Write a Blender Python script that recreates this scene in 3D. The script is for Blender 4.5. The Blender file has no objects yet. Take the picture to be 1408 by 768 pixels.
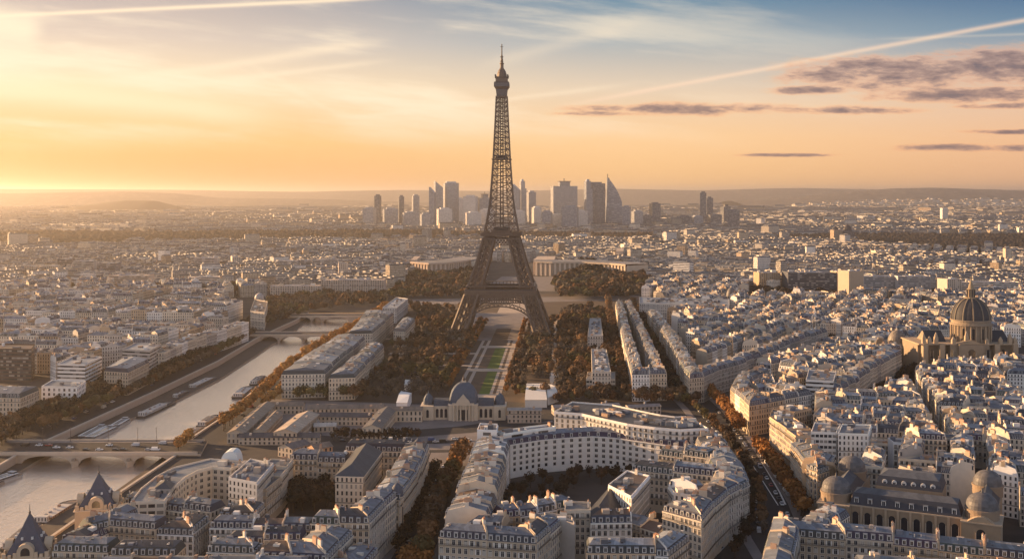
import bpy, math, random
import numpy as np
from mathutils import Vector, Matrix
from mathutils.geometry import delaunay_2d_cdt

rnd = random.Random(11)
S = bpy.context.scene
COL = S.collection
R = math.radians

# ------------------------------------------------------------------ camera
F, CX, HY, H = 1500.0, 704.0, 266.0, 160.0        # focal length and eye level (1408 x 768 frame), eye height in metres
cam = bpy.data.cameras.new('camera')
cam.sensor_width = 36.0
cam.lens = 36.0 * F / 1408.0
cam.shift_y = -(384.0 - HY) / 1408.0
cam.clip_start, cam.clip_end = 1.0, 60000.0
camo = bpy.data.objects.new('camera', cam)
camo.location = (0, 0, H)
camo.rotation_euler = (R(90), 0, 0)
COL.objects.link(camo)
S.camera = camo

# ------------------------------------------------------------------ light
SUN_AZ, SUN_EL = R(64), R(11)                    # azimuth measured to the left of the view axis
sdir = Vector((-math.sin(SUN_AZ) * math.cos(SUN_EL), math.cos(SUN_AZ) * math.cos(SUN_EL), math.sin(SUN_EL)))
sl = bpy.data.lights.new('sun', 'SUN')
sl.energy, sl.angle, sl.color = 5.0, R(0.5), (1.0, 0.61, 0.30)
so = bpy.data.objects.new('sun', sl)
so.rotation_euler = sdir.to_track_quat('Z', 'Y').to_euler()
so.location = (-300, 100, 600)
COL.objects.link(so)

S.view_settings.view_transform = 'Standard'
S.view_settings.look = 'None'
S.view_settings.exposure = 1.4
S.view_settings.gamma = 1.0
S.cycles.use_denoising = True
S.cycles.use_adaptive_sampling = False
S.cycles.max_bounces = 5
S.cycles.diffuse_bounces = 2
S.cycles.glossy_bounces = 2
S.cycles.volume_bounces = 0
S.cycles.transmission_bounces = 2
S.cycles.sample_clamp_indirect = 4.0
HAZE_DENSITY, HAZE_ANISO, HAZE_COLOR = 0.000053, 0.72, (1.0, 0.92, 0.85, 1)


def lin(c):
    return tuple(((x / 255) / 12.92 if x / 255 <= 0.04045 else ((x / 255 + 0.055) / 1.055) ** 2.4) for x in c) + (1.0,)


class NT:
    """small helper to write node graphs as expressions"""
    def __init__(s, nt):
        s.nt, s.n, s.l = nt, nt.nodes, nt.links

    def put(s, sock, v):
        if v is None:
            return
        if isinstance(v, bpy.types.NodeSocket):
            s.l.new(v, sock)
        else:
            sock.default_value = v

    def new(s, t, **kw):
        nd = s.n.new(t)
        for k, v in kw.items():
            setattr(nd, k, v)
        return nd

    def m(s, op, a, b=None, c=None, clamp=False):
        nd = s.new('ShaderNodeMath', operation=op, use_clamp=clamp)
        for i, v in enumerate((a, b, c)):
            s.put(nd.inputs[i], v)
        return nd.outputs[0]

    def mix(s, f, a, b, mode='MIX'):
        nd = s.new('ShaderNodeMix', data_type='RGBA', blend_type=mode)
        s.put(nd.inputs[0], f)
        s.put(nd.inputs[6], a)
        s.put(nd.inputs[7], b)
        return nd.outputs[2]

    def smooth(s, x, a, b):
        nd = s.new('ShaderNodeMapRange', interpolation_type='SMOOTHSTEP')
        s.put(nd.inputs[0], x)
        s.put(nd.inputs[1], a)
        s.put(nd.inputs[2], b)
        return nd.outputs[0]

    def ramp(s, x, stops):
        nd = s.new('ShaderNodeValToRGB')
        cr = nd.color_ramp
        while len(cr.elements) < len(stops):
            cr.elements.new(0.5)
        for e, (p, c) in zip(cr.elements, stops):
            e.position, e.color = p, c
        s.put(nd.inputs[0], x)
        return nd.outputs[0]

    def noise(s, vec, scale, detail=4, rough=0.55):
        nd = s.new('ShaderNodeTexNoise')
        s.put(nd.inputs['Vector'], vec)
        nd.inputs['Scale'].default_value = scale
        nd.inputs['Detail'].default_value = detail
        nd.inputs['Roughness'].default_value = rough
        return nd.outputs['Fac']

    def xyz(s, x, y, z):
        nd = s.new('ShaderNodeCombineXYZ')
        for i, v in enumerate((x, y, z)):
            s.put(nd.inputs[i], v)
        return nd.outputs[0]


# ------------------------------------------------------------------ sky
world = bpy.data.worlds.new('World')
S.world = world
world.use_nodes = True
wn = NT(world.node_tree)
wn.n.clear()
tc = wn.new('ShaderNodeTexCoord')
sp = wn.new('ShaderNodeSeparateXYZ')
wn.l.new(tc.outputs['Generated'], sp.inputs[0])
dx, dy, dz = sp.outputs
hor = wn.m('MAXIMUM', wn.m('SQRT', wn.m('ADD', wn.m('MULTIPLY', dx, dx), wn.m('MULTIPLY', dy, dy))), 0.02)
tanel = wn.m('MAXIMUM', wn.m('DIVIDE', dz, hor), 0.0)
# 1 beside the sun, 0 a quarter turn away
toward = wn.m('DIVIDE', wn.m('ADD', wn.m('MULTIPLY', dx, -math.sin(SUN_AZ)), wn.m('MULTIPLY', dy, math.cos(SUN_AZ))), hor)
k = wn.m('MULTIPLY', tanel, 2.5, clamp=True)        # tan(elevation) 0 .. 0.4
V = 2.5
left = wn.ramp(k, [(0, lin((222, 150, 80))), (.045 * V, lin((238, 190, 120))), (.097 * V, lin((247, 222, 184))), (.137 * V, lin((214, 197, 182))), (.18 * V, lin((178, 168, 166))), (.68, lin((252, 226, 196))), (1, lin((190, 190, 196)))])  # late bright stop: glow added above the frame to lighten the river
mid = wn.ramp(k, [(0, lin((252, 192, 118))), (.05 * V, lin((250, 204, 150))), (.095 * V, lin((224, 202, 176))), (.137 * V, lin((166, 174, 176))), (.178 * V, lin((96, 136, 160))), (.66, lin((236, 214, 190))), (1, lin((150, 165, 190)))])  # same added glow above the frame, for the river's reflection
right = wn.ramp(k, [(0, lin((238, 178, 132))), (.045 * V, lin((238, 186, 144))), (.08 * V, lin((224, 190, 164))), (.112 * V, lin((170, 172, 174))), (.14 * V, lin((98, 134, 160))), (.178 * V, lin((30, 82, 132))), (1, lin((90, 130, 172)))])
g1 = wn.smooth(toward, 0.30, 0.74)
g2 = wn.smooth(toward, -0.10, 0.36)
base = wn.mix(g1, wn.mix(g2, right, mid), left)
# unseen sky behind the viewer brightened to light camera-facing facades; high sky dim blue
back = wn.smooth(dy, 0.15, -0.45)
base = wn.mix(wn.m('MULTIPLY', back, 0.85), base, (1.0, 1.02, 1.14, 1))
up = wn.smooth(tanel, 0.20, 0.75)
base = wn.mix(wn.m('MULTIPLY', up, 0.85), base, (0.14, 0.19, 0.31, 1))

gy = wn.m('MAXIMUM', dy, 0.05)
U = wn.m('DIVIDE', dx, gy)
W = wn.m('DIVIDE', dz, gy)
front = wn.smooth(dy, 0.3, 0.6)
uu = lambda px: (px - CX) / F
vv = lambda py: (HY - py) / F
warp = wn.noise(wn.xyz(wn.m('MULTIPLY', U, 6.0), wn.m('MULTIPLY', W, 30.0), 0.3), 1.0, 5, 0.6)
# soft high cirrus
cir = wn.noise(wn.xyz(wn.m('ADD', wn.m('MULTIPLY', U, 3.0), wn.m('MULTIPLY', W, -6.0)), wn.m('ADD', wn.m('MULTIPLY', W, 26.0), wn.m('MULTIPLY', U, 3.5)), 4.2), 1.0, 6, 0.6)
cirm = wn.m('MULTIPLY', wn.m('MULTIPLY', wn.smooth(cir, 0.44, 0.72), wn.smooth(toward, 0.0, 0.6)), wn.m('MULTIPLY', wn.smooth(W, 0.03, 0.08), front))
base = wn.mix(wn.m('MULTIPLY', cirm, 0.8), base, lin((255, 236, 206)))


def trail(p, q, w0, amt, col, rag=0.0, fade=0.25):
    global base
    ax, ay, bx, by = uu(p[0]), vv(p[1]), uu(q[0]), vv(q[1])
    L = math.hypot(bx - ax, by - ay)
    tx, ty = (bx - ax) / L, (by - ay) / L
    rx, ry = wn.m('SUBTRACT', U, ax), wn.m('SUBTRACT', W, ay)
    t = wn.m('DIVIDE', wn.m('ADD', wn.m('MULTIPLY', rx, tx), wn.m('MULTIPLY', ry, ty)), L)
    d = wn.m('ADD', wn.m('MULTIPLY', rx, -ty), wn.m('MULTIPLY', ry, tx))
    if rag:
        d = wn.m('ADD', d, wn.m('MULTIPLY', wn.m('SUBTRACT', warp, 0.5), rag))
    w = w0 / F
    gsn = wn.m('POWER', 2.718, wn.m('MULTIPLY', wn.m('MULTIPLY', d, d), -1.0 / (w * w)))
    ends = wn.m('MULTIPLY', wn.smooth(t, 0.0, fade), wn.smooth(t, 1.0, 1.0 - fade))
    mk = wn.m('MULTIPLY', wn.m('MULTIPLY', gsn, ends), wn.m('MULTIPLY', front, amt))
    base = wn.mix(mk, base, col)


cream = lin((255, 232, 200))
trail((720, 156), (1560, 0), 3.2, 0.62, lin((250, 216, 186)), 0.002, 0.2)
trail((-160, 30), (560, -4), 3.0, 0.85, cream, 0.0, 0.15)
trail((100, 121), (560, 52), 6.5, 0.5, cream, 0.010)
trail((180, 126), (560, 80), 4.0, 0.42, cream, 0.006)
trail((-150, 104), (420, 168), 17.0, 0.5, lin((255, 238, 200)), 0.02)
trail((440, 168), (900, 112), 3.5, 0.35, cream, 0.004)
trail((640, 98), (900, 26), 9.0, 0.22, cream, 0.012)
trail((330, 80), (480, 165), 4.0, 0.22, cream, 0.01)
trail((-80, 20), (70, 45), 24.0, 0.75, lin((255, 238, 206)), 0.03)
trail((1180, 55), (1500, 44), 2.0, 0.18, cream, 0.0)

# low clouds lit from the left
cn = wn.noise(wn.xyz(wn.m('ADD', wn.m('MULTIPLY', U, 30.0), wn.m('MULTIPLY', warp, 1.2)), wn.m('MULTIPLY', W, 105.0), 1.7), 1.0, 10, 0.68)
fld = None
for (px, py, rx, ry) in ((1240, 102, 165, 27), (1395, 90, 140, 27), (1330, 130, 150, 13), (940, 150, 170, 9), (830, 156, 70, 4), (1175, 151, 100, 7), (1400, 146, 90, 5), (1335, 203, 130, 6), (1390, 181, 70, 4), (1085, 213, 70, 3), (1120, 124, 60, 7)):
    a = wn.m('DIVIDE', wn.m('SUBTRACT', U, uu(px)), rx / F)
    b = wn.m('DIVIDE', wn.m('SUBTRACT', W, vv(py)), ry / F)
    e = wn.m('SUBTRACT', 1.0, wn.m('ADD', wn.m('MULTIPLY', a, a), wn.m('MULTIPLY', b, b)))
    fld = e if fld is None else wn.m('MAXIMUM', fld, e)
fld = wn.m('ADD', wn.m('MAXIMUM', fld, -2.0), wn.m('MULTIPLY', wn.m('SUBTRACT', cn, 0.43), 3.5))
cm = wn.m('MULTIPLY', wn.smooth(fld, -0.35, 1.5), front)
ccol = wn.ramp(wn.m('MULTIPLY', fld, 0.62, clamp=True), [(0, lin((252, 196, 140))), (.36, lin((238, 172, 128))), (.62, lin((168, 132, 120))), (1, lin((108, 94, 102)))])
base = wn.mix(wn.m('MULTIPLY', cm, 0.9), base, ccol)

sky = wn.new('ShaderNodeTexSky', sky_type='NISHITA')
sky.sun_disc = False
sky.sun_elevation = SUN_EL
sky.sun_rotation = -SUN_AZ
bg1 = wn.new('ShaderNodeBackground')
wn.put(bg1.inputs[0], sky.outputs[0])
bg1.inputs[1].default_value = 0.05
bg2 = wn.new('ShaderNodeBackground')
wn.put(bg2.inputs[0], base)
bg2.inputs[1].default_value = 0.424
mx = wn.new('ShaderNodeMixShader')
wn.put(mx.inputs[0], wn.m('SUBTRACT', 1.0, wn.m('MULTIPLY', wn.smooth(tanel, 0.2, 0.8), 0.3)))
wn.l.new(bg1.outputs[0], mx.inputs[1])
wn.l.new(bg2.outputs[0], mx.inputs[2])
wo = wn.new('ShaderNodeOutputWorld')
wn.l.new(mx.outputs[0], wo.inputs[0])

# ------------------------------------------------------------------ materials
MATS = {}


def mat(name, rough=0.8, color=(0.5, 0.5, 0.5), metallic=0.0, tint=True, var=0.25, vscale=0.35, spec=0.3, build=None, objcol=False):
    """one procedural material: base colour (times the mesh's 'tint'), broken up with noise"""
    m = bpy.data.materials.new(name)
    m.use_nodes = True
    t = NT(m.node_tree)
    bs = t.n['Principled BSDF']
    bs.inputs['Roughness'].default_value = rough
    bs.inputs['Metallic'].default_value = metallic
    bs.inputs['Specular IOR Level'].default_value = spec
    geo = t.new('ShaderNodeNewGeometry')
    c = (*color, 1)
    if objcol:
        c = t.new('ShaderNodeObjectInfo').outputs['Color']
    elif tint:
        at = t.new('ShaderNodeAttribute', attribute_name='tint')
        c = t.mix(1.0, c, at.outputs['Color'], 'MULTIPLY')
    n1 = t.noise(geo.outputs['Position'], vscale, 5, 0.6)
    f = t.m('ADD', 1.0 - var, t.m('MULTIPLY', n1, 2 * var))
    col = t.mix(1.0, c, t.xyz(f, f, f), 'MULTIPLY')
    if build:
        col = build(t, col, bs)
    t.put(bs.inputs['Base Color'], col)
    MATS[name] = m
    return m


def uvnodes(t):
    uv = t.new('ShaderNodeUVMap', uv_map='uv')
    s = t.new('ShaderNodeSeparateXYZ')
    t.l.new(uv.outputs[0], s.inputs[0])
    u, v = s.outputs[0], s.outputs[1]
    fu, fv = t.m('FRACT', u), t.m('FRACT', v)
    iu, iv = t.m('FLOOR', u), t.m('FLOOR', v)
    wnz = t.new('ShaderNodeTexWhiteNoise', noise_dimensions='3D')
    geo = t.new('ShaderNodeNewGeometry')
    t.put(wnz.inputs['Vector'], t.xyz(iu, iv, geo.outputs['Random Per Island']))
    return u, v, fu, fv, iu, iv, wnz.outputs['Value']


def band(t, x, a, b):
    return t.m('MULTIPLY', t.m('GREATER_THAN', x, a), t.m('LESS_THAN', x, b))


def facade_build(lo, hi, vlo, vhi, rail=True):
    def f(t, col, bs):
        u, v, fu, fv, iu, iv, rz = uvnodes(t)
        win = t.m('MULTIPLY', band(t, fu, lo, hi), band(t, fv, vlo, vhi))
        glass = t.ramp(rz, [(0, (0.018, 0.022, 0.03, 1)), (.6, (0.05, 0.055, 0.065, 1)), (.78, (0.22, 0.20, 0.18, 1)), (1, (0.35, 0.33, 0.30, 1))])
        if rail:
            rl = t.m('MULTIPLY', t.m('LESS_THAN', fv, 0.16), t.m('MAXIMUM', t.m('COMPARE', iv, 2.0, 0.1), t.m('COMPARE', iv, 5.0, 0.1)))
            col = t.mix(t.m('MULTIPLY', rl, 0.75), col, (0.04, 0.04, 0.045, 1))
            line = t.m('GREATER_THAN', fv, 0.95)
            col = t.mix(t.m('MULTIPLY', line, 0.35), col, (0.7, 0.66, 0.6, 1))
        col = t.mix(win, col, glass)
        t.put(bs.inputs['Roughness'], t.m('SUBTRACT', 0.85, t.m('MULTIPLY', win, 0.6)))
        return col
    return f


def slate_build(t, col, bs):
    u, v, fu, fv, iu, iv, rz = uvnodes(t)
    fr = t.m('MULTIPLY', band(t, fu, 0.26, 0.74), band(t, fv, 0.12, 0.86))
    ins = t.m('MULTIPLY', band(t, fu, 0.37, 0.63), band(t, fv, 0.12, 0.76))
    col = t.mix(t.m('MULTIPLY', fr, t.m('GREATER_THAN', rz, 0.15)), col, (0.42, 0.42, 0.42, 1))
    col = t.mix(ins, col, (0.03, 0.035, 0.045, 1))
    return col


def seam_build(t, col, bs):
    u, v, fu, fv, iu, iv, rz = uvnodes(t)
    s = t.m('LESS_THAN', t.m('FRACT', t.m('MULTIPLY', u, 2.0)), 0.12)
    f = t.m('ADD', 0.82, t.m('MULTIPLY', rz, 0.36))
    col = t.mix(1.0, col, t.xyz(f, f, f), 'MULTIPLY')
    return t.mix(t.m('MULTIPLY', s, 0.45), col, (0.10, 0.11, 0.13, 1))


mat('stone', 0.85, (1, 1, 1), var=0.18, vscale=0.3)
mat('facade', 0.85, (1, 1, 1), var=0.15, vscale=0.25, build=facade_build(0.30, 0.70, 0.20, 0.80))
mat('office_facade', 0.7, (1, 1, 1), var=0.1, build=facade_build(0.10, 0.90, 0.30, 0.80, False))
mat('ribbon_facade', 0.7, (1, 1, 1), var=0.1, build=facade_build(-1, 2, 0.35, 0.80, False))
mat('slate', 0.65, (1, 1, 1), var=0.3, vscale=0.6, spec=0.15)
mat('slate_dormers', 0.65, (1, 1, 1), var=0.2, spec=0.15, build=slate_build)
mat('zinc', 0.5, (1, 1, 1), metallic=0.0, var=0.5, vscale=0.45, spec=0.22, build=seam_build)
mat('paint', 0.6, (1, 1, 1), var=0.08)
mat('iron', 0.55, (0.14, 0.098, 0.072), tint=False, var=0.25, vscale=0.2)
mat('iron_dark', 0.55, (0.07, 0.055, 0.05), tint=False, var=0.2)
mat('grey_metal', 0.5, (0.11, 0.10, 0.10), tint=False, metallic=0.3)
mat('glass', 0.12, (0.02, 0.025, 0.035), tint=False, spec=0.8)
mat('frame_white', 0.6, (0.62, 0.60, 0.57), tint=False)
mat('rail', 0.6, (0.025, 0.025, 0.028), tint=False)
mat('brick_pot', 0.8, (0.40, 0.22, 0.14), tint=False)
mat('leaf', 0.85, objcol=True, var=0.45, vscale=0.22, spec=0.1)
mat('leaf_mass', 0.85, (1, 1, 1), var=0.35, vscale=0.12, spec=0.1)
mat('bark', 0.9, (0.06, 0.045, 0.035), tint=False)
mat('car_paint', 0.3, objcol=True, var=0.02, spec=0.5)
mat('lawn', 0.95, (0.085, 0.125, 0.02), tint=False, var=0.5, vscale=0.06)
mat('dry_lawn', 0.95, (0.11, 0.075, 0.05), tint=False, var=0.45, vscale=0.06)
mat('gravel', 0.95, (0.42, 0.34, 0.27), tint=False, var=0.25, vscale=0.12)
mat('asphalt', 0.9, (0.036, 0.035, 0.037), tint=False, var=0.3, vscale=0.1)
mat('paving', 0.9, (0.20, 0.175, 0.165), tint=False, var=0.4, vscale=0.09)
mat('quay_stone', 0.9, (0.085, 0.068, 0.056), tint=False, var=0.45, vscale=0.12)
mat('marking', 0.8, (0.75, 0.73, 0.70), tint=False)
mat('soil', 0.95, (0.085, 0.06, 0.042), tint=False, var=0.5, vscale=0.05)


def ground_build(t, col, bs):
    geo = t.new('ShaderNodeNewGeometry')
    n = t.noise(geo.outputs['Position'], 0.02, 6, 0.65)
    return t.mix(t.smooth(n, 0.4, 0.62), col, (0.065, 0.055, 0.05, 1))


mat('ground', 0.95, (0.038, 0.035, 0.034), tint=False, var=0.3, vscale=0.15, build=ground_build)


def water_build(t, col, bs):
    geo = t.new('ShaderNodeNewGeometry')
    mp = t.new('ShaderNodeMapping')
    t.l.new(geo.outputs['Position'], mp.inputs[0])
    mp.inputs['Scale'].default_value = (0.42, 0.20, 1)
    mp.inputs['Rotation'].default_value = (0, 0, 0.5)
    n = t.noise(mp.outputs[0], 1.0, 6, 0.65)
    b = t.new('ShaderNodeBump')
    b.inputs['Strength'].default_value = 0.4
    b.inputs['Distance'].default_value = 1.8
    t.put(b.inputs['Height'], n)
    t.l.new(b.outputs[0], bs.inputs['Normal'])
    bs.inputs['IOR'].default_value = 1.6
    bs.inputs['Metallic'].default_value = 0.72
    return col


mat('water', 0.10, (0.88, 0.75, 0.63), tint=False, var=0.15, vscale=0.02, spec=0.7, build=water_build)


def hill_build(t, col, bs):
    geo = t.new('ShaderNodeNewGeometry')
    n = t.noise(geo.outputs['Position'], 0.012, 6, 0.7)
    return t.mix(t.smooth(n, 0.45, 0.7), col, (0.24, 0.20, 0.17, 1))


mat('dark_hill', 1.0, (0.035, 0.03, 0.025), tint=False, var=0.4, vscale=0.004)
mat('hill', 1.0, (0.10, 0.09, 0.08), tint=False, var=0.4, vscale=0.004, build=hill_build)


# ------------------------------------------------------------------ mesh helpers
def P(px, py, z=0.0):
    """a direction of sight meets the level z at this ground position (metres)"""
    d = F * (H - z) / (py - HY)
    return np.array(((px - CX) * d / F, d))


class MB:
    def __init__(s):
        s.v, s.f, s.m, s.uv, s.t = [], [], [], [], []

    def face(s, pts, m, uv=None, t=(1, 1, 1)):
        n = len(s.v)
        s.v.extend(pts)
        s.f.append(tuple(range(n, n + len(pts))))
        s.m.append(m)
        s.uv.append(uv if uv else [(0.0, 0.0)] * len(pts))
        s.t.append(t)

    def quadwall(s, a, b, z0, z1, m, nu, v0, v1, t):
        s.face([(a[0], a[1], z0), (b[0], b[1], z0), (b[0], b[1], z1), (a[0], a[1], z1)], m, [(0, v0), (nu, v0), (nu, v1), (0, v1)], t)

    def box(s, cx, cy, z0, lx, ly, lz, ang=0.0, m='stone', t=(1, 1, 1), nu=None, top=None, tt=None, bottom=False, taper=1.0):
        ca, sa = math.cos(ang), math.sin(ang)
        c = []
        for k_, z in ((1.0, z0), (taper, z0 + lz)):
            for (x, y) in ((-lx / 2, -ly / 2), (lx / 2, -ly / 2), (lx / 2, ly / 2), (-lx / 2, ly / 2)):
                c.append((cx + (x * ca - y * sa) * k_, cy + (x * sa + y * ca) * k_, z))
        for i in range(4):
            j = (i + 1) % 4
            w = (lx, ly)[i % 2]
            n = max(1, round(w / nu)) if nu else 0
            vv_ = max(1, round(lz / 3.1)) if nu else 0
            s.face([c[i], c[j], c[4 + j], c[4 + i]], m, [(0, 0), (n, 0), (n, vv_), (0, vv_)], t)
        s.face(c[4:], top or (m if not nu else 'paint'), None, tt or t)
        if bottom:
            s.face(c[3::-1], m, None, t)

    def beam(s, p, q, w, m='iron', t=(1, 1, 1)):
        p, q = np.array(p, float), np.array(q, float)
        d = q - p
        L = np.linalg.norm(d)
        if L < 1e-6:
            return
        d /= L
        up_ = np.array((0, 0, 1.0)) if abs(d[2]) < 0.9 else np.array((0, 1.0, 0))
        a = np.cross(d, up_)
        a /= np.linalg.norm(a)
        b = np.cross(d, a)
        h = w / 2
        o = [a * h + b * h, -a * h + b * h, -a * h - b * h, a * h - b * h]
        A = [tuple(p + x) for x in o]
        B_ = [tuple(q + x) for x in o]
        for i in range(4):
            j = (i + 1) % 4
            s.face([A[i], A[j], B_[j], B_[i]], m, None, t)
        s.face(A[::-1], m, None, t)
        s.face(B_, m, None, t)

    def lathe(s, cx, cy, prof, n=24, m='stone', t=(1, 1, 1), nu=0):
        ring = [[(cx + r * math.cos(2 * math.pi * i / n), cy + r * math.sin(2 * math.pi * i / n), z) for i in range(n)] for r, z in prof]
        for k_ in range(len(prof) - 1):
            for i in range(n):
                j = (i + 1) % n
                a, b = ring[k_], ring[k_ + 1]
                u0, u1 = (i * nu / n, (i + 1) * nu / n) if nu else (0, 0)
                if prof[k_ + 1][0] < 1e-3:
                    s.face([a[i], a[j], b[0]], m, [(u0, k_), (u1, k_), (u0, k_ + 1)], t)
                elif prof[k_][0] < 1e-3:
                    s.face([a[0], b[j], b[i]], m, None, t)
                else:
                    s.face([a[i], a[j], b[j], b[i]], m, [(u0, k_), (u1, k_), (u1, k_ + 1), (u0, k_ + 1)], t)

    def prism(s, poly, z0, z1, m, t=(1, 1, 1), nu=None, top=None, tt=None):
        """poly counter-clockwise"""
        for i in range(len(poly)):
            a, b = poly[i], poly[(i + 1) % len(poly)]
            L = math.hypot(b[0] - a[0], b[1] - a[1])
            n = max(1, round(L / nu)) if nu else 0
            f = max(1, round((z1 - z0) / 3.1)) if nu else 0
            s.quadwall(a, b, z0, z1, m, n, 0, f, t)
        s.face([(p[0], p[1], z1) for p in poly], top or m, None, tt or t)

    def obj(s, name, parent=None, at=(0, 0, 0), smooth=False):
        me = bpy.data.meshes.new(name)
        vs = np.array(s.v, dtype=np.float64).reshape(-1, 3) - np.array(at)
        me.from_pydata(vs.tolist(), [], s.f)
        names = list(dict.fromkeys(s.m))
        for nme in names:
            me.materials.append(MATS[nme])
        ix = {nme: i for i, nme in enumerate(names)}
        me.polygons.foreach_set('material_index', [ix[x] for x in s.m])
        uvl = me.uv_layers.new(name='uv')
        uvl.data.foreach_set('uv', np.array([c for f in s.uv for p in f for c in p], dtype=np.float32))
        at_ = me.attributes.new('tint', 'FLOAT_COLOR', 'FACE')
        at_.data.foreach_set('color', np.array([(x[0], x[1], x[2], 1.0) for x in s.t], dtype=np.float32).ravel())
        if smooth:
            me.polygons.foreach_set('use_smooth', [True] * len(me.polygons))
        me.update()
        o = bpy.data.objects.new(name, me)
        COL.objects.link(o)
        if parent is not None:
            o.parent = parent
        else:
            o.location = at
        return o


def tag(o, label=None, cat=None, group=None, kind=None):
    if label:
        o['label'] = label
    if cat:
        o['category'] = cat
    if group:
        o['group'] = group
    if kind:
        o['kind'] = kind
    return o


def thing(name, label, cat, loc, group=None, rotz=0.0):
    o = bpy.data.objects.new(name, None)
    o.empty_display_size = 2
    COL.objects.link(o)
    o.location = loc
    o.rotation_euler = (0, 0, rotz)
    return tag(o, label, cat, group)


def child(name, mesh, parent, loc=(0, 0, 0), rotz=0.0, scale=None):
    o = bpy.data.objects.new(name, mesh)
    COL.objects.link(o)
    o.parent = parent
    o.location = loc
    o.rotation_euler = (0, 0, rotz)
    if scale:
        o.scale = scale
    return o


ONES = 'first second third fourth fifth sixth seventh eighth ninth tenth eleventh twelfth thirteenth fourteenth fifteenth sixteenth seventeenth eighteenth nineteenth'.split()
TENS = ['', '', 'twent', 'thirt', 'fort', 'fift', 'sixt', 'sevent', 'eight', 'ninet']


def nth(i):
    """0 -> first"""
    i += 1
    if i < 20:
        return ONES[i - 1]
    t, o = divmod(i, 10)
    if t > 9:
        return 'last'
    return TENS[t] + 'ieth' if o == 0 else TENS[t] + 'y-' + ONES[o - 1]


def inpoly(pts, poly):
    """vectorised: which of pts (n,2) lie in poly"""
    pts, poly = np.asarray(pts), np.asarray(poly)
    x, y = pts[:, 0], pts[:, 1]
    r = np.zeros(len(pts), bool)
    n = len(poly)
    for i in range(n):
        x0, y0 = poly[i]
        x1, y1 = poly[(i + 1) % n]
        if y0 == y1:
            continue
        c = ((y0 > y) != (y1 > y)) & (x < (x1 - x0) * (y - y0) / (y1 - y0) + x0)
        r ^= c
    return r


def gpoly(pts, z=0.0):
    return [P(x, y, z) for x, y in pts]


def ribbon(pts, width):
    """quads along a polyline of ground points"""
    pts = [np.array(p) for p in pts]
    L, Rr = [], []
    for i, p in enumerate(pts):
        t = pts[min(i + 1, len(pts) - 1)] - pts[max(i - 1, 0)]
        t = t / np.linalg.norm(t)
        n = np.array((-t[1], t[0]))
        w = width[i] if isinstance(width, (list, tuple)) else width
        L.append(p + n * w / 2)
        Rr.append(p - n * w / 2)
    return [np.array([Rr[i], Rr[i + 1], L[i + 1], L[i]]) for i in range(len(pts) - 1)]


RESERVED = []                # polygons where the fill of city blocks must not build


def reserve(poly):
    RESERVED.append(np.array(poly))


def sheet(name, polys, z, m, kind='structure', res=True):
    mb = MB()
    for p in polys:
        mb.face([(q[0], q[1], z) for q in p], m)
        if res:
            reserve(p)
    return tag(mb.obj(name), kind=kind)

# ================================================================== SETTING
WATER_Z, QUAY_Z = -6.0, -4.4
up_left = [(-90, 690), (0, 640), (30, 622), (74, 602), (208, 541), (300, 497), (352, 466), (390, 448), (408, 440), (424, 430)]
up_right = [(506, 430), (494, 439), (486, 449), (478, 459), (448, 474), (424, 487), (394, 507), (358, 530), (310, 572), (262, 604), (240, 628), (162, 680), (104, 716), (30, 768), (-60, 832)]
wat_left = [(-90, 712), (0, 664), (32, 643), (102, 606), (190, 571), (243, 550), (301, 521), (352, 488), (380, 469), (404, 456), (414, 447), (432, 435)]
wat_right = [(496, 435), (486, 444), (478, 455), (442, 473), (414, 489), (383, 512), (345, 540), (296, 580), (246, 606), (221, 632), (196, 648), (158, 675), (60, 714), (8, 756), (-90, 830)]
rl, rr = gpoly(up_left), gpoly(up_right)
river = rl + rr
reserve(river)
outer = [(-30000, -600), (30000, -600), (30000, 42000), (-30000, 42000)]
vs = [Vector(p) for p in outer] + [Vector((float(p[0]), float(p[1]))) for p in river]
nr = len(river)
ed = [(i, (i + 1) % 4) for i in range(4)] + [(4 + i, 4 + (i + 1) % nr) for i in range(nr)]
res = delaunay_2d_cdt(vs, ed, [], 0, 1e-4)
mb = MB()
tri = [[np.array(res[0][i]) for i in f] for f in res[2]]
cen = np.array([sum(t) / len(t) for t in tri])
for t_, ins in zip(tri, inpoly(cen, river)):
    if not ins:
        if (t_[1][0] - t_[0][0]) * (t_[2][1] - t_[0][1]) - (t_[1][1] - t_[0][1]) * (t_[2][0] - t_[0][0]) < 0:
            t_ = t_[::-1]
        mb.face([(p[0], p[1], 0.0) for p in t_], 'ground')
tag(mb.obj('ground'), kind='structure')

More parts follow.
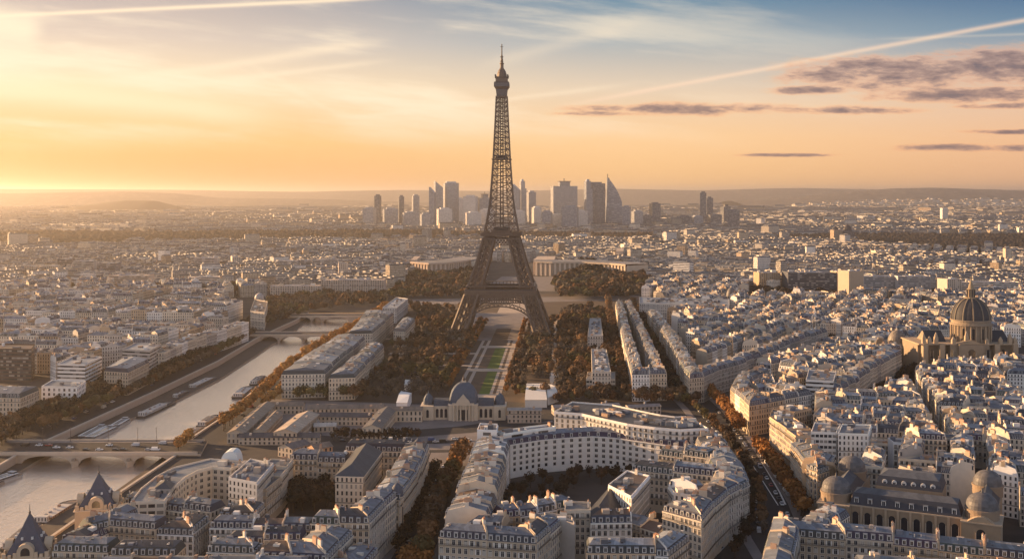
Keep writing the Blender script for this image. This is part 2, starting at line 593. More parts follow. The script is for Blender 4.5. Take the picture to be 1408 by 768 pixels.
mb = MB()
for side in (rl, rr):
    for a, b in zip(side[:-1], side[1:]):
        mb.quadwall(a, b, -8, 0.0, 'stone', 0, 0, 0, (.46, .36, .28))
    # coping and parapet of the upper quay
    for q in ribbon(side, 1.6):
        qq = [tuple(p) for p in q]
        mb.prism(qq, 0.004, 1.1, 'stone', (.50, .42, .34))
tag(mb.obj('quay_wall'), 'pale stone quay wall with parapet along both banks of the river', 'quay wall')
mb = MB()
for up_, wt_ in ((rl, wat_left), (rr, wat_right)):
    w = gpoly(wt_, QUAY_Z)
    n_ = 24
    def along(pl, t):
        pl = np.array(pl)
        seg = np.linalg.norm(np.diff(pl, axis=0), axis=1)
        c = np.concatenate(([0], np.cumsum(seg)))
        return np.array((np.interp(t * c[-1], c, pl[:, 0]), np.interp(t * c[-1], c, pl[:, 1])))
    for a, b in zip(w[:-1], w[1:]):
        mb.quadwall(a, b, -8, QUAY_Z, 'stone', 0, 0, 0, (.30, .24, .19))
    ua = [along(up_, i / n_) for i in range(n_ + 1)]
    wa = [along(w, i / n_) for i in range(n_ + 1)]
    for i in range(n_):
        mb.face([(*wa[i], QUAY_Z), (*wa[i + 1], QUAY_Z), (*ua[i + 1], QUAY_Z), (*ua[i], QUAY_Z)], 'quay_stone', None)
tag(mb.obj('lower_quay'), kind='structure')
mb = MB()
xs, ys = [p[0] for p in river], [p[1] for p in river]
mb.face([(min(xs) - 20, min(ys) - 20, WATER_Z), (max(xs) + 20, min(ys) - 20, WATER_Z), (max(xs) + 20, max(ys) + 20, WATER_Z), (min(xs) - 20, max(ys) + 20, WATER_Z)], 'water')
tag(mb.obj('river_water'), kind='structure')

# roads: sheets on the ground, each a few millimetres above what lies below
AVENUE = [(1110, 800), (1068, 740), (1052, 690), (1024, 640), (1000, 600), (968, 562), (940, 535), (918, 490), (897, 450), (876, 415)]
STREET = [(548, 800), (584, 730), (605, 680), (622, 636)]
CROSSAV = [(950, 540), (1010, 522), (1075, 497), (1140, 468)]
RIGHTST = [(1130, 575), (1190, 560), (1245, 530), (1290, 497)]
QUAYROAD = [(-60, 640), (0, 612), (52, 590), (150, 553), (250, 507), (330, 466), (380, 438)]
sheet('avenue_road', ribbon(gpoly(AVENUE), [34, 34, 36, 34, 32, 30, 28, 24, 24, 24]), 0.012, 'asphalt')
sheet('street_road', ribbon(gpoly(STREET), 30), 0.008, 'asphalt')
sheet('cross_avenue_road', ribbon(gpoly(CROSSAV), 30), 0.008, 'asphalt')
sheet('side_avenue_road', ribbon(gpoly(RIGHTST), 26), 0.008, 'asphalt')
sheet('quay_road', ribbon(gpoly(QUAYROAD), 30), 0.008, 'asphalt')
sheet('near_quay_road', ribbon(gpoly([(560, 424), (520, 432), (470, 462), (430, 492), (380, 532), (330, 580), (285, 606), (230, 655)]), 16), 0.008, 'asphalt')
sheet('garden_road', ribbon(gpoly([(330, 600), (420, 602), (480, 606), (560, 596), (640, 590), (760, 572), (860, 562), (960, 556)]), 22), 0.016, 'asphalt')
mb = MB()
for q in ribbon(gpoly([(1028, 628), (1056, 672), (1070, 694)]), 0.5):
    mb.face([(*p, 0.024) for p in q], 'marking')
for q in ribbon(gpoly([(1044, 628), (1072, 676), (1080, 693)]), 0.9):
    mb.face([(*p, 0.024) for p in q], 'marking')
tag(mb.obj('road_marking'), kind='structure')
# pavements: raised slabs along the avenue and street
mb = MB()
def offs(pts, d):
    o = []
    for i, p in enumerate(pts):
        t = pts[min(i + 1, len(pts) - 1)] - pts[max(i - 1, 0)]
        t = t / np.linalg.norm(t)
        o.append(p + np.array((-t[1], t[0])) * d)
    return o
for pl, w in ((AVENUE, 14), (STREET, 11), (CROSSAV, 11)):
    for s_ in (-1, 1):
        for q in ribbon(offs(gpoly(pl), s_ * w), 5):
            mb.prism([tuple(p) for p in q], 0.0, 0.14, 'paving')
tag(mb.obj('pavement'), kind='structure')

# the long park: gravel walks, lawns and flower plots in front of the tower
def axis(t, off):
    """point of the park's axis; t 0 at the school, 1 at the tower"""
    a, b = P(655, 545), P(700, 437)
    return a + (b - a) * t + np.array((1.0, 0.0)) * off

def axq(t0, t1, o0, o1):
    return [axis(t0, o0), axis(t0, o1), axis(t1, o1), axis(t1, o0)]

PARK = [(380, 560), (575, 553), (700, 552), (955, 562), (985, 552), (918, 500), (905, 480), (880, 420), (830, 405), (640, 402), (560, 420), (530, 440), (470, 470), (400, 520)]
parkp = gpoly(PARK)
sheet('park_soil', [parkp], 0.004, 'soil')
sheet('park_walk', [axq(-0.06, 1.3, -19, 19)], 0.010, 'gravel', res=False)
lawns = []
for i, (t0, t1) in enumerate(((0.02, 0.225), (0.255, 0.50), (0.53, 0.80), (0.86, 1.05))):
    mb = MB()
    mb.face([(*p, 0.016) for p in axq(t0, t1, -9.5, 9.5)], 'lawn' if i < 2 else 'dry_lawn')
    tag(mb.obj('lawn'), kind='structure')
mb = MB()
for i, (t0, t1) in enumerate(((0.02, 0.225), (0.255, 0.50), (0.53, 0.80))):
    mb.face([(*p, 0.020) for p in axq(t0, t1, -9.5, (1, -1, 8)[i])], 'dry_lawn')
    for o0, o1 in ((-16, -12.5), (12, 14.5)):
        mb.face([(*p, 0.016) for p in axq(t0, t1, o0, o1)], 'dry_lawn')
tag(mb.obj('flower_bed'), kind='structure')
mb = MB()
for (t, w) in ((0.62, 5), (0.42, 4), (0.28, 4)):
    for s_ in (-1, 1):
        mb.face([(*p, 0.012) for p in axq(t, t + w * 0.004, s_ * 19 if s_ > 0 else -150, 150 if s_ > 0 else -19)], 'gravel')
for off in (-62, 58):
    mb.face([(*p, 0.010) for p in axq(0.0, 0.95, off, off + 4)], 'gravel')
tag(mb.obj('park_path'), kind='structure')
# tower forecourt and bridgehead beyond it
sheet('forecourt', [gpoly([(640, 468), (752, 468), (738, 430), (650, 430)])], 0.018, 'paving')
sheet('embankment_road', [gpoly([(560, 419), (880, 412), (880, 406), (560, 411)])], 0.022, 'paving')
sheet('bridge_walk', [gpoly([(690, 425), (722, 425), (742, 385), (722, 385)])], 0.026, 'gravel', res=False)
sheet('terrace', [gpoly([(660, 400), (800, 400), (762, 380), (690, 380)])], 0.030, 'paving')
# square before the school
sheet('school_square', [gpoly([(560, 640), (660, 640), (665, 585), (760, 580), (760, 568), (560, 574)])], 0.010, 'paving')
mb = MB()
for q in [[(588, 606), (648, 604), (647, 608), (586, 610)], [(580, 618), (652, 618), (652, 621), (580, 622)], [(600, 590), (652, 589), (652, 593), (598, 594)]]:
    mb.face([(*p, 0.030) for p in gpoly(q)], 'asphalt')
tag(mb.obj('square_lane'), kind='structure')
# yards on the left of the school
sheet('yard', [gpoly([(318, 605), (600, 612), (590, 556), (372, 548)])], 0.014, 'paving')


# ------------------------------------------------------------------ hills and woods
def hill(name, d, crest, base_d=None, depth=1800, m='hill'):
    """crest: list of (px, py) seen against the sky"""
    mb = MB()
    xs_ = np.linspace(crest[0][0], crest[-1][0], 90)
    ys_ = np.interp(xs_, [c[0] for c in crest], [c[1] for c in crest])
    for _ in range(3):
        ys_[1:-1] = (ys_[:-2] + ys_[1:-1] * 2 + ys_[2:]) / 4
    rows = []
    for j in range(9):
        t = j / 8
        prof = math.sin(t * math.pi / 2) ** 1.3
        dd = d - depth * (1 - t)
        rows.append([((x - CX) * d / F, dd, max(-2.0, (H + (HY - y) * d / F) * prof * (1 + 0.03 * math.sin(x * .07 + j) * (j < 8))) ) for x, y in zip(xs_, ys_)])
    rows.append([((x - CX) * d / F, d + depth, -4.0) for x in xs_])
    for a, b in zip(rows[:-1], rows[1:]):
        for i in range(len(xs_) - 1):
            mb.face([a[i], a[i + 1], b[i + 1], b[i]], m)
    return tag(mb.obj(name, smooth=True), kind='structure')


hill('round_hill', 9300, [(40, 291), (95, 287), (140, 279), (180, 275), (215, 276), (250, 285), (290, 290)], depth=800, m='dark_hill')
hill('ridge', 12800, [(-120, 268), (60, 265), (170, 263), (250, 266), (300, 272), (420, 273), (520, 276), (640, 280)], depth=1300)
hill('far_ridge', 18000, [(-200, 259), (100, 260), (250, 261), (420, 264), (480, 262), (560, 261), (700, 263), (840, 259), (960, 262), (1090, 258), (1230, 261), (1440, 261), (1600, 262)], depth=2500)
hill('right_hill', 13000, [(1000, 276), (1090, 271), (1160, 264), (1225, 259), (1290, 258), (1370, 261), (1450, 264), (1560, 268)], depth=1500)


def wood(name, poly, h, n, size, tints, label=None, seed=3):
    """a far-off wood that reads as one mass: a bumpy body with leaf clumps over it"""
    rg = np.random.default_rng(seed)
    g = np.array(gpoly(poly))
    mb = MB()
    lo, hi = g.min(0), g.max(0)
    got = []
    while len(got) < n:
        c = rg.uniform(lo, hi, (n * 2, 2))
        c = c[inpoly(c, g)]
        # even spread over the picture rather than over the ground
        got.extend(c[rg.uniform(0, 1, len(c)) < (lo[1] / c[:, 1]) ** 1.2].tolist())
    for x, y in got[:n]:
        s_ = size * rg.uniform(.6, 1.3)
        hh = h * rg.uniform(.75, 1.2)
        t = tints[rg.integers(len(tints))]
        kk = rg.uniform(.75, 1.2)
        t = tuple(c * kk for c in t)
        a0 = rg.uniform(0, 1.5)
        # an uneven dome of six facets
        ring = [(x + s_ * math.cos(a0 + i * 1.047) * rg.uniform(.7, 1.1), y + s_ * math.sin(a0 + i * 1.047) * rg.uniform(.7, 1.1), hh * rg.uniform(.45, .75)) for i in range(6)]
        low = [(px_ * 0.12 + x * .88 if False else px_, py_, 0.0) for px_, py_, _ in ring]
        top = (x, y, hh)
        for i in range(6):
            j = (i + 1) % 6
            mb.face([low[i], low[j], ring[j], ring[i]], 'leaf_mass', None, t)
            mb.face([ring[i], ring[j], top], 'leaf_mass', None, t)
    reserve(g)
    return tag(mb.obj(name), label, kind='stuff')


DARKWOOD = [(.060, .045, .032), (.075, .05, .032), (.05, .042, .034), (.085, .055, .03)]
wood('forest', [(-40, 345), (560, 333), (905, 333), (900, 325), (640, 322), (560, 320), (300, 322), (-40, 322)], 18, 5200, 16, DARKWOOD, 'broad brown wood between the city and the skyscrapers')
wood('dark_woods', [(1060, 332), (1180, 340), (1300, 346), (1420, 352), (1420, 326), (1200, 325), (1060, 327)], 16, 3200, 14, [(.035, .032, .03), (.05, .04, .032), (.042, .036, .03)], 'dark wood behind the right-hand city roofs', 5)

# ================================================================== BUILDINGS
WALLS = {'cream': (.52, .42, .31), 'pale stone': (.58, .50, .40), 'white': (.76, .72, .67), 'grey stone': (.42, .38, .34), 'tan': (.46, .34, .23), 'warm white': (.64, .56, .46)}
ROOFS = {'blue-grey zinc': (.15, .168, .20), 'pale zinc': (.25, .27, .30), 'dark slate': (.05, .053, .062), 'grey zinc': (.17, .18, .195), 'brown': (.12, .085, .065)}
WK, RK = list(WALLS), list(ROOFS)
WALLS['dark brown'] = (.065, .045, .035)
SPECS = []


class Spec:
    pass


def spec(O, I, h, kind='mansard', wall=None, roof=None, e0=False, e1=False, zone='', name='apartment_building', facade='facade', bay=2.5, own=None, clutter=1.0, party=True, m_h=2.9, cat='building', base=0.0, force=False):
    """one building: outer (street) and inner polylines with the body on the left of travel"""
    b = Spec()
    if roof == 'blue-grey zinc' and not own and rnd.random() < .5:
        roof = rnd.choice(['grey zinc', 'grey zinc', 'pale zinc', 'dark slate', 'brown'])
    if wall in ('cream', 'pale stone', 'white') and not own and not force and rnd.random() < .45:
        wall = rnd.choice(['cream', 'pale stone', 'warm white', 'tan', 'grey stone'])
    b.O = [np.array(p, float) for p in O]
    b.I = [np.array(p, float) for p in I]
    b.h, b.kind = h, kind
    b.wall = wall or rnd.choices(WK, [3, 4, 4, 2, 1.2, 4])[0]
    b.roof = roof or rnd.choices(RK, [5, 3, 1, 3, .6])[0]
    b.e0, b.e1, b.zone, b.name, b.facade, b.bay, b.own = e0, e1, zone, name, facade, bay, own
    b.clutter, b.party, b.m_h, b.cat, b.base, b.force = clutter, party, m_h, cat, base, force
    j = rnd.uniform(.76, 1.14)
    b.wt = tuple(c * j for c in WALLS[b.wall])
    j = rnd.uniform(.85, 1.15)
    b.rt = tuple(c * j for c in ROOFS[b.roof])
    b.seed = rnd.random()
    pts = b.O + b.I
    b.c = sum(pts) / len(pts)
    b.px = CX + F * b.c[0] / max(b.c[1], 1)
    b.py = HY + F * (H - h) / max(b.c[1], 1)
    b.size = (np.linalg.norm(b.O[0] - b.O[-1]) + 8) * (h + 4) / b.c[1] ** 2
    SPECS.append(b)
    return b


def inset(pts, d):
    """offset of an open polyline to its left, mitred"""
    out = []
    for i, p in enumerate(pts):
        ns = []
        if i > 0:
            t = pts[i] - pts[i - 1]
            t = t / np.linalg.norm(t)
            ns.append(np.array((-t[1], t[0])))
        if i < len(pts) - 1:
            t = pts[i + 1] - pts[i]
            t = t / np.linalg.norm(t)
            ns.append(np.array((-t[1], t[0])))
        n = sum(ns)
        n = n / np.linalg.norm(n)
        out.append(p + n * d / max(0.5, float(n @ ns[0])))
    return out


def strip(zone, px, z, depth=12.0, lot=(14, 22), e0=True, e1=True, dz=1.0, **kw):
    """a row of adjoining buildings along a street line given where its eaves are seen"""
    O = [P(x, y, z) for x, y in px]
    I = inset(O, depth)
    for s_ in range(len(O) - 1):
        L = np.linalg.norm(O[s_ + 1] - O[s_])
        n = max(1, round(L / rnd.uniform(*lot)))
        for k_ in range(n):
            f0, f1 = k_ / n, (k_ + 1) / n
            o = [O[s_] + (O[s_ + 1] - O[s_]) * f for f in (f0, f1)]
            i_ = [I[s_] + (I[s_ + 1] - I[s_]) * f for f in (f0, f1)]
            spec(o, i_, z + rnd.uniform(-dz, dz), zone=zone, e0=e0 and s_ == 0 and k_ == 0, e1=e1 and s_ == len(O) - 2 and k_ == n - 1, party=True, **kw)
        reserve([O[s_], O[s_ + 1], I[s_ + 1], I[s_]])


def quad(zone, px, z, split=0, **kw):
    """a free-standing building from its four eaves corners: near-left, near-right, far-right, far-left"""
    q = [P(x, y, z) for x, y in px]
    reserve(q)
    if split:
        for k_ in range(split):
            f0, f1 = k_ / split, (k_ + 1) / split
            o = [q[1] + (q[2] - q[1]) * f for f in (f0, f1)]
            i_ = [q[0] + (q[3] - q[0]) * f for f in (f0, f1)]
            spec(o, i_, z + rnd.uniform(-.8, .8), zone=zone, e0=k_ == 0, e1=k_ == split - 1, **kw)
        return
    kw.setdefault('party', False)
    if np.linalg.norm(q[2] - q[1]) > 1.15 * np.linalg.norm(q[1] - q[0]):
        q = [q[1], q[2], q[3], q[0]]
    return spec([q[0], q[1]], [q[3], q[2]], z, e0=True, e1=True, zone=zone, **kw)


# --- the blocks in front (bottom centre)
strip('bottom centre row facing the viewer', [(603, 738), (738, 747), (773, 716)], 20, 12, (15, 20), wall='cream', roof='blue-grey zinc')
strip('long messy-roofed row right of the tree-lined street', [(655, 610), (641, 645), (624, 690), (612, 712)], 20, 19, (9, 13), clutter=4, dz=1.6, e1=False)
strip('second row behind the bottom centre front', [(690, 712), (740, 706), (790, 697)], 18, 11, (10, 14), roof=None, clutter=2)
quad('gap beside the dark-roofed hall', [(776, 703), (812, 703), (812, 692), (778, 690)], 22, wall='white', kind='flat')
quad('yard below the crescent', [(803, 709), (833, 719), (866, 688), (836, 672)], 15, wall='cream', roof='dark slate', kind='hip', force=True)
strip('row facing the viewer at the very bottom', [(806, 760), (902, 761), (919, 762), (948, 740)], 19, 12, (16, 22), wall='white', roof='blue-grey zinc')
strip('corner block beside the avenue', [(911, 703), (965, 718), (982, 698), (1002, 680), (1018, 671)], 22, 13, (15, 20), wall='pale stone')
strip('curved avenue front past the corner block', [(1018, 671), (1030, 665), (1024, 652), (1010, 630), (996, 610), (984, 596)], 21, 16, (11, 16), clutter=3, e0=False)
quad('yard between the crescent and the corner block', [(836, 668), (868, 684), (893, 655), (862, 648)], 22, wall='white', kind='flat', force=True, clutter=3)
strip('row facing the viewer inside the crescent yard', [(868, 643), (985, 655)], 21, 12, (18, 26), wall='pale stone')
strip('back row beside the crescent tip', [(905, 622), (975, 632)], 22, 12, (12, 18), clutter=4)
strip('low yard buildings before the corner block', [(858, 716), (905, 730)], 13, 12, (10, 14), kind='gable', clutter=2)

# --- the crescent: one curved building, with its taller white rear wing
cr = [(684, 614), (712, 609), (745, 604), (780, 601), (815, 599), (845, 601), (880, 606), (915, 611), (947, 614)]
Oc = [P(x, y, 19) for x, y in cr]
spec(Oc, inset(Oc, 13), 19, 'mansard', 'white', 'blue-grey zinc', True, True, 'crescent', 'crescent_building', own='white crescent-shaped building with rows of square windows round a dark yard', bay=4.6, clutter=.6, m_h=2.6, force=True)
for i in range(len(Oc) - 1):
    ii = inset(Oc, 13)
    reserve([Oc[i], Oc[i + 1], ii[i + 1], ii[i]])
cr2 = [(762, 567), (800, 570), (830, 577), (862, 584), (900, 589), (935, 592), (974, 590)]
Oc2 = [P(x, y, 27) for x, y in cr2]
Ic2 = inset(Oc2, 34)
spec(Oc2, Ic2, 27, 'flat', 'white', 'dark slate', True, True, 'crescent', 'curved_office_building', own='taller white curved building with dark flat roof rising behind the crescent', bay=3.4, clutter=5, force=True)
for i in range(len(Oc2) - 1):
    reserve([Oc2[i], Oc2[i + 1], Ic2[i + 1], Ic2[i]])
Op = [P(x, y, 24) for x, y in ((692, 598), (730, 592), (764, 588))]
spec(Op, inset(Op, 8), 24, 'flat', 'white', 'pale zinc', True, True, 'crescent', 'rooftop_storey', own='white set-back rooftop storey over the left half of the crescent', bay=400, clutter=1, force=True)
quad('left end of the crescent', [(656, 592), (683, 593), (684, 584), (660, 583)], 27, wall='white', kind='flat', force=True, bay=50, clutter=4)
reserve(gpoly([(652, 640), (690, 650), (690, 610), (660, 610)]))
reserve(gpoly([(690, 705), (840, 690), (985, 690), (985, 600), (680, 600)]))

# --- left of the street
strip('lit corner row left of the tree-lined street', [(427, 718), (508, 720), (530, 697), (545, 684)], 21, 12, (15, 21), wall='cream', roof='blue-grey zinc')
strip('street front left of the tree-lined street', [(549, 687), (573, 655), (590, 616)], 20, 14, (13, 18), wall='cream', clutter=2)
quad('left of the street front', [(461, 654), (499, 655), (525, 620), (490, 616)], 20, wall='pale stone', roof='dark slate', kind='hip', force=True)
strip('dark-roofed row across the top of the street block', [(474, 619), (582, 621)], 17, 12, (25, 36), wall='cream', roof='dark slate', m_h=4)
strip('row behind the dark courtyard trees', [(398, 632), (476, 634)], 18, 12, (18, 26), wall='cream', roof='blue-grey zinc')
quad('beside the dark courtyard', [(314, 658), (353, 665), (376, 638), (344, 632)], 24, wall='white', kind='flat', force=True, clutter=4)
strip('right wing of the dark courtyard', [(366, 672), (386, 655), (403, 634)], 18, 12, (14, 20), wall='pale stone', roof='grey zinc', facade='office_facade', kind='flat')
Oq = [P(x, y, 19) for x, y in ((226, 690), (238, 672), (255, 657), (272, 648), (292, 643), (318, 645))]
spec(Oq, inset(Oq, 15), 19, 'flat', 'warm white', 'grey zinc', True, True, 'quay', 'curved_office_building', own='low curved white office building with large windows beside the river quay', bay=4.2, facade='office_facade', clutter=2, force=True)
for i in range(len(Oq) - 1):
    iq = inset(Oq, 15)
    reserve([Oq[i], Oq[i + 1], iq[i + 1], iq[i]])
strip('low roofs before the curved white office', [(214, 696), (290, 706)], 15, 11, (14, 20), roof='blue-grey zinc')
strip('dark roofs below the white gabled block', [(300, 708), (350, 710), (364, 696)], 15, 11, (14, 20), roof='dark slate', kind='mansard')
strip('courtyard row with its wing near the turreted quay', [(127, 731), (150, 725), (214, 730)], 18, 11, (13, 18), roof='blue-grey zinc', wall='cream')
strip('quay wing between the two turrets', [(160, 706), (120, 724), (84, 741)], 17, 12, (12, 18), roof='blue-grey zinc', e0=False, wall='cream')
quad('foot of the bridge behind the far turret', [(170, 692), (204, 693), (212, 684), (180, 682)], 15, wall='tan', roof='grey zinc', kind='mansard', force=True)
quad('curved white office near end', [(212, 672), (234, 672), (240, 664), (218, 663)], 21, wall='grey stone', roof='dark slate', kind='hip', force=True)
strip('front row beside the near turret', [(72, 757), (149, 759)], 18, 12, (22, 30), roof='blue-grey zinc', wall='cream')
strip('second front row from the near turret', [(151, 764), (242, 765)], 18, 12, (18, 24), roof='blue-grey zinc', wall='cream')
strip('inner roofs behind the second front row', [(216, 732), (266, 734), (288, 717)], 17, 11, (12, 17), roof='blue-grey zinc')
strip('inner roofs left of the lit corner row', [(288, 728), (348, 729), (428, 730)], 17, 11, (14, 18), roof='blue-grey zinc')
strip('third roof line from the bottom edge', [(310, 744), (415, 744)], 18, 10, (16, 22), roof='blue-grey zinc')
strip('bottom row beside the white party wall', [(284, 761), (350, 763), (362, 750)], 19, 10, (14, 18), roof='blue-grey zinc')
strip('bottom row of bright blue roofs', [(352, 768), (450, 772), (485, 735)], 19, 16, (14, 20), roof='blue-grey zinc')
strip('bottom edge beside the near turret', [(120, 786), (280, 790), (420, 792)], 18, 14, (16, 22))
strip('bottom edge row', [(440, 790), (490, 792), (520, 758)], 14, 12, (16, 22), roof='blue-grey zinc')

# --- right of the avenue
strip('curved front of the triangular block', [(1036, 511), (1012, 522), (1004, 534), (1017, 546), (1030, 558), (1060, 553), (1117, 542)], 20, 13, (13, 19), clutter=3, e0=False)
quad('right end of the triangular block', [(1108, 523), (1146, 525), (1150, 512), (1112, 509)], 25, wall='white', kind='flat', force=True, clutter=2, facade='ribbon_facade')
strip('row climbing to the domed church', [(1148, 537), (1177, 526), (1197, 509), (1216, 497), (1240, 485)], 19, 13, (14, 20), wall='pale stone', clutter=2)
strip('tall golden-lit avenue front', [(1090, 556), (1062, 562), (1058, 574), (1094, 600)], 23, 14, (14, 18), wall='tan', clutter=3, kind='flat', e0=False)
strip('golden-lit rounded avenue front by the domed palace', [(1087, 613), (1113, 647), (1124, 651), (1140, 646), (1148, 634)], 20, 14, (12, 16), wall='tan', clutter=3)
quad('behind the golden avenue front', [(1115, 595), (1150, 596), (1156, 584), (1120, 582)], 25, wall='white', kind='flat', force=True, clutter=4, facade='office_facade')
quad('behind the golden avenue front, further right', [(1152, 597), (1194, 598), (1198, 585), (1158, 584)], 25, wall='white', kind='flat', force=True, clutter=4)
quad('crossing of the two avenues', [(1118, 571), (1160, 574), (1172, 562), (1130, 558)], 20, wall='warm white', kind='flat', clutter=4)
strip('long front row below the domed palace', [(1088, 792), (1099, 735), (1228, 746), (1420, 767)], 20, 12, (14, 19), roof='blue-grey zinc', wall='cream')
strip('short wing at the avenue corner below the domed palace', [(1132, 700), (1104, 718), (1098, 733)], 19, 12, (12, 16), clutter=3, e1=False)
strip('bottom row below the long front row', [(1180, 782), (1420, 792)], 19, 12, (14, 19))

# --- across the river and along the park
quad('long riverside row beside the river bend', [(387, 514), (447, 513), (502, 466), (464, 463)], 19, split=6, clutter=5, wall='pale stone', force=True)
quad('row behind the riverside row', [(479, 459), (512, 458), (541, 433), (503, 430)], 19, split=5, clutter=5, wall='pale stone', force=True)
quad('narrow row beside the riverside row', [(452, 520), (488, 519), (528, 477), (508, 475)], 17, split=6, clutter=4, wall='cream', force=True)
quad('riverside park edge', [(541, 455), (557, 456), (571, 441), (553, 440)], 17, clutter=4, wall='pale stone', force=True, own='short pale block alone among park trees left of the iron tower')
quad('riverside park edge', [(526, 423), (545, 424), (561, 411), (545, 409)], 18, kind='flat', clutter=1, wall='white', force=True, own='white curved-front block at the far end of the riverside trees')
quad('right park edge', [(806, 522), (846, 522), (846, 512), (808, 512)], 13, kind='flat', wall='warm white', facade='office_facade', force=True, own='low flat-roofed wing before the slab among trees right of the lawns')
quad('right park edge', [(814, 512), (840, 512), (834, 481), (813, 480)], 19, kind='flat', wall='warm white', roof='pale zinc', clutter=6, force=True, own='slab with pale roof standing among orange trees right of the lawns')
quad('right park edge', [(808, 462), (829, 462), (826, 438), (811, 438)], 18, kind='flat', wall='grey stone', roof='pale zinc', clutter=3, force=True, own='small pale-roofed block further back among trees right of the tower')
strip('long block before the straight avenue', [(846, 416), (855, 462), (869, 516), (917, 515), (894, 465), (869, 417)], 20, 10, (13, 18), clutter=3)
strip('left avenue front of the triangular district', [(890, 430), (905, 450), (918, 470), (941, 512), (948, 519), (968, 517)], 20, 13, (13, 18), clutter=2, e1=False)
strip('right avenue front of the triangular district', [(968, 517), (988, 507), (1016, 500), (1065, 481), (1107, 465), (1138, 457)], 20, 13, (15, 20), wall='grey stone', clutter=2, e0=False)
quad('far end of the great triangular district', [(879, 417), (1003, 421), (1003, 412), (879, 409)], 20, wall='white', kind='flat', clutter=6, force=True, own='long white building closing the far end of the great triangular district')

# --- left bank of the picture: modern blocks by the river
quad('left bank', [(-30, 480), (43, 481), (48, 474), (-22, 473)], 27, wall='dark brown', kind='flat', facade='tower_glass', force=True, own='dark brown glass office slab with a pale side wall at the left edge', roof='brown', name='office_block')
quad('left bank', [(79, 501), (117, 502), (140, 491), (104, 489)], 24, wall='white', kind='flat', facade='ribbon_facade', force=True, own='tall white slab with blank gable and ribbon windows on the left bank', clutter=3, name='office_block')
quad('left bank', [(57, 532), (106, 533), (118, 525), (72, 523)], 17, wall='white', kind='flat', force=True, own='white building with tall arched windows before the white slab', bay=4, clutter=2)
quad('left bank', [(-30, 546), (28, 547), (54, 536), (0, 535)], 19, wall='cream', kind='mansard', force=True, own='cream block at the left edge above the quay trees', clutter=4)
quad('left bank', [(143, 510), (176, 512), (205, 498), (170, 495)], 18, wall='cream', roof='pale zinc', force=True, own='cream corner block with pale roof beside the quay trees', clutter=3)
quad('left bank', [(168, 481), (206, 483), (222, 474), (186, 472)], 24, wall='grey stone', kind='flat', facade='ribbon_facade', force=True, own='grey slab with dark ribbon windows behind the cream corner block', name='office_block')
strip('left-bank quay front', [(226, 484), (258, 470), (284, 461), (312, 453), (342, 443)], 20, 15, (16, 24), clutter=3, kind='flat')
quad('left bank', [(344, 428), (364, 430), (368, 415), (350, 412)], 20, wall='warm white', kind='flat', force=True, own='pale corner building under a glass dome at the river bend')


# ------------------------------------------------------------------ one building's shapes
def stations(b):
    O, I = b.O, b.I
    n = len(O)
    tan = []
    for i in range(n):
        t = O[min(i + 1, n - 1)] - O[max(i - 1, 0)]
        tan.append(t / np.linalg.norm(t))
    return O, I, n, tan


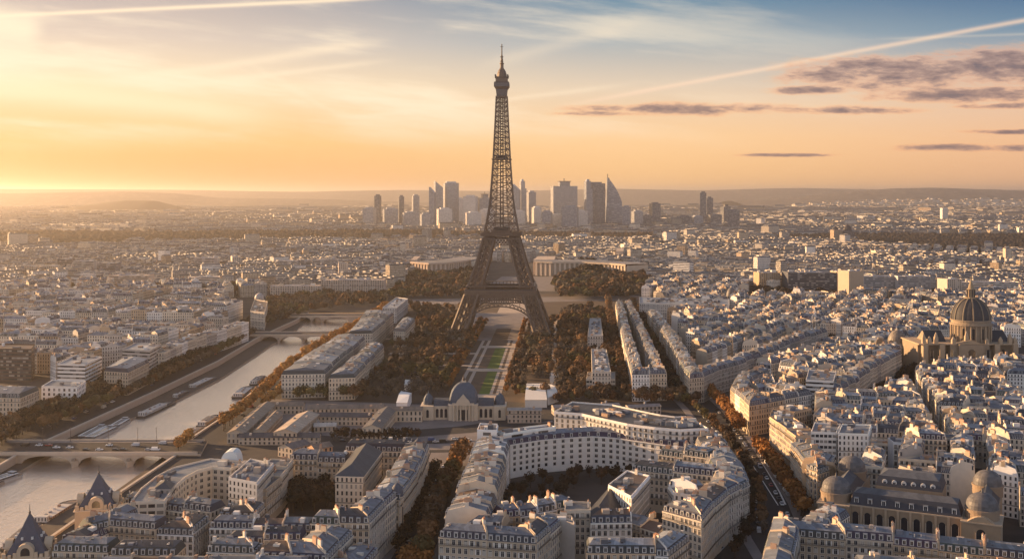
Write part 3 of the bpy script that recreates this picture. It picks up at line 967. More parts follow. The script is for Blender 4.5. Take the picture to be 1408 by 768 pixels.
def shell(b, wall, roof, chim, rg, detail):
    """walls into wall, roofs into roof, party walls and stacks into chim (a function giving a mesh per stack)"""
    O, I, n, tan = stations(b)
    h, z0 = b.h, b.base
    fl = max(2, round((h - z0) / 3.15))
    win = b.facade
    top = h + (0.9 if b.kind == 'flat' else 0.0)
    plain = tuple(min(.75, c * (1.08 if detail else .88)) for c in b.wt)
    for i in range(n - 1):
        L = np.linalg.norm(O[i + 1] - O[i])
        wall.quadwall(O[i], O[i + 1], z0, h, 'stone' if (detail and b.bay < 40) else win, max(1, round(L / b.bay)), 0, fl, b.wt)
        L = np.linalg.norm(I[i + 1] - I[i])
        wall.quadwall(I[i + 1], I[i], z0, h, win, max(1, round(L / b.bay)), 0, fl, b.wt)
    for (p, q, ex) in ((I[0], O[0], b.e0), (O[-1], I[-1], b.e1)):
        L = np.linalg.norm(q - p)
        wn_ = max(1, round(L / b.bay))
        ex = ex or (not b.force and b.zone.startswith('roofs') and rg.random() < .8)
        wall.quadwall(p, q, z0, h, win if ex else 'stone', wn_, 0, fl, b.wt if ex else plain)
    # cornice and string course on the street side
    if detail:
        for i in range(n - 1):
            d = O[i + 1] - O[i]
            L = np.linalg.norm(d)
            a = math.atan2(d[1], d[0])
            nrm = np.array((d[1], -d[0])) / L
            for zc, hh, w in ((h - .55, .5, .55), (h - 3.4, .25, .35)):
                c = (O[i] + O[i + 1]) / 2 + nrm * (w / 2 - .02)
                wall.box(c[0], c[1], zc, L - .04, w, hh, a, 'stone', plain, bottom=True)
    w = [np.linalg.norm(I[i] - O[i]) for i in range(n)]
    dr = [(I[i] - O[i]) / w[i] for i in range(n)]
    slate = tuple(c * rg.uniform(.8, 1.2) for c in (.058, .062, .078))
    zn = b.rt

    def pt(i, off, z, sh=0.0):
        p = O[i] + dr[i] * off
        if sh:
            p = p + tan[i] * sh
        return (p[0], p[1], z)

    if b.kind in ('mansard', 'hip', 'gable'):
        mh = b.m_h if b.kind == 'mansard' else 0.0
        lists = []
        for i in range(n):
            e = (1 if i == 0 else -1) if ((i == 0 and b.e0) or (i == n - 1 and b.e1)) else 0
            if b.kind == 'mansard':
                ins = min(1.3, w[i] * .14)
                rid = mh + min(2.0, w[i] * .11)
                pr = [pt(i, -.05, h), pt(i, ins, h + mh, e * ins), pt(i, w[i] / 2, h + rid, e * 3.2), pt(i, w[i] - ins, h + mh, e * ins), pt(i, w[i] + .05, h)]
                ms = ['slate' if detail else 'slate_dormers', 'zinc', 'zinc', 'slate_dormers']
            else:
                rid = min(7.0, w[i] * .34) if b.kind == 'hip' else min(3.5, w[i] * .18)
                e_ = e if b.kind == 'hip' else 0
                pr = [pt(i, -.4, h), pt(i, w[i] / 2, h + rid, e_ * w[i] * .45), pt(i, w[i] + .4, h)]
                ms = ['zinc', 'zinc']
            lists.append((pr, ms, e))
        for i in range(n - 1):
            L = np.linalg.norm(O[i + 1] - O[i])
            nb = max(1, round(L / b.bay))
            A, ms, _ = lists[i]
            B_, _, _ = lists[i + 1]
            for k_, m_ in enumerate(ms):
                roof.face([A[k_], B_[k_], B_[k_ + 1], A[k_ + 1]], m_, [(0, 0), (nb, 0), (nb, 1), (0, 1)], slate if m_ != 'zinc' else zn)
        for i in (0, n - 1):
            pr, ms, e = lists[i]
            if b.kind == 'mansard':
                q = [pr[0], pr[1], pr[3], pr[4]]
                tri_ = [pr[1], pr[2], pr[3]]
                if i == 0:
                    q, tri_ = q[::-1], tri_[::-1]
                else:
                    q, tri_ = q[::1], tri_[::1]
                roof.face(q, 'slate' if e else 'stone', None, slate if e else plain)
                roof.face(tri_, 'zinc' if e else 'stone', None, zn if e else plain)
            else:
                tri_ = pr if i else pr[::-1]
                roof.face(tri_, 'zinc' if b.kind == 'hip' and e else 'stone', None, zn if b.kind == 'hip' else plain)
    else:
        for i in range(n - 1):
            a0, a1 = pt(i, 0, h), pt(i + 1, 0, h)
            b0, b1 = pt(i, w[i], h), pt(i + 1, w[i + 1], h)
            roof.face([a0, a1, b1, b0], 'zinc', [(0, 0), (3, 0), (3, 1), (0, 1)], zn)
            # parapet
            for (p, q, sgn) in ((O[i], O[i + 1], 1), (I[i + 1], I[i], 1)):
                d = q - p
                L = np.linalg.norm(d)
                nn = np.array((-d[1], d[0])) / L * .18
                roof.box(*((p + q) / 2 + nn), h, L, .36, .9, math.atan2(d[1], d[0]), 'stone', plain)
        for (p, q) in ((I[0], O[0]), (O[-1], I[-1])):
            d = q - p
            L = np.linalg.norm(d)
            nn = np.array((-d[1], d[0])) / L * .18
            roof.box(*((p + q) / 2 + nn), h, L - .76, .36, .88, math.atan2(d[1], d[0]), 'stone', plain)
    # roof clutter: skylights, hatches, lift heads, vents
    tot = sum(np.linalg.norm(O[i + 1] - O[i]) for i in range(n - 1))
    nc = int(b.clutter * tot / 11 * rg.uniform(.6, 1.3) + .5)
    for _ in range(nc):
        s_ = rg.randrange(n - 1)
        f, g = rg.uniform(.1, .9), rg.uniform(.22, .78)
        o_ = O[s_] + (O[s_ + 1] - O[s_]) * f
        ii = I[s_] + (I[s_ + 1] - I[s_]) * f
        p = o_ + (ii - o_) * g
        d = O[s_ + 1] - O[s_]
        a = math.atan2(d[1], d[0])
        if b.kind == 'flat':
            zb, lx, ly, lz = h, rg.uniform(1.5, 6), rg.uniform(1.5, 4), rg.uniform(.8, 2.8)
        else:
            zb, lx, ly, lz = h + (b.m_h if b.kind == 'mansard' else 0) - .2, rg.uniform(1, 3.5), rg.uniform(1, 3), rg.uniform(.9, 2.6)
        c = rg.choice([(.60, .55, .48), (.36, .30, .25), (.20, .21, .24), (.70, .67, .63), (.09, .10, .12), (.30, .20, .14), (.13, .15, .19), (.18, .17, .17), (.40, .36, .32)])
        roof.box(p[0], p[1], zb, lx, ly, lz, a, 'paint', c)
    if detail and b.kind == 'mansard':
        for i in range(n - 1):
            for _ in range(int(np.linalg.norm(O[i + 1] - O[i]) / 4)):
                f = rg.uniform(.06, .94)
                o_ = O[i] + (O[i + 1] - O[i]) * f
                d_ = dr[i]
                g = rg.uniform(.2, .42) * w[i]
                ins = min(1.3, w[i] * .14)
                zr = h + b.m_h + min(2.0, w[i] * .11) * 0 + (g - ins) / (w[i] / 2 - ins) * (min(2.0, w[i] * .11))
                a = math.atan2(*(O[i + 1] - O[i])[::-1])
                p = o_ + d_ * g
                q = rg.random()
                if q < .6:
                    roof.box(p[0], p[1], zr - .1, 1.0, 1.3, .26, a, 'grey_metal', top='glass' if q < .4 else 'frame_white')
                else:
                    roof.box(p[0], p[1], zr - .2, .45, .45, rg.uniform(.8, 1.5), a, 'paint', rg.choice([(.5, .45, .4), (.2, .2, .22), (.45, .28, .2)]))
    # party walls with chimney stacks
    if b.party and b.kind != 'flat' or b.kind == 'flat' and rg.random() < .5:
        for (i, ex) in ((0, b.e0), (n - 1, b.e1)):
            if ex and b.kind != 'flat':
                continue
            if i == 0 and not b.e0 and rg.random() < .35:
                continue
            mb_ = chim()
            a = math.atan2(dr[i][1], dr[i][0])
            s_ = (.25 if i == 0 else -.25)
            if b.kind != 'flat':
                mh = b.m_h if b.kind == 'mansard' else 0
                rid = (b.h + mh + min(2.0, w[i] * .11)) if b.kind == 'mansard' else h + min(3.5, w[i] * .18)
                ins = min(1.3, w[i] * .14) if b.kind == 'mansard' else w[i] * .2
                pr = [(0.1, h - .3), (0.1, h + .5), (ins, h + mh + .5), (w[i] / 2, rid + .6), (w[i] - ins, h + mh + .5), (w[i] - .1, h + .5), (w[i] - .1, h - .3)]
                A = [pt(i, o, z, s_ - .22) for o, z in pr]
                B_ = [pt(i, o, z, s_ + .22) for o, z in pr]
                mb_.face(A[::-1], 'stone', None, plain)
                mb_.face(B_, 'stone', None, plain)
                for k_ in range(len(pr) - 1):
                    mb_.face([A[k_], A[k_ + 1], B_[k_ + 1], B_[k_]], 'stone', None, plain)
                zt = rid
            else:
                zt = h + .2
            for _ in range(rg.choice((1, 1, 2))):
                o = w[i] * rg.uniform(.2, .8)
                ln, hh = rg.uniform(1.4, 3.6), rg.uniform(1.2, 2.4)
                p = pt(i, o, 0, s_ if b.kind != 'flat' else s_ * 4)
                tc_ = rg.choice([plain, (.5, .40, .30), (.42, .28, .2), (.6, .55, .48)])
                mb_.box(p[0], p[1], zt - .6, ln, .75, hh + .6, a, 'stone', tc_)
                if detail:
                    for q in range(int(ln / .55)):
                        oo = -ln / 2 + .4 + q * .55
                        mb_.box(p[0] + math.cos(a) * oo, p[1] + math.sin(a) * oo, zt + hh, .28, .28, .55, a, 'brick_pot', taper=1.0)


# shared meshes for windows and dormers of the near buildings
def window_mesh(kind):
    mb_ = MB()
    wd, ht = (1.7, 1.7) if kind == 'square' else (1.25, 2.15)
    # pale surround standing proud of the wall, dark recessed panes, white casement bars
    for (x, z, sx, sz) in ((-wd / 2 - .09, 0, .18, ht), (wd / 2 + .09, 0, .18, ht), (0, ht, wd + .36, .2), (0, -.16, wd + .5, .16)):
        mb_.box(x, -.04, z, sx, .14, sz, 0, 'stone', (.60, .54, .46), bottom=True)
    mb_.face([(-wd / 2, -.01, 0), (wd / 2, -.01, 0), (wd / 2, -.01, ht), (-wd / 2, -.01, ht)], 'glass')
    mb_.box(0, -.03, 0, .07, .04, ht, 0, 'frame_white')
    mb_.box(0, -.035, ht * .72, wd, .03, .07, 0, 'frame_white', bottom=True)
    if kind == 'shut':
        for x in (-wd * .78, wd * .78):
            mb_.box(x, -.06, .05, wd * .46, .06, ht - .1, 0, 'frame_white', bottom=True)
    if kind == 'curtain':
        mb_.face([(-wd / 2 + .05, -.02, .05), (wd / 2 - .05, -.02, .05), (wd / 2 - .05, -.02, ht * .8), (-wd / 2 + .05, -.02, ht * .8)], 'stone', None, (.42, .38, .33))
    o = mb_.obj('window')
    me = o.data
    bpy.data.objects.remove(o)
    return me


def dormer_mesh():
    mb_ = MB()
    # white fronted dormer with zinc hood and dark panes, front at y = -.12
    mb_.box(0, .55, 0, 1.5, 1.3, 2.0, 0, 'slate', (.07, .075, .09))
    for (x, z, sx, sz) in ((-.66, .1, .26, 1.85), (.66, .1, .26, 1.85), (0, 1.75, 1.58, .26), (0, .02, 1.58, .16)):
        mb_.box(x, -.13, z, sx, .12, sz, 0, 'frame_white', bottom=True)
    mb_.face([(-.53, -.11, .18), (.53, -.11, .18), (.53, -.11, 1.75), (-.53, -.11, 1.75)], 'glass')
    mb_.box(0, -.14, .18, .06, .03, 1.57, 0, 'frame_white')
    mb_.box(0, .5, 2.005, 1.75, 1.6, .14, 0, 'zinc', (.34, .38, .44), bottom=True)
    o = mb_.obj('dormer')
    me = o.data
    bpy.data.objects.remove(o)
    return me


WIN_T, WIN_S, DORM = window_mesh('tall'), window_mesh('square'), dormer_mesh()
WIN_V = [WIN_T] * 5 + [window_mesh('shut')] * 2 + [window_mesh('curtain')] * 2


def near_parts(b, root, roof_o, at):
    """windows, dormers and balconies as parts, on the sides that can be seen"""
    O, I, n, tan = stations(b)
    fl = max(2, round((b.h - b.base) / 3.15))
    sides = [(O[i], O[i + 1], True) for i in range(n - 1)]
    fh = (b.h - b.base) / fl
    count = 0
    extra = MB()
    ordered = sorted(range(fl - 1, 0, -1), reverse=True)
    for k_ in ordered:
        for (p, q, street) in sides:
            d = q - p
            L = np.linalg.norm(d)
            nrm = np.array((d[1], -d[0])) / L
            mid = (p + q) / 2
            if nrm @ (-mid) / np.linalg.norm(mid) < -.12:
                continue
            nb = max(1, round(L / b.bay))
            a = math.atan2(d[1], d[0])
            for j in range(nb):
                c = p + d * (j + .5) / nb + nrm * .03
                z = b.base + k_ * fh + .55
                if F * (H - z) / c[1] + HY > 790 or not (-30 < CX + F * c[0] / c[1] < 1438):
                    continue
                if count < 100:
                    child('window', rnd.choice(WIN_V) if b.bay < 4 else WIN_S, root, (c[0] - at[0], c[1] - at[1], z - at[2]), a)
                    count += 1
                else:
                    for (x, zz, sx, sz) in ((0, 0, 1.6, 1.7),):
                        cc = c + nrm * .02
                        extra.box(cc[0], cc[1], z, sx, .06, sz, a, 'glass', bottom=True)
                        extra.box(cc[0], cc[1], z - .16, sx + .4, .2, .16, a, 'stone', (.6, .54, .46), bottom=True)
                        extra.box(cc[0], cc[1], z + sz, sx + .4, .14, .18, a, 'stone', (.6, .54, .46), bottom=True)
    if extra.v:
        tag(extra.obj('window', root, at), kind='stuff')
    if b.bay < 4:
        for (p, q, street) in sides:
            d = q - p
            L = np.linalg.norm(d)
            nrm = np.array((d[1], -d[0])) / L
            a = math.atan2(d[1], d[0])
            mid = (p + q) / 2
            if nrm @ (-mid) < 0:
                continue
            for k_ in {2, fl - 1}:
                bal = MB()
                c = mid + nrm * .45
                z = b.base + k_ * fh
                bal.box(c[0], c[1], z + .18, L - .3, .85, .16, a, 'stone', b.wt, bottom=True)
                c2 = mid + nrm * .84
                bal.box(c2[0], c2[1], z + .42, L - .3, .05, .06, a, 'rail', bottom=True)
                bal.box(c2[0], c2[1], z + 1.15, L - .3, .06, .07, a, 'rail', bottom=True)
                m_ = int(L / .45)
                for j in range(m_):
                    pp = p + d * (j + .5) / m_ + nrm * .84
                    bal.box(pp[0], pp[1], z + .34, .09, .05, .82, a, 'rail')
                bal.obj('balcony', root, at)
    if b.kind == 'mansard':
        for (p, q, street) in sides:
            d = q - p
            L = np.linalg.norm(d)
            nrm = np.array((d[1], -d[0])) / L
            a = math.atan2(d[1], d[0])
            nb = max(1, round(L / (b.bay * 1.15)))
            for j in range(nb):
                c = p + d * (j + .5) / nb - nrm * .25
                if b.m_h > 2.2:
                    child('dormer', DORM, roof_o, (c[0] - at[0], c[1] - at[1], b.h + .25 - at[2]), a)


# ------------------------------------------------------------------ city blocks that fill the rest
def blocks(zone, poly, ang, bw=46, bd=64, st=10, depth=11.5, hh=(16, 22), z=0, clutter=2.0, lots=(12, 19), kinds=(6, 2.2, 1), inner=True, walls=None):
    g = np.array(gpoly(poly))
    ca, sa = math.cos(ang), math.sin(ang)
    Rm = np.array(((ca, sa), (-sa, ca)))
    loc = g @ Rm.T
    lo, hi = loc.min(0), loc.max(0)
    x = lo[0]
    while x < hi[0]:
        w_ = bw * rnd.uniform(.75, 1.25)
        y = lo[1] - rnd.uniform(0, bd)
        while y < hi[1]:
            d_ = bd * rnd.uniform(.7, 1.3)
            c4 = np.array([(x, y), (x + w_, y), (x + w_, y + d_), (x, y + d_)]) @ Rm
            if inpoly([c4.mean(0)], g)[0]:
                O = [c4[i] for i in (0, 1, 2, 3, 0)]
                base_h = rnd.uniform(*hh)
                ring = [c4[i] for i in range(4)]
                Iq = []
                for i in range(4):
                    p0, p1, p2 = ring[i - 1], ring[i], ring[(i + 1) % 4]
                    t0, t1 = (p1 - p0) / np.linalg.norm(p1 - p0), (p2 - p1) / np.linalg.norm(p2 - p1)
                    Iq.append(p1 + np.array((-t0[1], t0[0])) * depth + np.array((-t1[1], t1[0])) * depth)
                for i in range(4):
                    a, b_ = ring[i], ring[(i + 1) % 4]
                    ia, ib = Iq[i], Iq[(i + 1) % 4]
                    L = np.linalg.norm(b_ - a)
                    n = max(1, round(L / rnd.uniform(*lots)))
                    for k_ in range(n):
                        f0, f1 = k_ / n, (k_ + 1) / n
                        o = [a + (b_ - a) * f for f in (f0, f1)]
                        ii = [ia + (ib - ia) * f for f in (f0, f1)]
                        kd = rnd.choices(['mansard', 'flat', 'gable'], kinds)[0]
                        PENDING.append(dict(O=o, I=ii, h=max(9, base_h + rnd.gauss(0, 1.1)), kind=kd, zone=zone, clutter=clutter, m_h=rnd.uniform(2.2, 3.2), wall=rnd.choice(walls) if walls else None))
                if inner and w_ > 2 * depth + 12:
                    # a lower wing across the yard
                    m0, m1 = (Iq[0] + Iq[3]) / 2, (Iq[1] + Iq[2]) / 2
                    t = (Iq[3] - Iq[0]) / np.linalg.norm(Iq[3] - Iq[0]) * 4.5
                    PENDING.append(dict(O=[m0 - t, m1 - t], I=[m0 + t, m1 + t], h=base_h - rnd.uniform(1, 7), kind=rnd.choice(['gable', 'mansard', 'flat']), zone=zone, clutter=clutter, m_h=2.2))
            y += d_ + st
        x += w_ + st


PENDING = []


def dirang(p, q):
    a, b = P(*p), P(*q)
    return math.atan2(b[1] - a[1], b[0] - a[0])


def flush(limit_poly=None):
    """keep the pending buildings that stand clear of everything reserved"""
    global PENDING
    if not PENDING:
        return
    pts = []
    for p in PENDING:
        c = (p['O'][0] + p['O'][1] + p['I'][0] + p['I'][1]) / 4
        qs = [c] + [c + (q - c) * .93 for q in (p['O'][0], p['O'][1], p['I'][0], p['I'][1])] + [(p['O'][0] + p['O'][1]) / 2 * .93 + c * .07, (p['I'][0] + p['I'][1]) / 2 * .93 + c * .07]
        pts.extend(qs)
    pts = np.array(pts)
    bad = np.zeros(len(pts), bool)
    for poly in RESERVED:
        lo, hi = poly.min(0), poly.max(0)
        m_ = (pts[:, 0] > lo[0]) & (pts[:, 0] < hi[0]) & (pts[:, 1] > lo[1]) & (pts[:, 1] < hi[1]) & ~bad
        if m_.any():
            ix = np.where(m_)[0]
            bad[ix] |= inpoly(pts[ix], poly)
    bad = bad.reshape(-1, 7).any(1)
    for p, x in zip(PENDING, bad):
        if x:
            continue
        c = (p['O'][0] + p['O'][1] + p['I'][0] + p['I'][1]) / 4
        px, py = CX + F * c[0] / c[1], HY + F * (H - p['h'] - 5) / c[1]
        if -60 < px < 1468 and py < 800:
            spec(**p)
    PENDING = []


# ================================================================== LANDMARKS
def iron_tower():
    TX, TY = (690 - CX) * 1250 / F, 1250.0
    root = thing('iron_tower', 'tall brown iron lattice tower with three platforms and a thin mast, above the park', 'tower', (TX, TY, 0), rotz=-0.035)
    zs = np.array((0, 20, 52, 80, 112, 150, 200, 240, 276, 330.0))
    ws = np.array((57, 49.5, 38, 28.5, 19.8, 13.2, 9.6, 7.6, 6.0, 3.0))
    hw = lambda z: float(np.interp(z, zs, ws))

    def truss(mb_, cors, z0, z1, n, wch, wbr, sub=1, m='iron', diag=True):
        """cors(z): the four corners of a square member at height z"""
        for k_ in range(n):
            za, zb = z0 + (z1 - z0) * k_ / n, z0 + (z1 - z0) * (k_ + 1) / n
            A, B_ = cors(za), cors(zb)
            for i in range(4):
                j = (i + 1) % 4
                mb_.beam((*A[i], za), (*B_[i], zb), wch, m)
                mb_.beam((*B_[i], zb), (*B_[j], zb), wbr, m)
                if not diag:
                    continue
                a0, a1, b0, b1 = np.array((*A[i], za)), np.array((*A[j], za)), np.array((*B_[i], zb)), np.array((*B_[j], zb))
                for s_ in range(sub):
                    f0, f1 = s_ / sub, (s_ + 1) / sub
                    p0, p1 = a0 + (a1 - a0) * f0, a0 + (a1 - a0) * f1
                    q0, q1 = b0 + (b1 - b0) * f0, b0 + (b1 - b0) * f1
                    mb_.beam(p0, q1, wbr, m)
                    mb_.beam(p1, q0, wbr, m)
                    if s_:
                        mb_.beam(p0, q0, wbr, m)

    for sx in (-1, 1):
        for sy in (-1, 1):
            def cors(z):
                w = hw(z)
                s_ = float(np.interp(z, (0, 52, 112), (17, 14.5, 12.5)))
                c = [(w, w), (w - s_, w), (w - s_, w - s_), (w, w - s_)]
                return [(sx * x, sy * y) for x, y in c]
            mb_ = MB()
            truss(mb_, cors, 2, 48, 6, 2.0, .72, 2)
            truss(mb_, cors, 56, 110, 7, 1.8, .68, 2)
            # inclined lift track inside the leg
            mb_.beam((sx * (hw(2) - 8), sy * (hw(2) - 8), 2), (sx * (hw(48) - 7), sy * (hw(48) - 7), 48), 2.2, 'iron_dark')
            mb_.beam((sx * (hw(56) - 7), sy * (hw(56) - 7), 56), (sx * (hw(110) - 6), sy * (hw(110) - 6), 110), 1.9, 'iron_dark')
            mb_.obj('leg', root)
            fb = MB()
            fb.box(sx * 48.5, sy * 48.5, 0, 23, 23, 3.2, 0, 'stone', (.36, .30, .25))
            fb.obj('footing', root)
    # arches with their spandrel lattice
    for q in range(4):
        mb_ = MB()
        ca, sa = math.cos(q * math.pi / 2), math.sin(q * math.pi / 2)
        def T(x, z, dp=0.0):
            y = -hw(z) + dp
            return (x * ca - y * sa, x * sa + y * ca, z)
        N = 26
        x0 = hw(10) - 15.5
        prev = None
        for i in range(N + 1):
            t = -1 + 2 * i / N
            x = x0 * math.sin(t * math.pi / 2)
            zi = 8 + 27 * math.cos(t * math.pi / 2) ** .85
            zo = zi + 3.6
            cur = (T(x, zi), T(x * 1.02, zo), T(x, zi, 4.0))
            if prev:
                mb_.beam(prev[0], cur[0], 1.0)
                mb_.beam(prev[1], cur[1], .9)
                mb_.beam(prev[2], cur[2], .8)
                mb_.beam(prev[0], cur[1], .5)
                mb_.beam(prev[1], cur[0], .5)
            if zo < 46 and i % 2 == 0 and abs(x) < hw(45) - 10:
                mb_.beam(cur[1], T(x, 45.5), .6)
            prev = cur
        mb_.obj('arch', root)
    # first platform
    mb_ = MB()
    for q in range(4):
        ca, sa = math.cos(q * math.pi / 2), math.sin(q * math.pi / 2)
        def T(x, y, z):
            return (x * ca - y * sa, x * sa + y * ca, z)
        w = 39.5
        mb_.box(*T(0, -w + .1, 0)[:2], 47.6, 2 * w, .5, 2.8, q * math.pi / 2, 'iron', bottom=True)
        for z in (38.6, 41.6, 44.6, 47.4, 50.2):
            mb_.beam(T(-w, -w, z), T(w, -w, z), 1.0)
        n = 30
        for i in range(n):
            xa, xb = -w + 2 * w * i / n, -w + 2 * w * (i + 1) / n
            for za, zb in ((38.6, 41.6), (41.6, 44.6), (44.6, 47.4), (47.4, 50.2)):
                wq = w if za > 44 else w - .5
                mb_.beam(T(xa, -wq, za), T(xb, -wq, zb), .7)
                mb_.beam(T(xb, -wq, za), T(xa, -wq, zb), .7)
        mb_.box(*T(0, -w - .2, 0)[:2], 50.4, 2 * w + .6, 1.4, 2.0, q * math.pi / 2, 'iron', bottom=True)
        mb_.box(*T(0, -w + .5, 0)[:2], 52.4, 2 * w, .8, 1.1, q * math.pi / 2, 'iron_dark', bottom=True)
        for i in range(19):
            x = -w + 2 * w * (i + .5) / 19
            mb_.box(*T(x, -w + 1.6, 0)[:2], 53.5, .7, .7, 2.6, q * math.pi / 2, 'iron')
        mb_.box(*T(0, -w + 2.4, 0)[:2], 56.1, 2 * w - 2, 3.4, .8, q * math.pi / 2, 'iron', bottom=True)
        mb_.box(*T(0, -w + 9, 0)[:2], 50.8, 2 * w - 8, 17, .8, q * math.pi / 2, 'iron_dark', bottom=True)
    mb_.obj('first_platform', root)
    for (x, y) in ((-19, -19), (19, -19), (-19, 19), (19, 19)):
        pv = MB()
        pv.box(x * 1.35, y * 1.35, 51.7, 15, 9, 4.2, 0, 'iron', bottom=True)
        pv.obj('pavilion', root)
    # second platform
    mb_ = MB()
    for z, w, hh in ((108.2, 20.6, 1.4), (112.0, 22.2, 2.0), (114.0, 23.4, 1.2), (101.5, 22.4, 1.0)):
        for q in range(4):
            ca, sa = math.cos(q * math.pi / 2), math.sin(q * math.pi / 2)
            mb_.box(w * sa, -w * ca, z, 2 * w + .8, .9, hh, q * math.pi / 2, 'iron', bottom=True)
    mb_.box(0, 0, 112.4, 43.5, 43.5, .8, 0, 'iron_dark', bottom=True)
    for q in range(4):
        ca, sa = math.cos(q * math.pi / 2), math.sin(q * math.pi / 2)
        w = 21.2
        for i in range(12):
            xa, xb = -w + 2 * w * i / 12, -w + 2 * w * (i + 1) / 12
            pa, pb = (xa * ca + w * sa, xa * sa - w * ca), (xb * ca + w * sa, xb * sa - w * ca)
            mb_.beam((*pa, 102.3), (*pb, 108.4), .6)
            mb_.beam((*pb, 102.3), (*pa, 108.4), .6)
    mb_.box(0, 0, 113.4, 23, 23, 4.8, 0, 'iron')
    mb_.box(0, 0, 118.2, 18, 18, 3.6, 0, 'iron_dark')
    mb_.obj('second_platform', root)
    # the shaft
    mb_ = MB()
    def cs(z):
        w = hw(z)
        return [(-w, -w), (w, -w), (w, w), (-w, w)]
    n = 22
    lv = [116.0]
    stp = 10.2
    while lv[-1] < 270:
        lv.append(lv[-1] + stp)
        stp *= .965
    lv[-1] = 271.0
    for za, zb in zip(lv[:-1], lv[1:]):
        A, B_ = cs(za), cs(zb)
        for i in range(4):
            j = (i + 1) % 4
            wa, wb = hw(za), hw(zb)
            # each corner: two chords tied together
            for f in (0.0, 0.27):
                for (a, b_, c, d) in ((A[i], A[j], B_[i], B_[j]),):
                    p = (np.array((*a, za)) * (1 - f) + np.array((*b_, za)) * f)
                    q = (np.array((*c, zb)) * (1 - f) + np.array((*d, zb)) * f)
                    mb_.beam(p, q, 1.2 if f == 0 else .65)
                    p2 = (np.array((*b_, za)) * (1 - f) + np.array((*a, za)) * f)
                    q2 = (np.array((*d, zb)) * (1 - f) + np.array((*c, zb)) * f)
                    if f:
                        mb_.beam(p2, q2, .65)
                        mb_.beam((*a, za), q, .5)
                        mb_.beam(p, (*c, zb), .5)
                        mb_.beam((*b_, za), q2, .5)
                        mb_.beam(p2, (*d, zb), .5)
            mb_.beam((*B_[i], zb), (*B_[j], zb), .8)
            mb_.beam((*A[i], za), (*B_[j], zb), .52)
            mb_.beam((*A[j], za), (*B_[i], zb), .52)
    mb_.obj('shaft', root)
    mb_ = MB()
    for (x, y) in ((-1.6, -1.6), (1.6, -1.6), (1.6, 1.6), (-1.6, 1.6)):
        mb_.beam((x, y, 118), (x * .7, y * .7, 272), 1.1, 'iron_dark')
    for z in np.arange(124, 270, 6):
        mb_.beam((-1.6, -1.6, z), (1.6, -1.6, z + 3), .5, 'iron_dark')
        mb_.beam((1.6, -1.6, z), (-1.6, -1.6, z + 3), .5, 'iron_dark')
    mb_.obj('lift_shaft', root)
    mb_ = MB()
    w = hw(200)
    mb_.box(0, 0, 198.5, 2 * w + 3, 2 * w + 3, 1.2, 0, 'iron', bottom=True)
    mb_.box(0, 0, 199.7, 2 * w - 4, 2 * w - 4, 4.5, 0, 'iron_dark', taper=.7)
    mb_.obj('middle_platform', root)
    # the top: flaring gallery, cabin, small dome, mast
    mb_ = MB()
    def sqr(z0, w0, z1, w1, m='iron'):
        A = [(-w0, -w0, z0), (w0, -w0, z0), (w0, w0, z0), (-w0, w0, z0)]
        B_ = [(-w1, -w1, z1), (w1, -w1, z1), (w1, w1, z1), (-w1, w1, z1)]
        for i in range(4):
            j = (i + 1) % 4
            mb_.face([A[i], A[j], B_[j], B_[i]], m)
        mb_.face(B_, m)
        mb_.face(A[::-1], m)
    sqr(270, 5.6, 279, 6.6, 'grey_metal')
    sqr(279.0, 6.8, 282, 8.6, 'iron')
    sqr(282.0, 8.7, 286.0, 8.7, 'grey_metal')
    sqr(286.0, 8.4, 287.2, 8.4, 'iron_dark')
    sqr(287.2, 7.0, 292.0, 6.6, 'iron')
    sqr(292.0, 7.6, 293.2, 7.6, 'iron_dark')
    for (x, y) in ((-7, -7), (7, -7), (7, 7), (-7, 7)):
        mb_.box(x, y, 293.2, 1.6, 1.6, 2.4, 0, 'iron_dark')
    mb_.obj('top_gallery', root)
    mb_ = MB()
    mb_.lathe(0, 0, [(5.8, 293.2), (5.4, 297), (4.4, 300), (2.8, 302.5), (2.0, 304), (2.0, 308), (2.6, 308.4), (2.6, 309.2), (1.5, 309.6), (1.4, 314)], 12, 'iron')
    mb_.obj('top_dome', root)
    mb_ = MB()
    mb_.lathe(0, 0, [(1.1, 314), (1.0, 318), (.7, 318.5), (.6, 327), (.5, 331), (0, 331.2)], 8, 'iron_dark')
    mb_.box(0, 0, 327.6, 3.4, .5, .5, 0, 'iron_dark', bottom=True)
    mb_.box(0, 0, 328.6, .5, 3.4, .5, 0, 'iron_dark', bottom=True)
    for z in (311, 316):
        mb_.box(0, 0, z, 3.6, 3.6, .5, 0, 'iron_dark', bottom=True)
    mb_.obj('mast', root)


iron_tower()


def arch_windows(mb_, a, b, z0, n, w, h, m='glass', proud=.06, t=(.5, .42, .33)):
    """round-headed openings with surrounds along a wall from a to b (outside on the right of travel)"""
    a, b = np.array(a), np.array(b)
    d = b - a
    L = np.linalg.norm(d)
    d = d / L
    nr_ = np.array((d[1], -d[0]))
    for i in range(n):
        c = a + d * L * (i + .5) / n + nr_ * proud
        pts = [(-w / 2, 0), (w / 2, 0), (w / 2, h - w / 2)] + [(w / 2 * math.cos(q * math.pi / 6), h - w / 2 + w / 2 * math.sin(q * math.pi / 6)) for q in range(1, 6)] + [(-w / 2, h - w / 2)]
        mb_.face([(c[0] + d[0] * x, c[1] + d[1] * x, z0 + z) for x, z in pts], m)


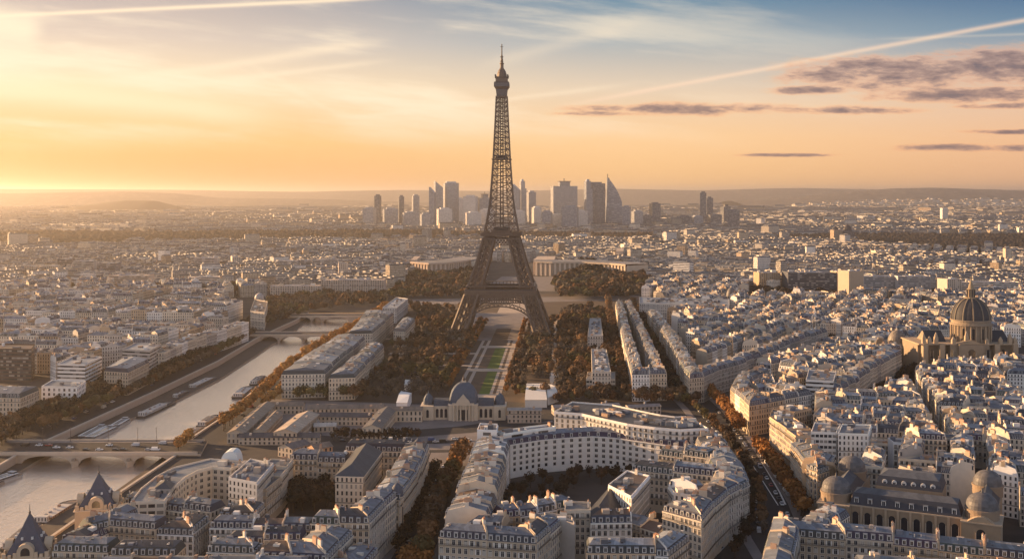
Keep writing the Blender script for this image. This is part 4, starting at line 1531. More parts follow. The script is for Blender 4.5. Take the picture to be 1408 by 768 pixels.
def part_window(root, at, a, b, z0, n, w, h, name='window'):
    a, b = np.array(a), np.array(b)
    for i in range(n):
        mb_ = MB()
        p, q = a + (b - a) * i / n, a + (b - a) * (i + 1) / n
        arch_windows(mb_, p, q, z0, 1, w, h)
        d = (q - p) / np.linalg.norm(q - p)
        nr_ = np.array((d[1], -d[0]))
        ang = math.atan2(d[1], d[0])
        c = (p + q) / 2
        for s_ in (-1, 1):
            cc = c + d * s_ * (w / 2 + .18) + nr_ * .1
            mb_.box(cc[0], cc[1], z0, .32, .3, h - w / 2, ang, 'stone', (.55, .46, .36), bottom=True)
        cc = c + nr_ * .12
        mb_.box(cc[0], cc[1], z0 - .3, w + .8, .4, .3, ang, 'stone', (.55, .46, .36), bottom=True)
        mb_.obj(name, root, at)


# ---- the military school at the near end of the park
def school():
    y0 = P(637, 577)[1]
    sc_ = y0 / F
    X = lambda px: (px - CX) * sc_
    at = (X(637), y0, 0)
    root = thing('domed_school', 'long stone school with square slate dome over its columned centre, facing the square', 'school', at)
    st = (.52, .43, .33)
    wl = MB()
    wl.box(X(637), y0 + 9, 0, X(697) - X(580), 16, 9.2, 0, 'stone', st)
    for px in (588, 687):
        wl.box(X(px), y0 + 8.2, 0, X(596) - X(580), 18, 9.8, 0, 'stone', st)
    wl.box(X(637), y0 + 7, 0, X(657) - X(617), 19, 11.0, 0, 'stone', st)
    wl.box(X(637), y0 + 9, 9.2, X(697) - X(580) + .8, 16.8, .45, 0, 'stone', (.6, .5, .4), bottom=True)
    wl.box(X(637), y0 + 7, 11.0, X(657) - X(617) + .8, 19.8, .5, 0, 'stone', (.6, .5, .4), bottom=True)
    wl.obj('wall', root, at)
    for a, b in ((596, 617), (657, 679)):
        rf = MB()
        xa, xb = X(a), X(b)
        pr = [(y0 + .8, 9.65), (y0 + 3.0, 13.0), (y0 + 13, 13.4), (y0 + 17, 9.65)]
        for (p, q) in zip(pr[:-1], pr[1:]):
            rf.face([(xa, p[0], p[1]), (xb, p[0], p[1]), (xb, q[0], q[1]), (xa, q[0], q[1])], 'slate', None, (.07, .08, .10))
        rf.obj('roof', root, at)
    # square dome on the centre
    dm = MB()
    R0 = (X(655) - X(620)) / 2
    prof = [(1.0, 11.5), (1.0, 13.5), (.97, 16), (.88, 19), (.72, 21.8), (.5, 24), (.3, 25.2), (.28, 25.3)]
    prev = None
    for f, z in prof:
        cur = [(X(637) + sx * R0 * f, y0 + 8 + sy * R0 * f, z) for sx, sy in ((-1, -1), (-.4, -1.12), (.4, -1.12), (1, -1), (1.12, -.4), (1.12, .4), (1, 1), (.4, 1.12), (-.4, 1.12), (-1, 1), (-1.12, .4), (-1.12, -.4))]
        if prev:
            for i in range(12):
                dm.face([prev[i], prev[(i + 1) % 12], cur[(i + 1) % 12], cur[i]], 'slate', None, (.085, .105, .14))
        prev = cur
    dm.face(prev, 'slate', None, (.1, .11, .13))
    dm.obj('dome', root, at)
    ct = MB()
    ct.box(X(637), y0 + 8, 25.3, 3, 3, 1.2, 0, 'stone', st)
    ct.lathe(X(637), y0 + 8, [(1.0, 26.5), (.9, 28), (.3, 29), (.15, 31), (0, 31.2)], 8, 'iron_dark')
    ct.obj('finial', root, at)
    # pediment and arched frontispiece
    pd = MB()
    a, b = X(622), X(652)
    yf = y0 - 2.9
    pd.prism([(a, yf), (b, yf), (b, yf + 1.2), (a, yf + 1.2)], 11.5, 12.3, 'stone', st)
    arcp = [((a + b) / 2 + (b - a) / 2 * .62 * math.cos(t), 12.3 + 4.0 * math.sin(t)) for t in np.linspace(math.pi, 0, 12)]
    for (p, q) in zip(arcp[:-1], arcp[1:]):
        pd.face([(p[0], yf, 12.3), (q[0], yf, 12.3), (q[0], yf, q[1]), (p[0], yf, p[1])], 'stone', None, st)
        pd.face([(p[0], yf, p[1]), (q[0], yf, q[1]), (q[0], yf + 5, q[1]), (p[0], yf + 5, p[1])], 'slate', None, (.2, .2, .22))
    tri = [((a + b) / 2 - 3.2, 15.0), ((a + b) / 2 + 3.2, 15.0), ((a + b) / 2, 18.6)]
    pd.face([(x, yf + .3, z) for x, z in tri], 'stone', None, st)
    pd.face([(tri[0][0], yf + .3, 15.0), (tri[2][0], yf + .3, 18.6), (tri[2][0], yf + 6, 18.6), (tri[0][0], yf + 6, 15.0)], 'slate', None, (.3, .3, .32))
    pd.face([(tri[2][0], yf + .3, 18.6), (tri[1][0], yf + .3, 15.0), (tri[1][0], yf + 6, 15.0), (tri[2][0], yf + 6, 18.6)], 'slate', None, (.3, .3, .32))
    pd.obj('pediment', root, at)
    for px in (624, 629, 633.5, 641, 645.5, 650):
        c_ = MB()
        c_.lathe(X(px), y0 - 3.1, [(.85, 0), (.85, .8), (.62, .9), (.55, 9.8), (.8, 10.2), (.8, 11.0)], 10, 'stone', st)
        c_.obj('column', root, at)
    pr_ = MB()
    pr_.box(X(637), y0 - 2.55, 0.3, 6.5, .12, 7.4, 0, 'glass', bottom=True)
    pr_.obj('door', root, at)
    part_window(root, at, (X(598), y0 + 1.0), (X(616), y0 + 1.0), 1.6, 3, 2.0, 6.2)
    part_window(root, at, (X(658), y0 + 1.0), (X(678), y0 + 1.0), 1.6, 3, 2.0, 6.2)
    part_window(root, at, (X(584), y0 - .8), (X(592), y0 - .8), 1.8, 1, 1.8, 5.6)
    part_window(root, at, (X(683), y0 - .8), (X(691), y0 - .8), 1.8, 1, 1.8, 5.6)
    for px in (588, 687):
        d_ = MB()
        r_ = (X(596) - X(580)) / 2 * .95
        d_.lathe(X(px), y0 + 8, [(r_, 9.8), (r_ * .98, 12), (r_ * .85, 14.2), (r_ * .6, 16), (r_ * .3, 17.2), (.3, 17.6), (.2, 19.4), (0, 19.6)], 8, 'slate', (.08, .10, .13))
        d_.obj('corner_dome', root, at)
    reserve(gpoly([(575, 580), (750, 580), (750, 556), (575, 552)]))


school()


# low wings and sheds of the yards round the school
def shed(name, label, a, b, w, h, wall, roof, rise=2.2, z=None, group='low wings round the yards of the school'):
    """a long low building along the ridge line a-b (pixels at ridge height)"""
    zr = h + rise
    p, q = P(*a, zr), P(*b, zr)
    d = q - p
    L = np.linalg.norm(d)
    ang = math.atan2(d[1], d[0])
    c = (p + q) / 2
    n = np.array((-d[1], d[0])) / L
    t = d / L
    root = thing(name, label, 'wing', (c[0], c[1], 0), group)
    at = (c[0], c[1], 0)
    wl = MB()
    c4 = [p - n * w / 2, q - n * w / 2, q + n * w / 2, p + n * w / 2]
    for i in range(4):
        j = (i + 1) % 4
        LL = np.linalg.norm(c4[j] - c4[i])
        wl.quadwall(c4[i], c4[j], 0, h, 'facade', max(1, round(LL / 3)), 0, max(1, round(h / 3.3)), wall)
    for e, s_ in ((p, -1), (q, 1)):
        wl.face([(*(e - n * w / 2), h), (*(e + n * w / 2), h), (*e, zr)], 'stone', None, wall)
    wl.obj('wall', root, at)
    rf = MB()
    o = .5
    e = t * .5
    for s_ in (-1, 1):
        rf.face([(*(p - e + n * s_ * (w / 2 + o)), h - .25), (*(q + e + n * s_ * (w / 2 + o)), h - .25), (*(q + e), zr + .02), (*(p - e), zr + .02)][::s_], 'zinc', [(0, 0), (L / 2, 0), (L / 2, 1), (0, 1)], roof)
    for _ in range(int(L / 14)):
        f, s_ = rnd.random(), rnd.choice((-1, 1))
        x = p + d * f + n * s_ * w * .22
        rf.box(x[0], x[1], h + .6, 1.4, 1.2, 1.6, ang, 'paint', rnd.choice([(.6, .5, .4), (.3, .3, .32), (.5, .35, .25)]))
    rf.obj('roof', root, at)
    reserve([p - n * (w / 2 + 1), q - n * (w / 2 + 1), q + n * (w / 2 + 1), p + n * (w / 2 + 1)])


BR, SL, LT = (.22, .17, .13), (.10, .09, .09), (.40, .32, .25)
st_ = (.46, .37, .28)
shed('yard_wing', 'long brown-roofed wing along the quay side of the school yards', (368, 551), (324, 590), 11, 7, st_, BR)
shed('yard_wing', 'thin wing closing the top of the outer school yard', (368, 552), (418, 552), 8, 6, st_, BR)
shed('yard_wing', 'broad pale-roofed wing between two yards left of the school', (424, 564), (392, 589), 15, 8, st_, LT)
shed('yard_wing', 'narrow wing inside the outer yard, beside the pale-roofed wing', (381, 563), (356, 588), 8, 6, st_, BR)
shed('yard_wing', 'dark-roofed wing with lit side wall next to the school', (533, 558), (511, 583), 12, 8, (.55, .45, .34), SL)
shed('yard_wing', 'front wing joining the dark-roofed wing to the school', (540, 558), (581, 558), 9, 8, (.55, .45, .34), BR)
shed('yard_wing', 'long low range behind the yards, under the park trees', (424, 556), (528, 555), 9, 6, st_, BR)
shed('yard_wing', 'second low range parallel to the tree-side range', (432, 566), (512, 567), 8, 6, st_, SL)
shed('yard_wing', 'low cross range closing the yards toward the viewer', (330, 594), (440, 594), 8, 5, st_, SL)
shed('yard_wing', 'small pale shed in the middle yard', (432, 581), (462, 580), 12, 4, st_, (.5, .44, .38), 1.2)
shed('yard_wing', 'flat-topped lodge by the bridge road, before the yards', (392, 610), (418, 603), 12, 6, (.6, .48, .36), (.16, .13, .12))
shed('yard_wing', 'brown brick lodge beside the clipped dark tree row', (428, 610), (452, 606), 9, 7, (.5, .30, .18), BR)
shed('yard_wing', 'right wing of the school with dark upper windows', (698, 560), (744, 560), 10, 9, (.40, .33, .27), (.3, .27, .25), .8)
shed('yard_wing', 'low grey range right of the school behind the crescent', (760, 556), (850, 553), 10, 6, (.40, .34, .28), (.2, .18, .18), 1.0)
shed('yard_wing', 'low grey range at the avenue end of the school grounds', (862, 556), (906, 554), 9, 6, (.40, .34, .28), (.2, .18, .18), 1.0)
reserve(gpoly([(310, 612), (600, 616), (600, 552), (360, 546)]))


# ---- the domed church on the right
def church():
    y0 = P(1335, 516)[1]
    sc_ = y0 / F
    X = lambda px: (px - CX) * sc_
    Z = lambda py: (516 - py) * sc_          # heights at this distance
    cx, cy = X(1335), y0 + 24
    at = (cx, y0, 0)
    root = thing('domed_church', 'great stone church with tall ribbed dark dome and lantern, above the right-hand roofs', 'church', at)
    st = (.28, .22, .16)
    rot = 0
    wl = MB()
    zb = Z(474)
    wl.box(cx, cy, 0, X(1362) - X(1308), 44, zb, 0, 'stone', st)
    wl.box(X(1288), cy + 4, 0, X(1311) - X(1269), 38, zb - .8, 0, 'stone', st)
    wl.box(X(1380), cy + 4, 0, X(1400) - X(1359), 38, zb - .8, 0, 'stone', st)
    wl.box(X(1335), y0 + 1.2, 0, X(1352) - X(1318), 6, zb + .4, 0, 'stone', st)
    for px in (1273, 1296, 1322, 1350, 1372, 1397):
        wl.box(X(px), y0 + 2.6, 0, 4.4, 5.4, zb + .9, 0, 'stone', (.36, .275, .19))
    wl.box(cx - 2, cy, zb - .2, X(1402) - X(1267), 45, 1.0, 0, 'stone', (.38, .29, .20), bottom=True)
    wl.box(X(1335), y0 - 7, 0, 40, 12, Z(497), 0, 'stone', st)
    wl.obj('wall', root, at)
    for a, b in ((1284, 1310), (1360, 1398)):
        rf = MB()
        xa, xb = X(a), X(b)
        za, zr = zb + .8, Z(459)
        for (p, q) in ((cy - 10, cy + 3), (cy + 16, cy + 3)):
            rf.face([(xa, p, za), (xb, p, za), (xb, q, zr), (xa, q, zr)], 'slate', None, (.04, .045, .055))
        for x in (xa, xb):
            rf.face([(x, cy - 10, za), (x, cy + 16, za), (x, cy + 3, zr)], 'stone', None, st)
        rf.obj('roof', root, at)
    ap = MB()
    ap.lathe(X(1352), y0 - 10, [(14, 0), (14, Z(500)), (13, Z(498)), (8, Z(494)), (0, Z(492))], 20, 'slate', (.16, .12, .09))
    ap.obj('apse', root, at)
    pd = MB()
    a, b, zt = X(1318), X(1352), zb + .8
    yf = y0 - 1.9
    pd.face([(a, yf, zt), (b, yf, zt), ((a + b) / 2, yf, zt + 3.6)], 'stone', None, (.34, .26, .18))
    pd.face([(a - .4, yf - .3, zt), ((a + b) / 2, yf - .3, zt + 3.9), ((a + b) / 2, yf + 8, zt + 3.9), (a - .4, yf + 8, zt)], 'slate', None, (.2, .17, .14))
    pd.face([((a + b) / 2, yf - .3, zt + 3.9), (b + .4, yf - .3, zt), (b + .4, yf + 8, zt), ((a + b) / 2, yf + 8, zt + 3.9)], 'slate', None, (.2, .17, .14))
    pd.obj('pediment', root, at)
    # pinnacles on the parapet
    for px, hh in ((1272, 9), (1280, 6.5), (1289, 10), (1313, 6), (1331, 11), (1359, 5), (1378, 6), (1391, 9.5), (1398, 6)):
        pn = MB()
        pn.box(X(px), y0 + 3.5, zb + .8, 3.0, 3.0, hh * .6, 0, 'stone', (.38, .29, .20))
        pn.lathe(X(px), y0 + 3.5, [(1.7, zb + .8 + hh * .6), (1.2, zb + .8 + hh * .8), (.3, zb + .8 + hh), (0, zb + .9 + hh)], 8, 'stone', (.38, .29, .20))
        pn.obj('pinnacle', root, at)
    cx = (1335 - CX) * cy / F
    Z = lambda py: H - (py - HY) * cy / F
    Rd = 53 / 2 * cy / F
    dr_ = MB()
    z0, z1, z2 = Z(470), Z(446), Z(440)
    dr_.lathe(cx, cy, [(Rd * 1.0, zb), (Rd * 1.0, z0 + 1.5), (Rd * .9, z0 + 1.6), (Rd * .9, z1), (Rd * 1.04, z1 + .2), (Rd * 1.04, z1 + 1.6), (Rd * .97, z1 + 1.7), (Rd * .95, z2), (Rd * 1.02, z2 + .1), (Rd * 1.02, z2 + 1.0), (Rd * .95, z2 + 1.1)], 40, 'stone', st)
    dr_.obj('drum', root, at)
    for i in range(24):
        a = 2 * math.pi * (i + .5) / 24
        c_ = MB()
        c_.lathe(cx + Rd * .98 * math.cos(a), cy + Rd * .98 * math.sin(a), [(.72, z0 + 1.6), (.62, z0 + 2.2), (.56, z1 - .8), (.8, z1)], 8, 'stone', (.38, .29, .20))
        c_.obj('column', root, at)
        if i % 2 == 0:
            wd = MB()
            a += math.pi / 24
            ca, sa = math.cos(a), math.sin(a)
            tx, ty = -sa, ca
            c0 = np.array((cx + Rd * .912 * ca, cy + Rd * .912 * sa))
            arch_windows(wd, c0 - np.array((tx, ty)) * 1.3, c0 + np.array((tx, ty)) * 1.3, z0 + 4, 1, 2.1, z1 - z0 - 6, proud=.05)
            wd.obj('window', root, at)
    # dome with ribs
    zt, hd = z2 + 1.1, Z(409) - z2 - 1.1
    prof = [(Rd * .95 * math.cos(t) ** .9 if t < 1.5 else 3.6, zt + hd * math.sin(t)) for t in np.linspace(0, 1.32, 12)]
    dm = MB()
    dm.lathe(cx, cy, prof, 48, 'slate', (.055, .055, .06))
    dome_o = dm.obj('dome', root, at)
    for i in range(12):
        a = 2 * math.pi * (i + .5) / 12
        rb = MB()
        for (r0, za), (r1, zb_) in zip(prof[:-1], prof[1:]):
            rb.beam((cx + (r0 + .1) * math.cos(a), cy + (r0 + .1) * math.sin(a), za), (cx + (r1 + .1) * math.cos(a), cy + (r1 + .1) * math.sin(a), zb_), 1.0, 'stone', (.19, .155, .115))
        rb.obj('rib', dome_o, at)
    rl_, zl = prof[-1]
    ln = MB()
    ln.lathe(cx, cy, [(rl_ + .8, zl), (rl_ + .8, zl + 1), (3.2, zl + 1.1), (3.0, Z(398)), (3.6, Z(398) + .3), (3.6, Z(397)), (2.4, Z(396)), (2.0, Z(392)), (1.4, Z(390)), (.5, Z(386)), (.2, Z(381)), (0, Z(380.5))], 12, 'stone', (.30, .23, .15))
    for i in range(8):
        a = 2 * math.pi * i / 8
        ln.box(cx + 3.4 * math.cos(a), cy + 3.4 * math.sin(a), zl + 1, .8, .8, Z(398) - zl - .8, a, 'iron_dark')
    ln.obj('lantern', root, at)
    Z = lambda py: (516 - py) * sc_
    part_window(root, at, (X(1326), y0 - 2.0), (X(1344), y0 - 2.0), Z(492), 1, 6.5, 8)
    for px in (1284, 1310, 1360, 1383):
        yy = y0 + (4.9 if px in (1284, 1383) else 1.9)
        part_window(root, at, (X(px) - 2, yy), (X(px) + 2, yy), Z(494), 1, 2.6, 8.5)
    reserve(gpoly([(1255, 522), (1420, 522), (1420, 478), (1262, 478)]))


church()


def small_dome(label, px, py_base, py_eave, py_top, wpx, wall, dome, z_h=None, body=0.0, name='domed_pavilion', n=24, glass=False):
    y0 = P(px, py_base)[1]
    sc_ = y0 / F
    x = (px - CX) * sc_
    Z = lambda py: (py_base - py) * sc_
    r = wpx * sc_ / 2
    root = thing(name, label, 'dome', (x, y0 + r, 0))
    at = (x, y0 + r, 0)
    wl = MB()
    wl.lathe(x, y0 + r, [(r, 0), (r, Z(py_eave)), (r * 1.05, Z(py_eave) + .05), (r * 1.05, Z(py_eave) + .8), (r * .97, Z(py_eave) + .85)], n, 'facade', wall, nu=max(6, round(2 * math.pi * r / 3.5)))
    wl.obj('wall', root, at)
    dm = MB()
    z0, z1 = Z(py_eave) + .8, Z(py_top)
    hh = (z1 - z0) * .86
    pr = [(r * .97 * math.cos(t), z0 + hh * math.sin(t)) for t in np.linspace(0, 1.42, 9)]
    dm.lathe(x, y0 + r, pr, n, 'zinc', dome, nu=n)
    do = dm.obj('dome', root, at)
    ln = MB()
    rr_ = max(.5, pr[-1][0])
    ln.lathe(x, y0 + r, [(rr_ * 1.2, pr[-1][1] - .05), (rr_ * .8, pr[-1][1] + (z1 - z0) * .08), (.25, z1 - .2), (0, z1)], 10, 'stone', wall)
    ln.obj('lantern', root, at)
    reserve([(x - r - 2, y0 - 2), (x + r + 2, y0 - 2), (x + r + 2, y0 + 2 * r + 2), (x - r - 2, y0 + 2 * r + 2)])


small_dome('small ribbed dome on stone drum, to one side of the great domed church', 1238, 503, 473, 452, 26, (.46, .38, .28), (.20, .17, .14))
small_dome('dark dome on a round tower, standing above the roofs of the triangular district', 1007, 425, 411, 393, 15, (.5, .40, .28), (.14, .13, .13))
small_dome('glass dome on the pale corner building at the river bend', 355, 428, 411, 402, 13, (.5, .42, .34), (.42, .38, .36))


# ---- the palace with four domes in the lower right corner
def palace():
    z = 17.0
    nl, nr_ = P(1168, 694, z), P(1322, 713, z)
    d = nr_ - nl
    L = np.linalg.norm(d)
    t = d / L
    n = np.array((-t[1], t[0]))
    ang = math.atan2(t[1], t[0])
    at = (nl[0], nl[1], 0)
    root = thing('domed_palace', 'stone palace with round-headed windows, slate roofs and four pale domes', 'palace', at)
    st = (.32, .24, .165)
    G = lambda u, v: nl + t * u + n * v
    wl = MB()
    def blk(mb_, u0, u1, v0, v1, z0, z1, m='stone', c=st):
        p = G((u0 + u1) / 2, (v0 + v1) / 2)
        mb_.box(p[0], p[1], z0, u1 - u0, v1 - v0, z1 - z0, ang, m, c)
    blk(wl, 0, L, 0, 14, 0, z)
    blk(wl, -14, 0, -2, 16, 0, z - .4)
    blk(wl, L, L + 16, -3, 14, 0, z - .4)
    blk(wl, -14, 0, 16, 62, 0, z - .5)
    blk(wl, L + 2, L + 14, 14, 58, 0, z - .5)
    blk(wl, 8, L - 10, 24, 44, 0, z + 4.5)
    for (u0, u1, v0, v1, zt) in ((-.4, L + .4, -.5, 14.4, z), (-14.5, .3, -2.5, 16.4, z - .4), (L - .3, L + 16.5, -3.5, 14.4, z - .4)):
        blk(wl, u0, u1, v0, v1, zt, zt + .6, 'stone', (.42, .33, .24))
    wl.obj('wall', root, at)
    rf = MB()
    def mans(u0, u1, v0, v1, z0, mh, rise, ins=1.6, c=(.055, .06, .075)):
        a = [G(u0, v0), G(u1, v0), G(u1, v1), G(u0, v1)]
        b = [G(u0 + ins, v0 + ins), G(u1 - ins, v0 + ins), G(u1 - ins, v1 - ins), G(u0 + ins, v1 - ins)]
        for i in range(4):
            j = (i + 1) % 4
            rf.face([(*a[i], z0), (*a[j], z0), (*b[j], z0 + mh), (*b[i], z0 + mh)], 'slate', None, c)
        if v1 - v0 < u1 - u0:
            m0, m1 = G(u0 + ins + 3, (v0 + v1) / 2), G(u1 - ins - 3, (v0 + v1) / 2)
            q = ((b[0], b[1], m1, m0), (b[2], b[3], m0, m1), (b[1], b[2], m1), (b[3], b[0], m0))
        else:
            m0, m1 = G((u0 + u1) / 2, v0 + ins + 3), G((u0 + u1) / 2, v1 - ins - 3)
            q = ((b[1], b[2], m1, m0), (b[3], b[0], m0, m1), (b[0], b[1], m0), (b[2], b[3], m1))
        for f in q:
            rf.face([(p[0], p[1], z0 + mh + (rise if (p is m0 or p is m1) else 0)) for p in f], 'zinc', [(0, 0), (14, 0), (14, 1), (0, 1)][:len(f)], (.09, .095, .105))
    mans(0, L, .2, 13.8, z + .6, 5.2, 1.6)
    mans(8, L - 10, 24, 44, z + 4.5, 4.6, 1.2)
    mans(-13.5, -.5, 16.5, 61, z - .4, 3.4, 3.0, 3.0, (.085, .08, .08))
    mans(L + 2.5, L + 13.5, 14.5, 57, z - .4, 3.4, 3.0, 3.0, (.085, .08, .08))
    rfo = rf.obj('roof', root, at)
    for i in range(8):
        p = G(L * (i + .5) / 8, .75)
        child('dormer', DORM, rfo, (p[0] - at[0], p[1] - at[1], z + 1.1), ang, (1.25, 1.25, 1.35))
    for i in range(6):
        p = G(10 + (L - 22) * (i + .5) / 6, 24.9)
        od = MB()
        od.lathe(0, 0, [(1.2, -.1), (1.2, .4), (.8, .45), (.7, .2), (0, .2)], 14, 'frame_white')
        o = od.obj('round_dormer', rfo)
        o.location = (p[0] - at[0], p[1] - at[1], z + 6.4)
        o.rotation_euler = (R(90), 0, ang)
    for i in range(9):
        a, b = G(L * i / 9, 0), G(L * (i + 1) / 9, 0)
        part_window(root, at, a, b, 5.0, 1, 2.7, 9.6)
    a, b = G(L, -3), G(L + 16, -3)
    part_window(root, at, G(L + 5, -3), G(L + 11, -3), 5.0, 1, 3.6, 9.4)
    for i in range(10):
        p = G(L * i / 9, -.35)
        pl = MB()
        pl.box(p[0], p[1], 0, 1.0, .7, z - .1, ang, 'stone', (.40, .31, .22))
        pl.obj('pilaster', root, at)
    pdm = MB()
    a, b, yf = G(L + 2.5, -3.3), G(L + 13.5, -3.3), 0
    segs = [(a + (b - a) * f, z + .2 + 2.6 * math.sin(f * math.pi)) for f in np.linspace(0, 1, 9)]
    for (p, zp), (q, zq) in zip(segs[:-1], segs[1:]):
        pdm.face([(*p, z + .2), (*q, z + .2), (*q, zq), (*p, zp)], 'stone', None, (.38, .29, .2))
        pi, qi = p + n * 3, q + n * 3
        pdm.face([(*p, zp), (*q, zq), (*qi, zq), (*pi, zp)], 'stone', None, (.38, .29, .2))
    pdm.obj('pediment', root, at)
    for (u, v, r, zb) in ((-7, 6, 6.9, z + .2), (L + 8, 6, 7.1, z + .2), (-7, 50, 6.9, z + .2), (L + 8, 50, 6.8, z + .2)):
        c = G(u, v)
        dm = MB()
        dm.lathe(c[0], c[1], [(r * 1.0, zb - 1), (r * 1.0, zb + 3.4), (r * 1.05, zb + 3.5), (r * 1.05, zb + 4.3), (r * .96, zb + 4.4)], 28, 'stone', (.26, .195, .14))
        dm.lathe(c[0], c[1], [(r * .96, zb + 4.4), (r * .93, zb + 5.8), (r * .94, zb + 5.9), (r * .93, zb + 6.3), (r * .88, zb + 7.5), (r * .76, zb + 8.8), (r * .58, zb + 9.9), (r * .36, zb + 10.6), (.5, zb + 11.0), (.4, zb + 11.6), (.2, zb + 12.6), (0, zb + 12.7)], 28, 'zinc', (.115, .11, .112), nu=28)
        dm.obj('dome', root, at, smooth=False)
    c4 = [G(-20, -6), G(L + 22, -8), G(L + 20, 66), G(-20, 66)]
    reserve(c4)


palace()


# ---- the two turreted pavilions on the near quay
def turret(label, px, py_top, py_base, halfw, py_low):
    zb = 17.0
    c = P(px, py_base, zb)
    sc_ = c[1] / F
    w = halfw * sc_
    at = (c[0], c[1], 0)
    root = thing('turreted_pavilion', label, 'pavilion', at)
    st = (.52, .40, .28)
    rot = .22
    wl = MB()
    wl.box(c[0], c[1], 0, 2 * w, 2 * w, zb - 1, rot, 'stone', st)
    wl.box(c[0], c[1], zb - 1.4, 2 * w + 1.2, 2 * w + 1.2, .5, rot, 'stone', (.6, .48, .35), bottom=True)
    ca, sa = math.cos(rot), math.sin(rot)
    for i in range(4):
        a = rot + i * math.pi / 2
        # balustrade of the roof terrace and a round-headed lucarne on each side
        ux, uy = math.cos(a), math.sin(a)
        nx, ny = math.sin(a), -math.cos(a)
        for k_ in range(9):
            o = (-1 + 2 * (k_ + .5) / 9) * w
            wl.box(c[0] + ux * o + nx * (w - .3), c[1] + uy * o + ny * (w - .3), zb - 1, w * .15, .6, 1.5 if k_ % 2 else 2.2, a, 'stone', st)
    wl.obj('wall', root, at)
    for i in range(4):
        a = rot + i * math.pi / 2
        nx, ny = math.sin(a), -math.cos(a)
        lu = MB()
        ww, hh = w * .36, 4.6
        p = np.array((c[0] + nx * (w - 1.4), c[1] + ny * (w - 1.4)))
        ux = np.array((math.cos(a), math.sin(a)))
        nn = np.array((nx, ny))
        prf = [(-ww, 0), (ww, 0), (ww, hh * .55)] + [(ww * math.cos(q), hh * .55 + ww * math.sin(q)) for q in np.linspace(.3, math.pi - .3, 7)] + [(-ww, hh * .55)]
        A = [(*(p + ux * x + nn * 1.5), zb - 1 + z) for x, z in prf]
        B_ = [(*(p + ux * x - nn * 1.5), zb - 1 + z) for x, z in prf]
        lu.face(A, 'stone', None, st)
        for k_ in range(len(prf)):
            j = (k_ + 1) % len(prf)
            lu.face([A[j], A[k_], B_[k_], B_[j]], 'stone', None, st)
        pp, qq = p - ux * ww + nn * 1.5, p + ux * ww + nn * 1.5
        arch_windows(lu, pp, qq, zb, 1, ww * 1.1, hh * .7)
        lu.obj('lucarne', root, at)
    rf = MB()
    zt = zb + (py_base - py_top) * sc_
    wr = w * .86
    b4 = [(c[0] + (x * ca - y * sa) * wr, c[1] + (x * sa + y * ca) * wr, zb) for x, y in ((-1, -1), (1, -1), (1, 1), (-1, 1))]
    e4 = [(c[0] + (x * ca - y * sa) * wr * .42, c[1] + (x * sa + y * ca) * wr * .42, zb + (zt - zb) * .52) for x, y in ((-1, -1), (1, -1), (1, 1), (-1, 1))]
    for i in range(4):
        j = (i + 1) % 4
        rf.face([b4[i], b4[j], e4[j], e4[i]], 'slate', None, (.075, .085, .115))
        rf.face([e4[i], e4[j], (c[0], c[1], zt)], 'slate', None, (.075, .085, .115))
    ro = rf.obj('roof', root, at)
    fn = MB()
    fn.lathe(c[0], c[1], [(.35, zt - .8), (.5, zt), (.16, zt + .4), (.1, zt + 3.2), (0, zt + 3.3)], 8, 'iron_dark')
    fn.obj('finial', root, at)
    for i in range(4):
        for s_ in (-.25, .25):
            a = rot + i * math.pi / 2
            nx, ny = math.sin(a), -math.cos(a)
            f = .36
            rr_ = wr * (1 - f * 1.11) + .25
            sk = MB()
            sk.box(c[0] + nx * rr_ + math.cos(a) * s_ * wr, c[1] + ny * rr_ + math.sin(a) * s_ * wr, zb + (zt - zb) * f * .98, .8, .8, 1.0, a, 'frame_white', bottom=True)
            sk.obj('skylight', ro, at)
    reserve([(c[0] - w - 2, c[1] - w - 2), (c[0] + w + 2, c[1] - w - 2), (c[0] + w + 2, c[1] + w + 2), (c[0] - w - 2, c[1] + w + 2)])


turret('stone pavilion with steep dark pyramid roof, the one farther up the quay', 136, 649, 690, 27, 712)
turret('stone pavilion with steep dark pyramid roof and spike, the one nearer the bottom corner', 41, 703, 754, 30, 780)

# white half dome on the roof by the yards
def white_dome():
    z = 16
    c = P(315, 642, z)
    sc_ = c[1] / F
    at = (c[0], c[1], 0)
    root = thing('glass_roof_house', 'pale rounded glass roof on a low block by the bridge road', 'building', at)
    wl = MB()
    wl.box(c[0], c[1] + 7, 0, 20, 16, z, 0, 'facade', (.42, .34, .27), nu=3)
    wl.obj('wall', root, at)
    d = MB()
    r = 14 * sc_
    pr = [(r * math.cos(t) ** .7, 7.6 * math.sin(t)) for t in np.linspace(0, 1.45, 8)]
    n = 12
    yb, yf = c[1] + 12, c[1] + 2
    prev = None
    for (x, zz) in pr:
        cur = [(c[0] - x, yf + zz * .12, z + zz), (c[0] + x * .82, yf + zz * .12, z + zz), (c[0] + x * .82, yb, z + zz), (c[0] - x, yb, z + zz)]
        if prev:
            for i in range(4):
                d.face([prev[i], prev[(i + 1) % 4], cur[(i + 1) % 4], cur[i]], 'paint', None, (.62, .66, .66))
        prev = cur
    d.face(prev, 'paint', None, (.62, .66, .66))
    d.obj('glass_roof', root, at)
    reserve([(c[0] - 12, c[1] - 2), (c[0] + 12, c[1] - 2), (c[0] + 12, c[1] + 17), (c[0] - 12, c[1] + 17)])
    # small dome on the rounded corner of the street front
white_dome()


